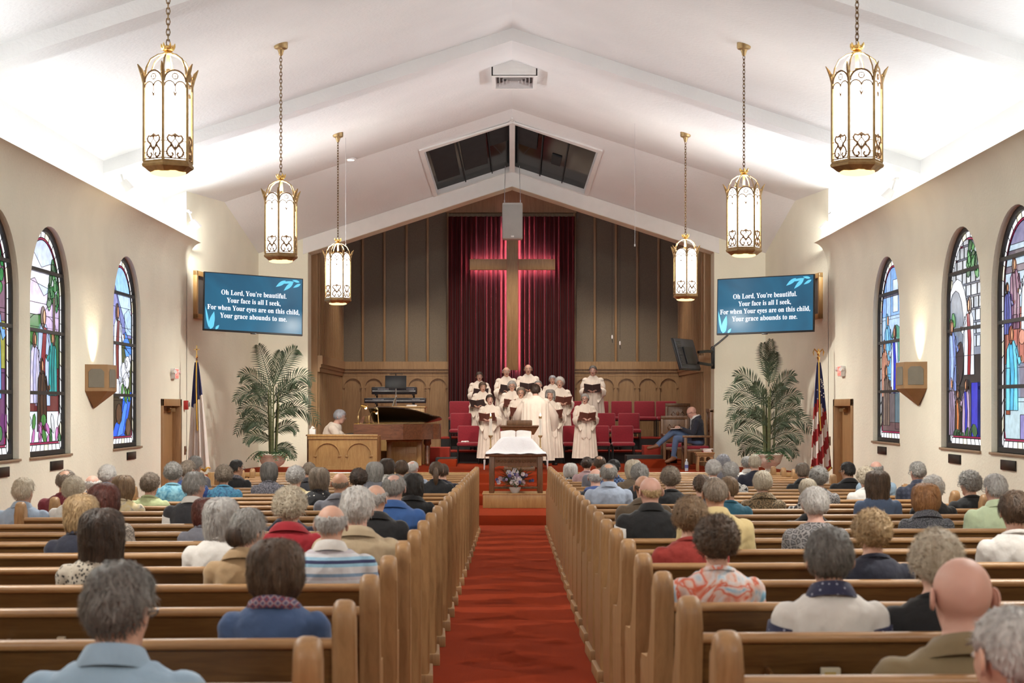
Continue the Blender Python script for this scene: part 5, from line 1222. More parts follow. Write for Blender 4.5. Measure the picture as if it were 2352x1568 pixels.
us = flag('furled stars and stripes flag with gold fringe and eagle finial', 1880, 29.2, 832, 828, [('star_field', lambda u, v: v < .34+.22*abs(u-.35), FB, 0), ('red_stripe', lambda u, v: v >= .34+.22*abs(u-.35) and st(u, v), FR, 0), ('white_stripe', lambda u, v: v >= .34+.22*abs(u-.35) and not st(u, v), FW, 0)], fin_eagle, 1)
rr = random.Random(5); zt = CAMZ+(HY-832)*29.2/F-fz(27.2); zb = CAMZ+(HY-1075)*29.2/F-fz(27.2)
for i in range(12):
    v = .16+.20*i/12; a = rr.uniform(-.7, .7); w = (.05+.25*v**.8)*.62; c = Vector((a*w+.04*v, -.13, zt+(zb-zt)*v))
    mb = MB(); pl = [(.016*(1 if k % 2 == 0 else .42)*math.sin(k*PI/5), .016*(1 if k % 2 == 0 else .42)*math.cos(k*PI/5)) for k in range(10)]
    mb.prism(pl, lambda u, v_, q: c+Vector((u, q, v_)), 0, .004); mb.build('star', FW, us, smooth=0)
# ---------------------------------------------------------------- people: body builder
def cap(mb, pts, rad, n=12):
    """closed tapered limb with rounded ends"""
    pts = [Vector(p) for p in pts]
    d0 = (pts[0]-pts[1]).normalized(); d1 = (pts[-1]-pts[-2]).normalized()
    P_ = [pts[0]+d0*rad[0]*.95, pts[0]+d0*rad[0]*.6]+pts+[pts[-1]+d1*rad[-1]*.6, pts[-1]+d1*rad[-1]*.95]
    mb.tube(P_, [rad[0]*.25, rad[0]*.8]+list(rad)+[rad[-1]*.8, rad[-1]*.25], n)
def seg_dist(p, a, b):
    ab = b-a; t = max(0, min(1, (p-a).dot(ab)/max(ab.length_squared, 1e-9))); return (p-(a+ab*t)).length
HDZ = -.055; HC = Vector((0, .012, .71+HDZ)); NP_ = Vector((0, -.004, .56+HDZ))           # cranium centre, neck pivot (torso frame)
def head_matrix(yaw, pitch, roll=0):
    return Matrix.Translation(NP_) @ Matrix.Rotation(-yaw, 4, 'Z') @ Matrix.Rotation(-pitch, 4, 'X') @ Matrix.Rotation(roll, 4, 'Y') @ Matrix.Translation(-NP_)
HAND_F = [(-.030, .0, .075, .0085), (-.010, .0, .085, .009), (.010, .0, .080, .0088), (.029, .0, .062, .0078)]
def hand_geo(mb, wrist, direc, up, sgn, curl=.6):
    """palm, four unequal bent fingers and a thumb leaving the side of the palm"""
    y = direc.normalized(); x = y.cross(up).normalized(); z = x.cross(y).normalized()
    q = lambda a, b, c: wrist+x*a+y*b+z*c
    rings = []
    for b, hw, ht in ((-.02, .022, .018), (.02, .033, .017), (.06, .041, .016), (.085, .040, .013)):
        rings.append([q(hw*math.cos(2*PI*k/10), b, ht*math.sin(2*PI*k/10)) for k in range(10)])
    mb.loft(rings)
    for a, _, l, r_ in HAND_F:
        p0 = q(a, .075, 0); p1 = q(a*1.05, .075+l*.45*math.cos(curl*.5), -l*.45*math.sin(curl*.5)); p2 = q(a*1.05, .075+l*(.45*math.cos(curl*.5)+.3*math.cos(curl*1.3)), -l*(.45*math.sin(curl*.5)+.3*math.sin(curl*1.3))); p3 = q(a, .075+l*(.45*math.cos(curl*.5)+.3*math.cos(curl*1.3)+.25*math.cos(curl*2)), -l*(.45*math.sin(curl*.5)+.3*math.sin(curl*1.3)+.25*math.sin(curl*2)))
        mb.tube([p0, p1, p2, p3], [r_, r_, r_*.92, r_*.7], 6)
    s = -sgn
    mb.tube([q(s*.028, .012, 0), q(s*.052, .040, -.006), q(s*.058, .068, -.016), q(s*.052, .088, -.022)], [.013, .0115, .010, .007], 6)
BODY = {}
def body(sex='f', pose='sit', yaw=0, pitch=0, arms=None, legs=None, lean=0.0, vox=.0125, curl=.6):
    key = (sex, pose, round(yaw, 2), round(pitch, 2), lean)
    if key in BODY: return BODY[key]
    w = 1.0 if sex == 'm' else .90; mb = MB(); zt = 0.0 if pose in ('sit', 'cross', 'play') else .82
    Z = lambda v: Vector((0, 0, zt))+Vector(v)
    rings = [(.02, .12, .10, .0), (.0, .165, .125, .0), (.10, .172, .135, .0), (.22, .160, .122, -.01), (.34, .178, .122, -.02), (.415, .184, .114, -.025), (.462, .168, .098, -.025), (.50, .115, .078, -.02), (.525, .070, .064, -.015), (.55, .050, .05, -.012)]
    rings[0] = (-.03, .11, .09, .0)
    low = pose == 'sit'
    if low: rings = [(-.26, .11, .10, .02), (-.23, .165, .13, .01), (-.12, .172, .135, .0), (.0, .165, .128, -.005)]+rings[2:]
    L = lean
    mb.loft([[Vector((rx*w*math.cos(2*PI*k/20), cy+L*z+ry*(1 if sex == 'm' else .95)*math.sin(2*PI*k/20), zt+z)) for k in range(20)] for z, rx, ry, cy in rings])
    if sex == 'f':
        for s in (-1, 1): mb.ball(Z((s*.075, .075+L*.33, .32)), .065, .06, .065, 10, 8)
    sh = .176*w
    A = arms or {s: [(s*(sh+.005), -.02, .425), (s*(sh+.045), .02, .17), (s*.10, .25, .02)] for s in (-1, 1)}
    arm = {}
    for s in (-1, 1):
        pts = [Z(p)+Vector((0, L*max(p[2], 0), 0)) for p in A[s]]; arm[s] = pts
        cap(mb, pts[:2], [.058*w, .047*w]); cap(mb, pts[1:], [.046*w, .031*w]); mb.ball(pts[0], .064*w, .06*w, .06*w, 12, 8)
    if pose in ('sit', 'play'): Lg = {s: [(s*.085, .03, .075), (s*.105, .42, .085), (s*.105, .43, -.27), (s*.11, .55, -.305)] for s in (-1, 1)}
    else: Lg = {s: [(s*.085, 0, .02), (s*.088, .02, -.38), (s*.088, -.01, -.755), (s*.10, .11, -.795)] for s in (-1, 1)}
    if legs: Lg = legs
    if low: Lg = {s: [(p[0], p[1], p[2]-.23) for p in Lg[s]] for s in (-1, 1)}
    leg = {}
    for s in (-1, 1):
        pts = [Z(p) for p in Lg[s]]; leg[s] = pts
        cap(mb, pts[:2], [.084, .060]); cap(mb, pts[1:3], [.058, .038])
        hl = pts[2]+(pts[2]-pts[3])*.35; hl.z = min(pts[2].z, pts[3].z)-.0 if pose != 'cross' else hl.z; cap(mb, [hl+Vector((0, 0, .0)), pts[3]], [.036, .032])
    # neck + head
    Hm = Matrix.Translation((0, L*.56, zt)) @ head_matrix(yaw, pitch)
    cap(mb, [Z((0, -.018+L*.5, .49)), Hm @ Vector((0, .0, .64+HDZ))], [.060*w, .054*w])
    def hb(c, r, n=16, m=12): 
        t = MB(); t.ball((0, 0, 0), r[0], r[1], r[2], n, m); mb.add(t.v, t.f, Hm @ Matrix.Translation(Vector(c)+Vector((0, 0, HDZ))))
    hb((0, .006, .712), (.076, .095, .088)); hb((0, .045, .675), (.060, .058, .075)); hb((0, .058, .615), (.040, .040, .036)); hb((0, .03, .635), (.054, .055, .05))
    hb((0, .104, .678), (.013, .020, .020), 8, 6); hb((0, .100, .697), (.010, .012, .028), 8, 6); hb((0, .090, .728), (.050, .016, .012), 10, 6); hb((0, .092, .640), (.024, .014, .012), 8, 6)
    for s in (-1, 1):
        hb((s*.030, .088, .672), (.022, .016, .018), 8, 6)
    me = mb.mesh('raw', 0); o = bpy.data.objects.new('raw', me); COL.objects.link(o)
    md = o.modifiers.new('r', 'REMESH'); md.mode = 'VOXEL'; md.voxel_size = vox
    em = eval_mesh(o); bpy.data.objects.remove(o); bpy.data.meshes.remove(me)
    bm = bmesh.new(); bm.from_mesh(em); bpy.data.meshes.remove(em)
    for _ in range(2): bmesh.ops.smooth_vert(bm, verts=bm.verts[:], factor=.5, use_axis_x=True, use_axis_y=True, use_axis_z=True)
    lowv = [v for v in bm.verts if v.co.z < zt+.47]
    for _ in range(7): bmesh.ops.smooth_vert(bm, verts=lowv, factor=.5, use_axis_x=True, use_axis_y=True, use_axis_z=True)
    pn = Vector((0, .35, 1)).normalized(); pc = Z((0, -.02+L*.52, .508))
    bmesh.ops.bisect_plane(bm, geom=bm.verts[:]+bm.edges[:]+bm.faces[:], plane_co=pc, plane_no=pn, dist=1e-5)
    bm.verts.ensure_lookup_table(); bm.normal_update()
    cls = []
    for f in bm.faces:
        c = f.calc_center_median()
        up = (c-pc).dot(pn) > 0 and abs(c.x) < .12
        if up: cls.append('skin'); continue
        da = min(min(seg_dist(c, a[0], a[1]), seg_dist(c, a[1], a[2]))-.05 for a in arm.values())
        dl = min(min(seg_dist(c, l[0], l[1]), seg_dist(c, l[1], l[2]))-.065 for l in leg.values())
        ft = min(seg_dist(c, l[2]+Vector((0, 0, -.01)), l[3]) for l in leg.values())
        lowz = c.z-zt < (-.15 if low else .06 if pose in ('cross', 'play') else -.02)
        if ft < .07 and (c-leg[1][1]).length > .15 and (c-leg[-1][1]).length > .15: cls.append('shoe')
        elif dl < da and (lowz or c.y > .14): cls.append('trousers')
        else: cls.append('shirt')
    def sub(kind, off, wr=0, side=0):
        vi = {}; V = []; Fc = []
        for f, k in zip(bm.faces, cls):
            if k != kind or (side and seg_dist(f.calc_center_median(), leg[side][2], leg[side][3]) > seg_dist(f.calc_center_median(), leg[-side][2], leg[-side][3])): continue
            ix = []
            for v in f.verts:
                if v.index not in vi:
                    vi[v.index] = len(V); co = v.co+v.normal*(off+(wr*noise.noise(v.co*14) if wr else 0)+(wr*.7*noise.noise(v.co*32+Vector((3, 1, 2))) if wr else 0)); V.append(tuple(co))
                ix.append(vi[v.index])
            Fc.append(ix)
        m = bpy.data.meshes.new(kind); m.from_pydata(V, [], Fc); m.update(); m.shade_smooth(); m.materials.append(None); return m
    bm.verts.index_update()
    res = {'shirt': sub('shirt', .010, .006), 'trousers': sub('trousers', .010, .003), 'shoe': [sub('shoe', .008, 0, -1), sub('shoe', .008, 0, 1)]}
    bmesh.ops.delete(bm, geom=[], context='VERTS')
    me = bpy.data.meshes.new('body'); bm.to_mesh(me); bm.free()
    hmb = MB()
    for s in (-1, 1):
        d = (arm[s][2]-arm[s][1]); d.normalize(); d2 = Vector((d.x-s*.25, d.y, d.z+.05)).normalized(); hand_geo(hmb, arm[s][2]+d2*.02, d2, Vector((0, 0, 1)), s, curl)
    for s in (-1, 1):
        Me = Hm @ Matrix.Translation((s*.080, -.004, .690+HDZ)) @ Matrix.Rotation(s*.35, 4, 'Z') @ Matrix.Rotation(-.15, 4, 'X')
        hmb.ball((0, 0, 0), .0070, .017, .028, 10, 8, Me); hmb.torus((s*.002, -.002, .003), .0175, .0045, 12, 5, M=Me, sz=1.35, axis='x')
    b2 = bmesh.new(); b2.from_mesh(me); hm = hmb.mesh('h', 0); b2.from_mesh(hm); b2.to_mesh(me); b2.free(); bpy.data.meshes.remove(hm)
    me.shade_smooth(); me.materials.append(None)
    res['body'] = me; res['H'] = Hm; res['arm'] = arm; res['zt'] = zt; res['lean'] = L
    BODY[key] = res; return res
# ---------------------------------------------------------------- hair
HAIRM = {}
def sstep(a, b, x): t = max(0.0, min(1.0, (x-a)/(b-a))); return t*t*(3-2*t)
def skull(d): # head outline radius along d, from cranium centre
    r = 1/math.sqrt((d.x/.076)**2+(d.y/.095)**2+(d.z/.088)**2); return r
def hairline(az, men=False):
    a = abs(az); pts = [(0, .56), (.6, .52), (1.0, .35), (1.22, .10), (1.38, -.08), (1.55, .12), (1.85, .06), (2.05, -.40), (2.6, -.66), (PI, -.70)] if men else [(0, .56), (.6, .50), (1.0, .25), (1.25, -.10), (1.5, -.28), (1.75, -.25), (2.1, -.62), (2.6, -.86), (PI, -.90)]
    for i in range(len(pts)-1):
        if pts[i][0] <= a <= pts[i+1][0]: t = (a-pts[i][0])/(pts[i+1][0]-pts[i][0]); return pts[i][1]+(pts[i+1][1]-pts[i][1])*t
    return pts[-1][1]
STY = {  # thickness side, top, back, curl amp, curl scale, low extent, width
 'mens': dict(t=.016, top=.028, curl=.007, cs=10), 'short': dict(t=.012, top=.020, curl=.004, cs=14), 'crop': dict(t=.006, top=.007, curl=.001, cs=20), 'full': dict(t=.014, top=.022, curl=.006, cs=11), 'fringe': dict(t=.010, top=-.012, curl=.003, cs=16, bald=1.12, cy=-.10),
 'bald': dict(t=.004, top=-.012, curl=.001, cs=16, bald=1.42, cy=.0), 'thin': dict(t=.010, top=.002, curl=.003, cs=16, bald=.52, cy=-.42), 'wavy': dict(t=.022, top=.026, curl=.010, cs=9), 'curly': dict(t=.026, top=.030, curl=.015, cs=15),
 'bob': dict(shape=(.104, .118, .110, .165), curl=.005, cs=9), 'roundbob': dict(shape=(.110, .122, .114, .140), curl=.006, cs=10), 'longbob': dict(shape=(.102, .116, .108, .215), curl=.005, cs=7), 'long': dict(shape=(.110, .120, .108, .36), curl=.006, cs=6), 'tied': dict(t=.012, top=.014, curl=.002, cs=20)}
def hair(style, seed):
    key = (style, seed)
    if key in HAIRM: return HAIRM[key]
    s = STY[style]; nu, nv = 84, 54; V = []; Fc = []; MK = []; so = Vector((seed*3.1, seed*1.7, seed*.9)); rr = random.Random(seed*7+len(style))
    part = rr.uniform(-.4, .4)
    for j in range(nv+1):
        th = PI*j/nv
        for i in range(nu):
            az = -PI+2*PI*i/nu; d = Vector((math.sin(th)*math.sin(az), math.sin(th)*math.cos(az), math.cos(th)))   # az=0 is the face
            sk = skull(d); hl = hairline(az, style in ('short', 'crop', 'fringe', 'thin', 'mens', 'bald')); lock = math.sin(az*11+seed+4*math.sin(th*2+seed))*.5+math.sin(az*23+seed*2+th*3)*.5
            n1 = noise.noise(d*s['cs']*.55+so); n2 = noise.noise(d*s['cs']*1.4+so)
            if 'shape' in s:
                wx, wy, wt, wb = s['shape']; p = 2.7
                fy = wy if d.y < 0 else wy*.90
                r = ((abs(d.x)/wx)**p+(abs(d.y)/fy)**p+(abs(d.z)/(wt if d.z > 0 else wb))**p)**(-1/p)
                fz_ = math.cos(az); m = 1.0
                face = sstep(.42, .80, d.y/max(math.hypot(d.x, d.y), 1e-6))*sstep(.62, .40, d.z)      # open face
                m = 1-face; r += s['curl']*(.8*n1+.5*n2)+.0035*lock
                if d.z < -.55 and d.y > -.1: m *= sstep(.35, .0, d.y)
                r = r*m+(sk-.016)*(1-m)
            else:
                hl += .10*n2; m = sstep(hl-.04, hl+.14, d.z); t = s['t']+(s['top']-s['t'])*sstep(.35, .85, d.z) if not s.get('bald') else s['t']
                if s.get('bald'):
                    cr = Vector((0, s['cy'], .97)).normalized(); ang = d.angle(cr); m *= sstep(s['bald']-.20, s['bald']+.22, ang+.22*n2)
                if d.z < -.35 and d.y < 0: t *= sstep(-1.0, -.35, d.z)*.9+.1
                r = sk+m*(t+s['curl']*(1.1*n1+.7*n2)+.002*lock)-(1-m)*.016
            V.append(tuple(d*r)); MK.append((m, r, d))
    for j in range(nv):
        for i in range(nu): k = (i+1) % nu; Fc.append((j*nu+i, (j+1)*nu+i, (j+1)*nu+k, j*nu+k))
    me = bpy.data.meshes.new('hair'); me.from_pydata(V, [], Fc); bm = bmesh.new(); bm.from_mesh(me); bmesh.ops.remove_doubles(bm, verts=bm.verts, dist=1e-5); bm.to_mesh(me); bm.free()
    rb = MB(); curly = style in ('curly', 'wavy'); ln = {'crop': .012, 'bald': .008, 'short': .030, 'mens': .05, 'fringe': .022, 'thin': .026, 'tied': .03}.get(style, .055)
    N_ = 1500 if style not in ('bald', 'crop') else 700; cnt = 0
    while cnt < N_:
        j = int(nv*math.acos(1-2*rr.random())/PI); i = rr.randrange(nu); cnt += 1
        m_, r0, d0 = MK[j*nu+i]
        if m_ < .6 or j < 1 or j >= nv-2: continue
        pts = []; az0 = -PI+2*PI*i/nu; th0 = PI*j/nv; sw = rr.gauss(0, 1.2 if curly else .25); stp = ln/max(r0, .05)/3
        for q in range(4):
            th = min(PI-.05, th0+stp*q*math.cos(sw*(q+1)*.5)); az = az0+stp*q*math.sin(sw*(q+1)*.5)/max(.25, math.sin(th0))
            jj = min(nv-1, max(0, int(round(th/PI*nv)))); ii = int(round((az+PI)/(2*PI)*nu)) % nu
            rq = MK[jj*nu+ii][1] if MK[jj*nu+ii][0] > .5 else r0
            dd = Vector((math.sin(th)*math.sin(az), math.sin(th)*math.cos(az), math.cos(th))); pts.append(dd*(rq+.0015+(.0045 if curly else .0028)*q*rr.uniform(.4, 1.3)))
        w_ = rr.uniform(.0016, .0034); sd = (pts[-1]-pts[0]).cross(d0); sd = sd.normalized() if sd.length > 1e-6 else Vector((1, 0, 0)); b = len(rb.v)
        for q, p in enumerate(pts): f_ = w_*(1-q/3.3); rb.v += [tuple(p-sd*f_), tuple(p+sd*f_)]
        rb.f += [(b+2*q, b+2*q+1, b+2*q+3, b+2*q+2) for q in range(3)]
    m2 = bpy.data.meshes.new('x'); m2.from_pydata(rb.v, [], rb.f); bm = bmesh.new(); bm.from_mesh(me); bm.from_mesh(m2); bm.to_mesh(me); bm.free(); bpy.data.meshes.remove(m2)
    me.shade_smooth(); me.materials.append(None); HAIRM[key] = me; return me
def hair_mat(name, c, c2=None):
    k = 'hair_'+name
    if k in MATS: return MATS[k]
    m, nt, b = newmat(k); c2 = c2 or tuple(u*.55 for u in c)
    v = mapping(nt, (95, 95, 9)); n1 = nd(nt, 'ShaderNodeTexNoise', Scale=1.0, Detail=3.0, Distortion=.6); nt.links.new(v, n1.inputs['Vector'])
    n2 = nd(nt, 'ShaderNodeTexNoise', Scale=14.0, Detail=2.0); nt.links.new(mapping(nt, (1, 1, .5)), n2.inputs['Vector'])
    mx = nd(nt, 'ShaderNodeMath', operation='MULTIPLY_ADD'); mx.inputs[1].default_value = .6; nt.links.new(n2.outputs[0], mx.inputs[0]); nt.links.new(n1.outputs[0], mx.inputs[2])
    nt.links.new(ramp(nt, [(.55, c2), (1.0, c)], mx.outputs[0]), b.inputs['Base Color']); b.inputs['Roughness'].default_value = .55
    bp = nd(nt, 'ShaderNodeBump', Strength=.45, Distance=.01); nt.links.new(n1.outputs[0], bp.inputs['Height']); nt.links.new(bp.outputs[0], b.inputs['Normal'])
    MATS[k] = m; return m
HC_ = {'white': ((.72, .69, .66), (.42, .39, .37)), 'blondwhite': ((.66, .58, .46), (.38, .31, .22)), 'gray': ((.36, .34, .32), (.16, .15, .14)), 'lightgray': ((.52, .50, .48), (.28, .26, .25)), 'darkgray': ((.20, .185, .17), (.07, .062, .055)), 'graybrown': ((.27, .21, .16), (.11, .08, .055)),
       'brown': ((.13, .075, .042), (.04, .022, .012)), 'darkbrown': ((.075, .043, .028), (.02, .012, .008)), 'lightbrown': ((.30, .19, .105), (.12, .07, .035)), 'blond': ((.52, .36, .19), (.26, .16, .075)), 'auburn': ((.14, .035, .022), (.05, .012, .008)), 'ginger': ((.42, .20, .075), (.20, .085, .03)), 'black': ((.03, .025, .022), (.01, .008, .008)), 'bluegray': ((.46, .46, .50), (.25, .25, .28))}
def HM(c): return hair_mat(c, *HC_[c])
SK = {k: None for k in ()}
def skin(k):
    c = {'fair': (.58, .33, .24), 'pink': (.58, .33, .26), 'tan': (.50, .27, .175), 'brown': (.16, .085, .055)}[k]
    m = mat('skin_'+k, c, .55, var=.10, nscale=9); m.node_tree.nodes['Principled BSDF'].inputs['Subsurface Weight'].default_value = .05; return m
# ---------------------------------------------------------------- cloth patterns
def pattern(name, kind, cols, scale=1.0, rough=.85):
    if name in MATS: return MATS[name]
    m, nt, b = newmat(name); b.inputs['Roughness'].default_value = rough; b.inputs['Sheen Weight'].default_value = .15
    v = mapping(nt, (scale,)*3)
    if kind == 'stripe':
        sx = nt.nodes.new('ShaderNodeSeparateXYZ'); nt.links.new(v, sx.inputs[0]); md = nd(nt, 'ShaderNodeMath', operation='FRACT'); nt.links.new(sx.outputs[2], md.inputs[0]); st = [(i/len(cols), c) for i, c in enumerate(cols)]; col = ramp(nt, st, md.outputs[0], True)
    elif kind == 'vor':
        vo = nd(nt, 'ShaderNodeTexVoronoi', Scale=1.0); vo.feature = 'F1'; nt.links.new(v, vo.inputs['Vector']); col = ramp(nt, cols, vo.outputs['Distance'])
    elif kind == 'leopard':
        vo = nd(nt, 'ShaderNodeTexVoronoi', Scale=1.0); vo.feature = 'DISTANCE_TO_EDGE'; no = nd(nt, 'ShaderNodeTexNoise', Scale=.8, Detail=3.0, Distortion=1.2); nt.links.new(v, no.inputs['Vector'])
        ad = nd(nt, 'ShaderNodeMixRGB'); ad.inputs[0].default_value = .35; nt.links.new(v, ad.inputs[1]); nt.links.new(no.outputs[1], ad.inputs[2]); nt.links.new(ad.outputs[0], vo.inputs['Vector']); col = ramp(nt, cols, vo.outputs['Distance'])
    elif kind == 'plaid':
        sx = nt.nodes.new('ShaderNodeSeparateXYZ'); nt.links.new(v, sx.inputs[0]); o = []
        for k in (0, 2):
            w = nd(nt, 'ShaderNodeMath', operation='PINGPONG'); w.inputs[1].default_value = .5; nt.links.new(sx.outputs[k], w.inputs[0]); o.append(w)
        a = nd(nt, 'ShaderNodeMath', operation='ADD'); nt.links.new(o[0].outputs[0], a.inputs[0]); nt.links.new(o[1].outputs[0], a.inputs[1]); col = ramp(nt, cols, a.outputs[0], True)
    else:
        no = nd(nt, 'ShaderNodeTexNoise', Scale=1.0, Detail=2.5, Distortion=.9); nt.links.new(v, no.inputs['Vector']); col = ramp(nt, cols, no.outputs[0])
    nt.links.new(col, b.inputs['Base Color'])
    n2 = nd(nt, 'ShaderNodeTexNoise', Scale=11.0, Detail=3.0); nt.links.new(mapping(nt, (1, 1, .7)), n2.inputs['Vector']); bp = nd(nt, 'ShaderNodeBump', Strength=.5, Distance=.02); nt.links.new(n2.outputs[0], bp.inputs['Height']); nt.links.new(bp.outputs[0], b.inputs['Normal'])
    MATS[name] = m; return m
def cloth(name, c, rough=.9):
    return pattern('cloth_'+name, 'noise', [(.25, tuple(u*.82 for u in c)), (.75, tuple(min(1, u*1.08) for u in c))], 5.0, rough)
# ---------------------------------------------------------------- accessories (torso frame)
ACC = {}
def acc(kind):
    if kind in ACC: return ACC[kind]
    mb = MB()
    def ring(rows, n=28, open_=0):
        rings = []
        for rx, ry, cy, z, tilt in rows: rings.append([(rx*math.cos(2*PI*k/n), cy+ry*math.sin(2*PI*k/n), z-tilt*math.sin(2*PI*k/n)) for k in range(n)])
        mb.loft(rings, True, False)
    if kind == 'crew': ring([(.085, .076, -.015, .505, .03), (.080, .074, -.015, .522, .03), (.072, .068, -.014, .524, .03), (.070, .066, -.014, .50, .03)])
    elif kind == 'shirt': ring([(.098, .088, -.02, .492, .035), (.092, .083, -.018, .512, .035), (.072, .070, -.014, .552, .022), (.067, .066, -.013, .556, .022), (.064, .062, -.013, .52, .03)])
    elif kind == 'jacket': ring([(.125, .098, -.022, .478, .04), (.112, .092, -.02, .505, .04), (.082, .078, -.016, .540, .03), (.076, .072, -.015, .538, .03), (.078, .07, -.015, .50, .03)])
    elif kind == 'scarf':
        ring([(.095, .086, -.02, .486, .03), (.104, .094, -.02, .500, .03), (.098, .09, -.018, .522, .03), (.080, .078, -.015, .535, .03), (.07, .07, -.013, .52, .03)], 36)
    elif kind == 'hood': ring([(.125, .10, -.03, .48, .02), (.13, .12, -.04, .50, .02), (.11, .10, -.03, .535, .02), (.08, .075, -.015, .53, .03)], 32)
    elif kind == 'glasses':
        for s in (-1, 1):
            mb.torus((s*.032, .112, -.022), .021, .0022, 14, 4, axis='y', sz=.8); mb.tube([(s*.053, .108, -.018), (s*.080, .06, -.016), (s*.083, .0, -.014), (s*.082, -.014, -.03)], .0026, 5)
        mb.tube([(-.012, .113, -.018), (.012, .113, -.018)], .002, 4)
    elif kind == 'eye': mb.ball((0, 0, 0), .0105, .006, .0065, 10, 6)
    elif kind == 'iris': mb.ball((0, .0042, 0), .0048, .0028, .0048, 8, 5)
    elif kind == 'brow': mb.tube([(-.017, 0, -.002), (0, .003, .002), (.017, 0, -.003)], [.002, .0035, .002], 5)
    elif kind == 'mouth': mb.ball((0, 0, 0), .019, .006, .0065, 12, 6)
    elif kind == 'mouth_open': mb.ball((0, 0, 0), .016, .007, .012, 12, 6)
    elif kind == 'bun': mb.ball((0, -.115, .02), .045, .038, .042, 14, 10)
    elif kind == 'ponytail': mb.tube([(0, -.10, .02), (0, -.135, .0), (0, -.15, -.07), (0, -.135, -.15), (0, -.125, -.20)], [.018, .028, .036, .028, .008], 12)
    elif kind == 'lowbun': mb.ball((-.012, -.10, -.035), .055, .035, .060, 14, 10)
    elif kind == 'vest': pass
    if kind in ('crew', 'shirt', 'jacket', 'scarf', 'hood'): mb.v = [(v[0]*1.06, v[1]*1.06, v[2]-.004) for v in mb.v]
    me = mb.mesh(kind, 1.2); me.materials.append(None); ACC[kind] = me; return me
EYEW = mat('eye_white', (.62, .58, .55), .3); EYED = mat('iris_dark', (.03, .02, .015), .3); LIP = mat('lip', (.36, .12, .10), .5); MOUTHD = mat('open_mouth', (.16, .04, .04), .6); BROW = mat('brow_hair', (.16, .12, .10), .8); GLS = mat('glasses_dark', (.03, .028, .03), .3); GLSM = mat('glasses_metal', (.4, .38, .36), .3, .8)
TRO = mat('dark_trousers', (.03, .03, .04), .9); SHOE = mat('dark_shoes', (.018, .015, .013), .5)
def add_face(root, Hm, singing=False, brow=BROW):
    M = Hm @ Matrix.Translation(HC)
    for s in (-1, 1):
        o = obj('eye', acc('eye'), root, EYEW); o.matrix_local = M @ Matrix.Translation((s*.031, .0905, -.019)); i_ = obj('iris', acc('iris'), o, EYED); 
        o = obj('eyebrow', acc('brow'), root, brow); o.matrix_local = M @ Matrix.Translation((s*.032, .1005, .004))
    o = obj('mouth', acc('mouth_open' if singing else 'mouth'), root, MOUTHD if singing else LIP); o.matrix_local = M @ Matrix.Translation((0, .0955, -.071))
def person(label, cat, bd, loc, rz, s, skinm, hairspec, shirtm, trm=TRO, collar=None, collarm=None, glasses=None, face=True, singing=False, group=None, noshirt=False, extra=None):
    root = obj('person', bd['body'], None, skinm); tag(root, label, 'person', group)
    root.location = loc; root.rotation_euler = (0, 0, rz); root.scale = (s, s, s)
    if not noshirt: obj('shirt', bd['shirt'], root, shirtm)
    obj('trousers', bd['trousers'], root, trm); [obj('shoe', q, root, SHOE) for q in bd['shoe']]
    M = bd['H'] @ Matrix.Translation(HC)
    if hairspec:
        st, col, sd = hairspec[:3]
        h = obj('hair', hair(st, sd), root, HM(col)); h.matrix_local = M
        for e in hairspec[3:]: o = obj('hair_'+('bun' if 'bun' in e else 'tail'), acc(e), root, HM('darkbrown' if e == 'lowbun' else col)); o.matrix_local = M
    if collar: o = obj({'scarf': 'scarf', 'hood': 'hood'}.get(collar, 'collar'), acc(collar), root, collarm or shirtm); o.location = (0, bd['lean']*.52, bd['zt'])
    if glasses: o = obj('glasses', acc('glasses'), root, glasses); o.matrix_local = M
    if face: add_face(root, bd['H'], singing)
    return root
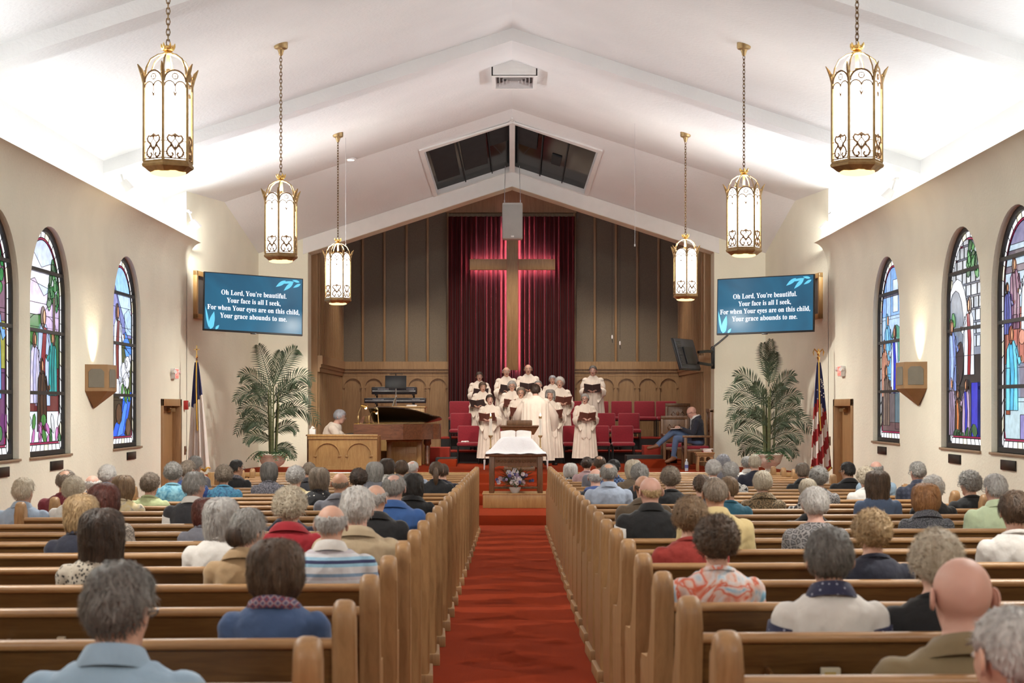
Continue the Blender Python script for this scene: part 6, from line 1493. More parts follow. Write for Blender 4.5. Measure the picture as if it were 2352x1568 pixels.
# ---------------------------------------------------------------- congregation
W_C = lambda n, c: cloth(n, c)
C = dict(
 ltblue=cloth('ltblue', (.30, .42, .55)), fleece=cloth('fleece', (.055, .10, .22)), tan=cloth('tan', (.42, .28, .15)), white=cloth('white', (.68, .65, .62)), navy=cloth('navy', (.018, .020, .038)), black=cloth('black', (.012, .012, .014)), charcoal=cloth('charcoal', (.035, .035, .042)),
 gray=cloth('gray', (.16, .16, .19)), red=cloth('red', (.32, .012, .022)), rust=cloth('rust', (.30, .028, .02)), beige=cloth('beige', (.44, .34, .22)), royal=cloth('royal', (.025, .06, .22)), jacketblue=cloth('jacketblue', (.04, .11, .32)), maroon=cloth('maroon', (.16, .018, .03)), ltgreen=cloth('ltgreen', (.46, .52, .28)), palegreen=cloth('palegreen', (.55, .66, .44)),
 teal=cloth('teal', (.03, .13, .20)), yellow=cloth('yellow', (.66, .52, .26)), olive=cloth('olive', (.20, .145, .075)), brown=cloth('brownc', (.12, .085, .055)), denim=cloth('denim', (.075, .11, .19)), pink=cloth('pink', (.42, .27, .28)), paleblue=cloth('paleblue', (.36, .42, .54)), shirtblue=cloth('shirtblue', (.32, .40, .52)), graygreen=cloth('graycloth', (.12, .12, .14)),
 polo=pattern('polo_stripe', 'stripe', [(.62, .62, .66), (.62, .62, .66), (.28, .50, .66), (.03, .035, .11), (.30, .50, .66), (.62, .62, .66), (.50, .46, .50), (.20, .30, .44)], 7.5),
 knit=pattern('knit_black_cream', 'vor', [(.30, (.02, .018, .016)), (.40, (.45, .40, .33))], 52.0), floral=pattern('floral_orange_blue', 'noise', [(.30, (.10, .20, .34)), (.38, (.22, .46, .62)), (.45, (.62, .60, .62)), (.52, (.66, .42, .34)), (.56, (.62, .10, .04)), (.61, (.64, .56, .54)), (.70, (.20, .42, .60))], 8.0),
 leopard=pattern('leopard_gray', 'leopard', [(.05, (.30, .28, .28)), (.16, (.02, .02, .02)), (.30, (.22, .21, .22))], 38.0), leobrown=pattern('leopard_brown', 'leopard', [(.06, (.25, .17, .09)), (.16, (.02, .015, .01)), (.3, (.30, .22, .12))], 34.0), bwpat=pattern('bw_pattern', 'leopard', [(.06, (.5, .48, .46)), (.2, (.03, .03, .03))], 32.0),
 tweed=pattern('gray_tweed', 'leopard', [(.05, (.04, .042, .05)), (.12, (.16, .16, .18)), (.2, (.06, .06, .075))], 40.0), sparkle=pattern('sparkle_gray', 'noise', [(.4, (.05, .05, .065)), (.6, (.20, .19, .22))], 70.0), cream_fl=pattern('cream_floral', 'noise', [(.35, (.30, .28, .25)), (.45, (.60, .52, .38)), (.65, (.62, .50, .25))], 11.0),
 bluepat=pattern('teal_print', 'noise', [(.35, (.02, .07, .16)), (.5, (.05, .20, .32)), (.65, (.03, .09, .18))], 16.0), aquapat=pattern('aqua_print', 'noise', [(.35, (.06, .22, .34)), (.6, (.22, .45, .55))], 16.0), leafdot=pattern('black_white_leaf', 'vor', [(.13, (.60, .57, .53)), (.18, (.015, .015, .018))], 20.0), polka=pattern('navy_polka', 'vor', [(.16, (.35, .36, .45)), (.24, (.02, .022, .06))], 48.0),
 plaidblue=pattern('blue_plaid', 'plaid', [(.0, (.03, .06, .16)), (.35, (.10, .17, .34)), (.65, (.02, .03, .08))], 22.0), plaidscarf=pattern('scarf_plaid', 'plaid', [(.0, (.10, .08, .16)), (.3, (.34, .28, .32)), (.5, (.22, .05, .08)), (.75, (.06, .06, .14))], 34.0), zebra=pattern('zebra_cream', 'noise', [(.42, (.42, .36, .30)), (.5, (.10, .08, .07)), (.58, (.42, .36, .30))], 22.0), navyplaid=pattern('navy_plaid', 'plaid', [(.0, (.015, .02, .04)), (.55, (.03, .035, .06)), (.8, (.05, .05, .08))], 20.0))
G1, G2 = GLS, GLSM
# side, head centre x, head top y, pew (0 = last before the camera), sex, hair(style,colour,extra), shirt, collar, collar colour, yaw, pitch, scale, skin, glasses, label
CONG = [
 (-1, 268, 1287, 0, 'm', ('mens', 'darkgray'), 'ltblue', 'shirt', None, .28, .0, 1.24, 'fair', G1, 'man with thick dark grey hair and pale blue collared shirt in the rearmost filled pew'),
 (-1, 633, 1237, 1, 'f', ('roundbob', 'brown'), 'fleece', 'scarf', 'plaidscarf', 0, 0, .98, 'fair', None, 'woman with round brown bob, blue fleece and plaid scarf'),
 (-1, 760, 1155, 3, 'm', ('fringe', 'lightgray'), 'polo', 'shirt', 'white', 0, .08, 1.0, 'fair', None, 'balding man in a white and blue striped polo shirt at the aisle'),
 (-1, 566, 1165, 3, 'f', ('full', 'gray', 'lowbun'), 'tan', 'jacket', None, .55, 0, .98, 'fair', None, 'grey-haired woman with a dark low bun and tan jacket, looking aside'),
 (-1, 233, 1167, 3, 'f', ('long', 'darkbrown'), 'knit', 'crew', None, .1, 0, 1.02, 'fair', None, 'woman with long straight dark brown hair and black cream knit'),
 (-1, 508, 1142, 4, 'f', ('longbob', 'lightgray'), 'white', 'crew', None, 0, 0, 1.0, 'fair', None, 'woman with straight silver shoulder-length hair and white top'),
 (-1, 186, 1135, 5, 'f', ('bob', 'blond'), 'navy', 'crew', None, 0, 0, 1.04, 'fair', None, 'woman with short golden blond hair and navy top'),
 (-1, 238, 1110, 6, 'f', ('roundbob', 'auburn'), 'zebra', 'crew', None, 0, 0, 1.0, 'fair', None, 'woman with dark red hair and cream zebra-striped top'),
 (-1, 444, 1082, 8, 'm', ('mens', 'gray'), 'charcoal', 'shirt', 'white', .4, 0, 1.02, 'pink', None, 'grey-haired man in black waistcoat over white shirt, turned aside'),
 (-1, 470, 1143, 6, 'f', ('bob', 'auburn'), 'gray', 'crew', None, 0, 0, .85, 'fair', None, 'woman with dark auburn hair and grey top, beside the silver-haired woman'),
 (-1, 283, 1091, 10, 'f', ('bob', 'lightbrown'), 'cream_fl', 'crew', None, 0, 0, 1.0, 'fair', None, 'woman with light brown bob and cream flowered top'),
 (-1, 344, 1086, 11, 'f', ('wavy', 'graybrown'), 'ltgreen', 'crew', None, .3, 0, 1.0, 'fair', None, 'woman with short grey-brown hair and light green top'),
 (-1, 52, 1096, 9, 'm', ('mens', 'blondwhite'), 'shirtblue', 'shirt', None, .3, 0, 1.05, 'fair', None, 'older man with sandy white hair and washed blue shirt near the window wall'),
 (-1, 150, 1078, 10, 'm', ('thin', 'graybrown'), 'maroon', 'crew', None, .3, 0, 1.05, 'tan', None, 'balding man in a maroon shirt near the window wall'),
 (-1, 168, 1094, 9, 'f', ('wavy', 'blondwhite'), 'white', 'crew', None, .1, 0, 1.0, 'fair', None, 'woman with sandy grey wavy hair and white top'),
 (-1, 212, 1089, 11, 'm', ('fringe', 'white'), 'ltblue', 'shirt', None, 0, 0, 1.0, 'pink', None, 'pink-headed balding man half hidden behind the red-haired woman'),
 (-1, 245, 1067, 13, 'm', ('wavy', 'white'), 'gray', 'shirt', None, .5, 0, 1.0, 'pink', G1, 'man with fluffy white hair and glasses, looking aside'),
 (-1, 397, 1061, 12, 'f', ('wavy', 'gray'), 'aquapat', 'crew', None, 0, 0, 1.0, 'fair', None, 'woman with wavy grey hair and aqua patterned top'),
 (-1, 430, 1056, 13, 'm', ('short', 'graybrown'), 'royal', 'crew', None, .4, 0, 1.05, 'fair', G1, 'man with short grey-brown hair and royal blue shirt'),
 (-1, 447, 1047, 16, 'f', ('wavy', 'gray'), 'gray', 'crew', None, .5, 0, 1.0, 'fair', None, 'grey-haired woman seated before the blue and white flag'),
 (-1, 514, 1067, 13, 'f', ('curly', 'graybrown'), 'bluepat', 'crew', None, 0, 0, 1.0, 'fair', None, 'woman with curly grey hair and teal printed top'),
 (-1, 541, 1055, 16, 'f', ('short', 'black'), 'black', 'scarf', 'sparkle', .7, 0, 1.0, 'tan', G1, 'dark-haired woman with glasses and silver scarf, face turned aside'),
 (-1, 618, 1061, 14, 'f', ('bob', 'darkgray'), 'sparkle', 'crew', None, 0, 0, 1.0, 'fair', None, 'woman with smooth grey bob and speckled dark top'),
 (-1, 678, 1069, 12, 'f', ('curly', 'lightgray'), 'cream_fl', 'crew', None, .2, 0, .98, 'fair', None, 'woman with permed ash grey curls before the organ screen'),
 (-1, 710, 1060, 14, 'm', ('crop', 'graybrown'), 'charcoal', 'jacket', None, 0, 0, 1.0, 'tan', None, 'man with cropped brown hair and dark slate jacket'),
 (-1, 733, 1073, 11, 'f', ('bob', 'graybrown'), 'leafdot', 'crew', None, 0, 0, 1.0, 'fair', None, 'woman with ash brown bob and black top dotted with white leaves'),
 (-1, 781, 1086, 10, 'm', ('bald', 'graybrown'), 'gray', 'jacket', None, 0, 0, 1.05, 'tan', None, 'bald man in a grey jacket, deep pink scalp'),
 (-1, 824, 1075, 12, 'f', ('curly', 'darkbrown'), 'black', 'crew', None, 0, 0, .95, 'fair', None, 'woman with short dark brown curls and black top'),
 (-1, 860, 1060, 14, 'f', ('longbob', 'gray'), 'graygreen', 'crew', None, .3, 0, 1.0, 'fair', None, 'woman with wavy shoulder-length grey hair and grey top'),
 (-1, 889, 1052, 16, 'f', ('bob', 'darkbrown'), 'white', 'crew', None, 0, 0, 1.0, 'fair', None, 'woman with dark brown bob and white top before the piano'),
 (-1, 922, 1056, 15, 'f', ('full', 'brown'), 'gray', 'crew', None, 0, 0, 1.0, 'fair', None, 'person with smooth chestnut hair before the organ bench'),
 (-1, 946, 1058, 17, 'm', ('thin', 'white'), 'paleblue', 'shirt', None, .4, 0, 1.0, 'pink', G1, 'white-haired man with glasses beside the chestnut-haired person'),
 (-1, 1002, 1060, 14, 'f', ('tied', 'brown', 'ponytail'), 'black', 'crew', None, 0, 0, 1.0, 'fair', None, 'woman with brown ponytail and black top near the aisle'),
 (-1, 1016, 1064, 16, 'm', ('short', 'brown'), 'navy', 'crew', None, 0, 0, 1.0, 'fair', None, 'person in navy half hidden by the woman with a ponytail'),
 (-1, 948, 1086, 9, 'f', ('longbob', 'black'), 'black', 'jacket', None, 0, 0, .95, 'fair', None, 'woman with straight black hair and black jacket'),
 (-1, 905, 1087, 7, 'm', ('thin', 'gray'), 'jacketblue', 'jacket', None, 0, 0, 1.05, 'pink', None, 'man with a bald crown, grey sides and bright blue jacket'),
 (-1, 862, 1110, 6, 'm', ('fringe', 'lightgray'), 'black', 'jacket', None, .2, 0, 1.0, 'fair', None, 'bald man with thin grey sides and black suit jacket'),
 (-1, 820, 1115, 4, 'm', ('mens', 'white'), 'beige', 'jacket', None, 0, 0, 1.08, 'pink', None, 'man with short silver hair and beige jacket near the aisle'),
 (-1, 665, 1116, 5, 'f', ('curly', 'blondwhite'), 'red', 'jacket', None, 0, 0, 1.05, 'fair', None, 'woman with fluffy pale blond hair and red jacket'),
 (-1, 662, 1124, 7, 'm', ('short', 'gray'), 'navy', 'jacket', None, 0, 0, 1.05, 'fair', None, 'person in navy jacket hidden behind the woman in red'),
 (1, 1647, 1181, 2, 'f', ('curly', 'brown'), 'floral', 'crew', None, 0, .05, 1.0, 'fair', None, 'woman with curly brown hair and orange and blue flowered blouse'),
 (1, 1906, 1210, 1, 'f', ('full', 'darkgray'), 'white', 'shirt', 'polka', 0, 0, 1.05, 'fair', None, 'grey-haired woman in white vest over navy polka dot blouse'),
 (1, 2212, 1281, 0, 'm', None, 'olive', 'jacket', None, -.1, 0, 1.28, 'pink', None, 'completely bald man in an olive tan jacket'),
 (1, 2332, 1388, -1, 'm', ('crop', 'lightgray'), 'shirtblue', 'shirt', None, -.2, 0, 1.26, 'fair', None, 'man with close-cropped pale grey hair behind the bald man'),
 (1, 2152, 1217, 1, 'f', ('wavy', 'blondwhite'), 'black', 'crew', None, 0, 0, 1.05, 'fair', None, 'woman with wavy ash blond hair and black top beside the bald man'),
 (1, 2005, 1168, 3, 'f', ('curly', 'blond'), 'navy', 'crew', None, 0, .1, 1.0, 'fair', None, 'woman with short curly blond hair and dark navy top'),
 (1, 1873, 1116, 5, 'f', ('full', 'white'), 'leopard', None, None, 0, 0, 1.0, 'pink', None, 'woman with short white hair and grey leopard dress'),
 (1, 1585, 1139, 4, 'f', ('wavy', 'lightbrown'), 'rust', 'crew', None, .2, 0, 1.05, 'fair', None, 'woman with wavy honey blond hair and rust red top'),
 (1, 1643, 1095, 5, 'm', ('crop', 'graybrown'), 'yellow', 'shirt', None, 0, 0, 1.05, 'tan', None, 'man with cropped grey-brown hair and pale yellow shirt'),
 (1, 1495, 1095, 6, 'm', ('bald', 'blond'), 'black', 'shirt', None, -.15, 0, 1.05, 'pink', None, 'bald man in black waistcoat with pale sleeves, near the aisle'),
 (1, 1478, 1092, 8, 'm', ('bald', 'brown'), 'brown', 'jacket', None, 0, 0, 1.0, 'tan', None, 'bald man in brown jacket seated before the man in black waistcoat'),
 (1, 1398, 1063, 11, 'm', ('thin', 'gray'), 'paleblue', 'shirt', None, 0, 0, 1.05, 'tan', None, 'grey-haired man in a pale blue dress shirt near the aisle'),
 (1, 1368, 1074, 12, 'm', ('fringe', 'lightgray'), 'charcoal', 'hood', 'royal', 0, .2, 1.0, 'pink', None, 'bald man in dark jacket with blue lining, head bowed'),
 (1, 1377, 1046, 16, 'm', ('thin', 'brown'), 'gray', 'jacket', None, 0, 0, 1.0, 'tan', None, 'balding brown-haired man in grey before the choir'),
 (1, 1348, 1049, 18, 'f', ('tied', 'darkbrown', 'bun'), 'pink', 'crew', None, .2, 0, .98, 'fair', None, 'woman with dark hair in a bun and pink top'),
 (1, 1310, 1063, 19, 'f', ('roundbob', 'white'), 'bwpat', 'crew', None, .3, 0, 1.0, 'fair', None, 'woman with short white hair and black and white print at the aisle'),
 (1, 1409, 1054, 15, 'm', ('short', 'black'), 'plaidblue', 'shirt', None, .3, 0, 1.0, 'tan', None, 'dark-haired man in a blue plaid shirt'),
 (1, 1455, 1055, 14, 'f', ('bob', 'blondwhite'), 'brown', 'crew', None, 0, 0, 1.0, 'fair', None, 'woman with straight platinum bob and dark brown top'),
 (1, 1469, 1064, 12, 'f', ('wavy', 'gray'), 'black', 'crew', None, 0, 0, 1.0, 'fair', None, 'woman with wavy grey hair and black top before the platinum bob'),
 (1, 1540, 1071, 11, 'f', ('wavy', 'graybrown'), 'black', 'crew', None, 0, 0, 1.05, 'fair', None, 'woman with thick wavy grey-brown hair and black top'),
 (1, 1612, 1089, 10, 'm', ('short', 'brown'), 'navy', 'crew', None, 0, 0, 1.0, 'fair', None, 'brown-haired man half hidden by the man in yellow'),
 (1, 1674, 1093, 9, 'f', ('full', 'lightbrown'), 'teal', 'crew', None, 0, 0, 1.0, 'fair', None, 'woman with brown-grey hair and dark teal top'),
 (1, 1752, 1080, 10, 'f', ('full', 'blondwhite'), 'leobrown', 'jacket', None, 0, 0, 1.05, 'fair', None, 'woman with short sandy white hair and brown leopard jacket'),
 (1, 1638, 1055, 15, 'f', ('curly', 'white'), 'white', 'crew', None, .2, 0, 1.0, 'fair', None, 'woman with white curls before the side table'),
 (1, 1661, 1043, 17, 'f', ('curly', 'bluegray'), 'gray', 'crew', None, 0, 0, 1.0, 'fair', None, 'woman with bluish white hair in front of the white curls'),
 (1, 1678, 1060, 14, 'f', ('curly', 'lightgray'), 'bwpat', 'crew', None, 0, 0, 1.0, 'fair', None, 'woman with silver curls and printed blouse'),
 (1, 1734, 1044, 16, 'm', ('short', 'blondwhite'), 'navy', 'crew', None, 0, 0, 1.0, 'fair', None, 'sandy-haired man in navy shirt before the palm urn'),
 (1, 1716, 1047, 18, 'm', ('short', 'gray'), 'white', 'shirt', None, 0, 0, 1.0, 'fair', None, 'grey-haired man in white shirt half hidden before the palm urn'),
 (1, 1844, 1062, 15, 'f', ('full', 'graybrown'), 'black', 'jacket', None, -.2, 0, 1.0, 'fair', G1, 'brown-haired woman in black jacket near the walker'),
 (1, 1881, 1071, 11, 'f', ('wavy', 'gray'), 'leopard', 'crew', None, 0, 0, 1.0, 'fair', None, 'grey-haired woman with black and white spotted top'),
 (1, 1856, 1098, 10, 'f', ('full', 'blondwhite'), 'bwpat', 'crew', None, 0, 0, .98, 'fair', None, 'white-blond woman in black and white print, before the leopard dress'),
 (1, 1862, 1122, 8, 'm', ('short', 'white'), 'black', 'jacket', None, 0, 0, 1.0, 'fair', None, 'person in black hidden behind the woman in leopard dress'),
 (1, 1949, 1060, 15, 'm', ('short', 'black'), 'black', 'jacket', None, -.5, 0, 1.05, 'tan', G1, 'man with slick dark hair, glasses and black jacket by the door'),
 (1, 1989, 1071, 12, 'f', ('curly', 'blondwhite'), 'white', 'crew', None, 0, 0, 1.0, 'fair', None, 'woman with pale curls and white top beside long brown hair'),
 (1, 2012, 1057, 13, 'm', ('fringe', 'gray'), 'ltblue', 'shirt', None, .2, 0, 1.0, 'pink', None, 'balding man in light blue shirt hidden by long brown hair'),
 (1, 2016, 1080, 9, 'f', ('long', 'brown'), 'denim', 'crew', None, 0, 0, 1.0, 'fair', None, 'woman with very long straight brown hair and denim jacket'),
 (1, 2109, 1059, 12, 'm', ('short', 'gray'), 'navyplaid', 'shirt', None, -.2, 0, 1.05, 'pink', G1, 'grey-haired man in dark navy plaid shirt by the window wall'),
 (1, 2143, 1091, 9, 'f', ('curly', 'white'), 'black', 'crew', None, 0, 0, 1.0, 'pink', None, 'woman with white curls and black top behind the plaid shirt'),
 (1, 2127, 1109, 7, 'f', ('roundbob', 'ginger'), 'tweed', 'jacket', None, 0, 0, 1.0, 'fair', None, 'woman with ginger blond bob and grey tweed jacket'),
 (1, 2230, 1080, 10, 'f', ('curly', 'gray'), 'black', 'crew', None, -.4, 0, 1.05, 'fair', G1, 'woman with dark grey curls, glasses and black top'),
 (1, 2288, 1087, 7, 'm', ('short', 'lightgray'), 'palegreen', 'shirt', None, -.35, 0, 1.05, 'pink', G1, 'grey-haired man with glasses and pale green shirt'),
 (1, 2332, 1125, 4, 'f', ('full', 'brown'), 'white', 'crew', None, 0, 0, 1.05, 'fair', None, 'woman with short brown hair and loose white top'),
]
TOPH = {'long': .110, 'bob': .112, 'roundbob': .116, 'longbob': .110, 'curly': .122, 'wavy': .116, 'full': .112, 'mens': .118, 'short': .11, 'bald': .09}
for ci, (sd, px, py, k, sex, hr, sh, col, colm, yaw, pitch, sc, sk, gl, lab) in enumerate(CONG):
    X = 0; y = pew_y(sd, k)+.23
    for _ in range(3): X = (px-CX)*y/F; y = pew_y(sd, k, X)+.23
    s = .83*sc; tp = (.71+HDZ+(TOPH.get(hr[0], .10) if hr else .088))*s
    z = CAMZ+(HY-py)*y/F-tp
    yq = round(yaw*4)/4 if abs(yaw) > .12 else 0.0; pq = .1 if pitch > .07 else 0.0
    bd = body(sex, 'sit', yq, pq)
    p = person(lab, 'person', bd, (X, y, z), R.uniform(-.06, .06), s, skin(sk), ((hr[0], hr[1], (ci % 3)+1)+tuple(hr[2:])) if hr else None, C[sh], TRO, col, C[colm] if colm else None, gl, True)
    if lab.startswith('grey-haired woman in white vest') or ('waistcoat' in lab and sh in ('charcoal', 'black')):   # sleeves of another cloth show at the arms
        sm = {'white': C['polka'], 'charcoal': C['white'], 'black': C['white']}[sh]
        key = ('sleeve', sex, yq, pq)
        for s_ in (-1, 1):
            if key+(s_,) not in ACC:
                mb = MB(); a = bd['arm'][s_]; mb.tube([a[0].lerp(a[1], .10), a[0].lerp(a[1], .6), a[1], a[1].lerp(a[2], .5)], [.071, .067, .063, .055], 14)
                me = mb.mesh('sleeve', 2); me.materials.append(None); ACC[key+(s_,)] = me
            obj('sleeve', ACC[key+(s_,)], p, sm)
# ---------------------------------------------------------------- choir
ROBE = pattern('choir_robe', 'noise', [(.25, (.66, .56, .48)), (.75, (.76, .67, .58))], 4.0)
FOLD_B = mat('folder_brown', (.20, .075, .055), .6); FOLD_D = mat('folder_dark', (.075, .06, .06), .6); PAPER = MATS['paper_white']
ROBES = {}
def robe_mesh(sex):
    if sex in ROBES: return ROBES[sex]
    w = 1.10 if sex == 'm' else 1.06; mb = MB(); n = 96; zt = .82
    rows = [(zt+.545, .070, .066, -.012, 0), (zt+.52, .092, .082, -.016, 0), (zt+.485, .135, .10, -.02, .0), (zt+.445, .195*w, .118, -.02, .002), (zt+.38, .205*w, .135, -.015, .005), (zt+.28, .205*w, .150, .0, .008), (zt+.12, .205*w, .165, .0, .012), (zt-.10, .215*w, .175, .0, .015), (zt-.35, .235*w, .190, .0, .018), (zt-.60, .255*w, .205, .0, .020), (zt-.665, .258*w, .208, .0, .020)]
    rings = []
    for z, rx, ry, cy, f in rows:
        ring = []
        for k in range(n):
            a = 2*PI*k/n; q = 1+f/.2*(math.sin(a*19+.5*math.sin(a*3))*.75+.25*math.sin(a*7+1))
            ring.append((rx*q*math.cos(a), cy+ry*q*math.sin(a), z))
        rings.append(ring)
    mb.loft(rings, True, False); ROBES[sex] = mb.mesh('robe', 1.2); ROBES[sex].materials.append(None); return ROBES[sex]
def sleeve_mesh(arm, key, side):
    key = (key, side)
    if key in ROBES: return ROBES[key]
    mb = MB(); n = 24
    for s in (side,):
        a = arm[s]; rings = []; mb.ball(a[0]+Vector((-s*.012, 0, .004)), .076, .076, .070, 16, 10)
        for (p, r_, dr) in ((a[0]+Vector((-s*.02, 0, .01)), .092, 0), (a[0].lerp(a[1], .5), .104, .012), (a[1], .118, .03), (a[1].lerp(a[2], .45), .125, .075), (a[1].lerp(a[2], .85), .145, .125)):
            t = (a[2]-a[1]).normalized() if dr > .02 else (a[1]-a[0]).normalized()
            x = t.cross(Vector((0, 1, .2))).normalized(); u = x.cross(t).normalized(); ring = []
            for k in range(n):
                b = 2*PI*k/n; q = 1+.07*math.sin(b*5+dr*20); v = x*math.cos(b)*r_*q*.72+u*math.sin(b)*r_*q*.62
                v.z = v.z if v.z > 0 else v.z*(1+dr*9)
                ring.append(p+v+Vector((0, 0, -dr*.25)))
            rings.append(ring)
        mb.loft(rings, True, False)
    me = mb.mesh('robe_sleeve', 1.5); me.materials.append(None); ROBES[key] = me; return me
def panel_mesh(side):
    if ('panel', side) in ROBES: return ROBES[('panel', side)]
    mb = MB(); zt = .82
    for s in (side,): mb.prism([(s*.015, zt+.16), (s*.105, zt+.16), (s*.105, zt-.20), (s*.06, zt-.25), (s*.015, zt-.20)], lambda u, v, q: (u, q+.175+(.02 if v < zt else 0), v), 0, .008)
    me = ROBES[('panel', side)] = mb.mesh('robe_panel', 0); me.materials.append(None); return me
SA = {s: [(s*.176, -.02, .425), (s*.235, .07, .19), (s*.115, .255, .205)] for s in (-1, 1)}
SAL = {s: [(s*.176, -.02, .425), (s*.235, .07, .17), (s*.115, .25, .13)] for s in (-1, 1)}
# head top (px,py), row, depth, floor, sex, hair, folder, yaw, pitch, glasses, robe turn, label
CH = [
 (1101, 853, 3, 38.15, 'f', ('full', 'darkbrown'), FOLD_D, -.1, 0, None, .2, 'singer with brown swept-back hair in the top row by the curtain'),
 (1163, 842, 3, 38.15, 'm', ('fringe', 'lightgray'), FOLD_D, 0, .0, G2, .2, 'balding singer with glasses in the top row beneath the cross'),
 (1213, 836, 3, 38.15, 'm', ('fringe', 'gray'), FOLD_D, 0, 0, None, 0, 'tall balding singer with dark folder, top row pastor side of the cross'),
 (1362, 839, 3, 38.15, 'm', ('short', 'darkgray'), FOLD_D, -.1, 0, None, -.15, 'singer with dark grey hair standing apart before the arched panels'),
 (1108, 876, 2, 37.05, 'f', ('full', 'brown'), FOLD_D, -.6, .1, None, -.5, 'brown-haired singer turned towards the conductor, middle riser'),
 (1176, 874, 2, 37.05, 'f', ('wavy', 'lightgray'), FOLD_B, 0, 0, G1, 0, 'singer with short grey hair and glasses on the middle riser'),
 (1236, 873, 2, 37.05, 'm', ('thin', 'gray'), FOLD_D, 0, 0, None, 0, 'singer mostly hidden behind the conductor'),
 (1286, 865, 2, 37.05, 'f', ('curly', 'white'), FOLD_B, .2, 0, G2, .3, 'singer with curly white hair holding a raised folder'),
 (1269, 884, 3, 38.0, 'f', ('full', 'bluegray'), FOLD_D, 0, 0, None, 0, 'short grey-haired singer hidden behind the white curls'),
 (1125, 905, 1, 35.6, 'f', ('full', 'darkbrown'), FOLD_B, -.25, 0, None, -.25, 'dark-haired singer with brown folder behind the candle'),
 (1197, 888, 1, 35.9, 'f', ('full', 'graybrown'), FOLD_B, -.1, 0, G1, -.2, 'smiling singer with glasses beside the conductor'),
 (1264, 894, 1, 35.6, 'f', ('bob', 'gray'), FOLD_B, .35, 0, None, .3, 'singer with grey bob at the conductor\u2019s far shoulder'),
 (1344, 903, 1, 35.6, 'f', ('full', 'lightgray'), FOLD_B, .35, 0, G1, .15, 'singer with glasses and open brown folder at the end of the front row'),
]
for ci, (px, py, row, d, sex, hr, fm, yaw, pitch, gl, turn, lab) in enumerate(CH):
    zf = RZ[row]+(.006 if row > 1 else .0); X = (px-CX)*d/F; ztop = CAMZ+(HY-py)*d/F; tp = .82+.71+HDZ+TOPH.get(hr[0], .10)
    s = (ztop-zf)/(tp-.0); s = max(.88, min(1.06, s))
    z = ztop-tp*s
    bd = body(sex, 'stand', round((yaw)*4)/4, pitch, SA, None, 0.0, .0115, 1.1)
    p = person('white-robed '+lab, 'person', bd, (X, d, max(z, zf)), PI+turn*.6, s, skin('fair' if ci % 3 else 'pink'), (hr[0], hr[1], ci % 3+1), None, TRO, None, None, gl, True, True, None, True)
    obj('robe', robe_mesh(sex), p, ROBE); [obj('robe_sleeve', sleeve_mesh(bd['arm'], ('sl', sex), q), p, ROBE) for q in (-1, 1)]; [obj('robe_panel', panel_mesh(q), p, ROBE) for q in (-1, 1)]
    # open song folder resting on the hands: a thing of its own
    M = Matrix.Translation((X, d, max(z, zf))) @ Matrix.Rotation(PI+turn*.6, 4, 'Z') @ Matrix.Scale(s, 4) @ Matrix.Translation((0, .375, .82+.235)) @ Matrix.Rotation(.75, 4, 'X')
    f = thing('song_folder', ('open %s choir folder held by the ' % ('brown' if fm is FOLD_B else 'dark'))+' '.join(lab.split(' ')[:6]).rstrip(','), 'folder', group='choir folders'); f.matrix_world = M
    for q in (-1, 1):
        mb = MB(); Mx = Matrix.Rotation(-q*.22, 4, 'Y'); a, b = sorted((0, q*.185)); mb.bbox(a, b, -.12, .14, -.004, .0, .001, Mx, 1); mb.build('cover', fm, f, smooth=0)
        mb = MB(); a, b = sorted((q*.006, q*.178)); mb.box(a, b, -.112, .132, .0005, .006, Mx); mb.build('sheet_music', PAPER, f, smooth=0)
# conductor seen from behind, arms raised a little
d = 33.6; zf = .26; X = (1230-CX)*d/F; tp = .82+.71+HDZ+.112; s = (CAMZ+(HY-881)*d/F-zf)/tp
CA = {-1: [(-.176, -.02, .425), (-.29, .05, .20), (-.22, .26, .17)], 1: [(.176, -.02, .425), (.30, .04, .18), (.30, .20, .02)]}
bd = body('m', 'stand', 0.0, .05, CA, None, .0, .0115, .4)
p = person('conductor in a cream robe seen from behind, dark hair, arms spread', 'person', bd, (X, d, zf), .08, s, skin('fair'), ('full', 'darkbrown', 2), None, TRO, None, None, None, True, False, None, True)
q = obj('robe', robe_mesh('m'), p, ROBE); q.scale = (1.18, 1.12, 1)
for s_ in (-1, 1): q = obj('robe_sleeve', sleeve_mesh(bd['arm'], 'slc', s_), p, ROBE); q.scale = (1.12, 1.12, 1.0)
# pianist in profile
d = 34.75; X = XP(758, d); PA = {s_: [(s_*.165, -.01, .425), (s_*.20, .13, .21), (s_*.16, .36, .16)] for s_ in (-1, 1)}
bd = body('f', 'play', 0.0, .2, PA, None, .22, .0115, .7); s = 1.22; z = CAMZ+(HY-938)*d/F-(.66+.112)*s
p = person('pianist with short silver hair and glasses in a cream robe at the keyboard', 'person', bd, (X, d, z), -PI/2, s, skin('pink'), ('full', 'bluegray', 2), ROBE, TRO, 'crew', None, G2, True)
for q in p.children:
    if q.name.startswith('shirt'): q.scale = (1.18, 1.28, 1.03); q.location = (0, -.035, 0)
t = thing('piano_bench', 'dark padded bench on which the pianist sits', 'bench', (X, d, .26)); hb = z-.26+.0
hb = max(hb-.03*s, .25)
mb = MB(); mb.bbox(-.20, .20, -.35, .35, hb-.07, hb-.012, .02); mb.build('seat', RED, t)
for a in (-.18, .14):
    for b in (-.33, .29): mb = MB(); mb.bbox(a, a+.04, b, b+.04, 0, hb-.07, .004); mb.build('leg', DARKW, t)
t = thing('red_side_chair', 'red padded chair behind the pianist', 'chair', (XP(742, 35.3), 35.3, .26)); 
for ch_ in ch0.children:
    q = ch_.copy(); COL.objects.link(q); q.parent = t
t.rotation_euler = (0, 0, -PI/2+PI); t.scale = (1, 1, .78)
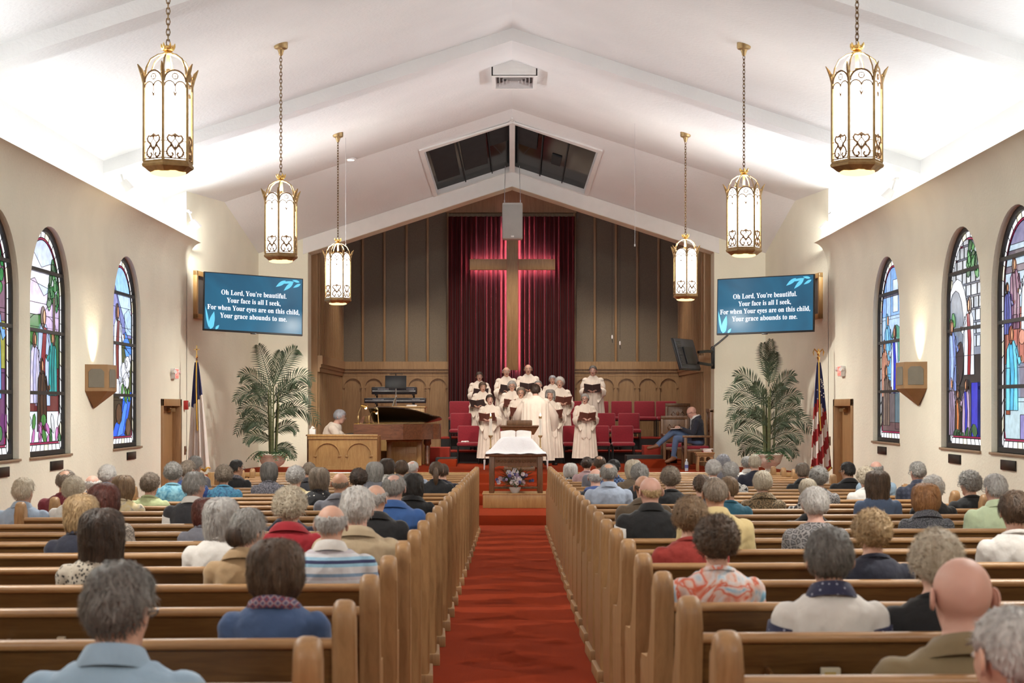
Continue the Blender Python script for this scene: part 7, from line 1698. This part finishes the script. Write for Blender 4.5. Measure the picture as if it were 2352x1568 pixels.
# pastor: sits in profile facing the choir side, legs crossed, writing
d = PD; X = XP(1603, d); s = 1.0
LG = {-1: [(-.085, .03, .075), (-.10, .44, .10), (-.09, .50, -.30), (-.09, .63, -.355)], 1: [(.085, .03, .09), (.02, .48, .235), (-.02, .84, -.06), (-.01, .98, -.09)]}
AR = {-1: [(-.18, -.0, .425), (-.23, .10, .20), (-.06, .30, .30)], 1: [(.18, -.0, .425), (.23, .12, .19), (.05, .32, .30)]}
bd = body('m', 'cross', 0.0, .45, AR, LG, .10, .0115, 1.0)
z = CAMZ+(HY-932)*d/F-(.66+.08)*s
JEAN = cloth('jeans', (.085, .13, .24)); SUIT = cloth('suit_navy', (.018, .020, .034))
p = person('seated pastor in navy blazer and jeans, bald, legs crossed, writing on his knee', 'person', bd, (X, d, z), PI/2, s, skin('pink'), None, SUIT, JEAN, 'jacket', None, G1, True)
for c in p.children:
    if c.name.startswith('shoe'): c.material_slots[0].material = mat('brown_leather', (.20, .085, .04), .4)
mb = MB(); mb.prism([(-.045, .50), (.045, .50), (.03, .30), (0, .22), (-.03, .30)], lambda u, v, q: (u, .085+.10*v+q+(.5-v)*.12, v), 0, .012); mb.build('shirt_front', C['white'], p, smooth=0)
mb = MB(); mb.prism([(-.018, .48), (.018, .48), (.024, .28), (0, .22), (-.024, .28)], lambda u, v, q: (u, .100+.10*v+q+(.5-v)*.12, v), 0, .008); mb.build('necktie', C['navy'], p, smooth=0)
mb = MB(); mb.bbox(.085, .14, .118, .13, .30, .345, .002); mb.build('name_badge', WHITE, p)
o = obj('shirt_collar', acc('shirt'), p, C['white']); o.location = (0, .06, .005)
t = thing('clipboard', 'clipboard with white paper resting on the pastor\u2019s knee', 'clipboard'); t.matrix_world = Matrix.Translation((X, d, z)) @ Matrix.Rotation(PI/2, 4, 'Z') @ Matrix.Translation((0, .36, .300)) @ Matrix.Rotation(-.06, 4, 'X')
mb = MB(); mb.bbox(-.12, .12, -.10, .20, -.008, 0, .002); mb.build('board', DARKW, t); mb = MB(); mb.box(-.11, .11, -.09, .18, .001, .006); mb.build('paper', PAPER, t, smooth=0)
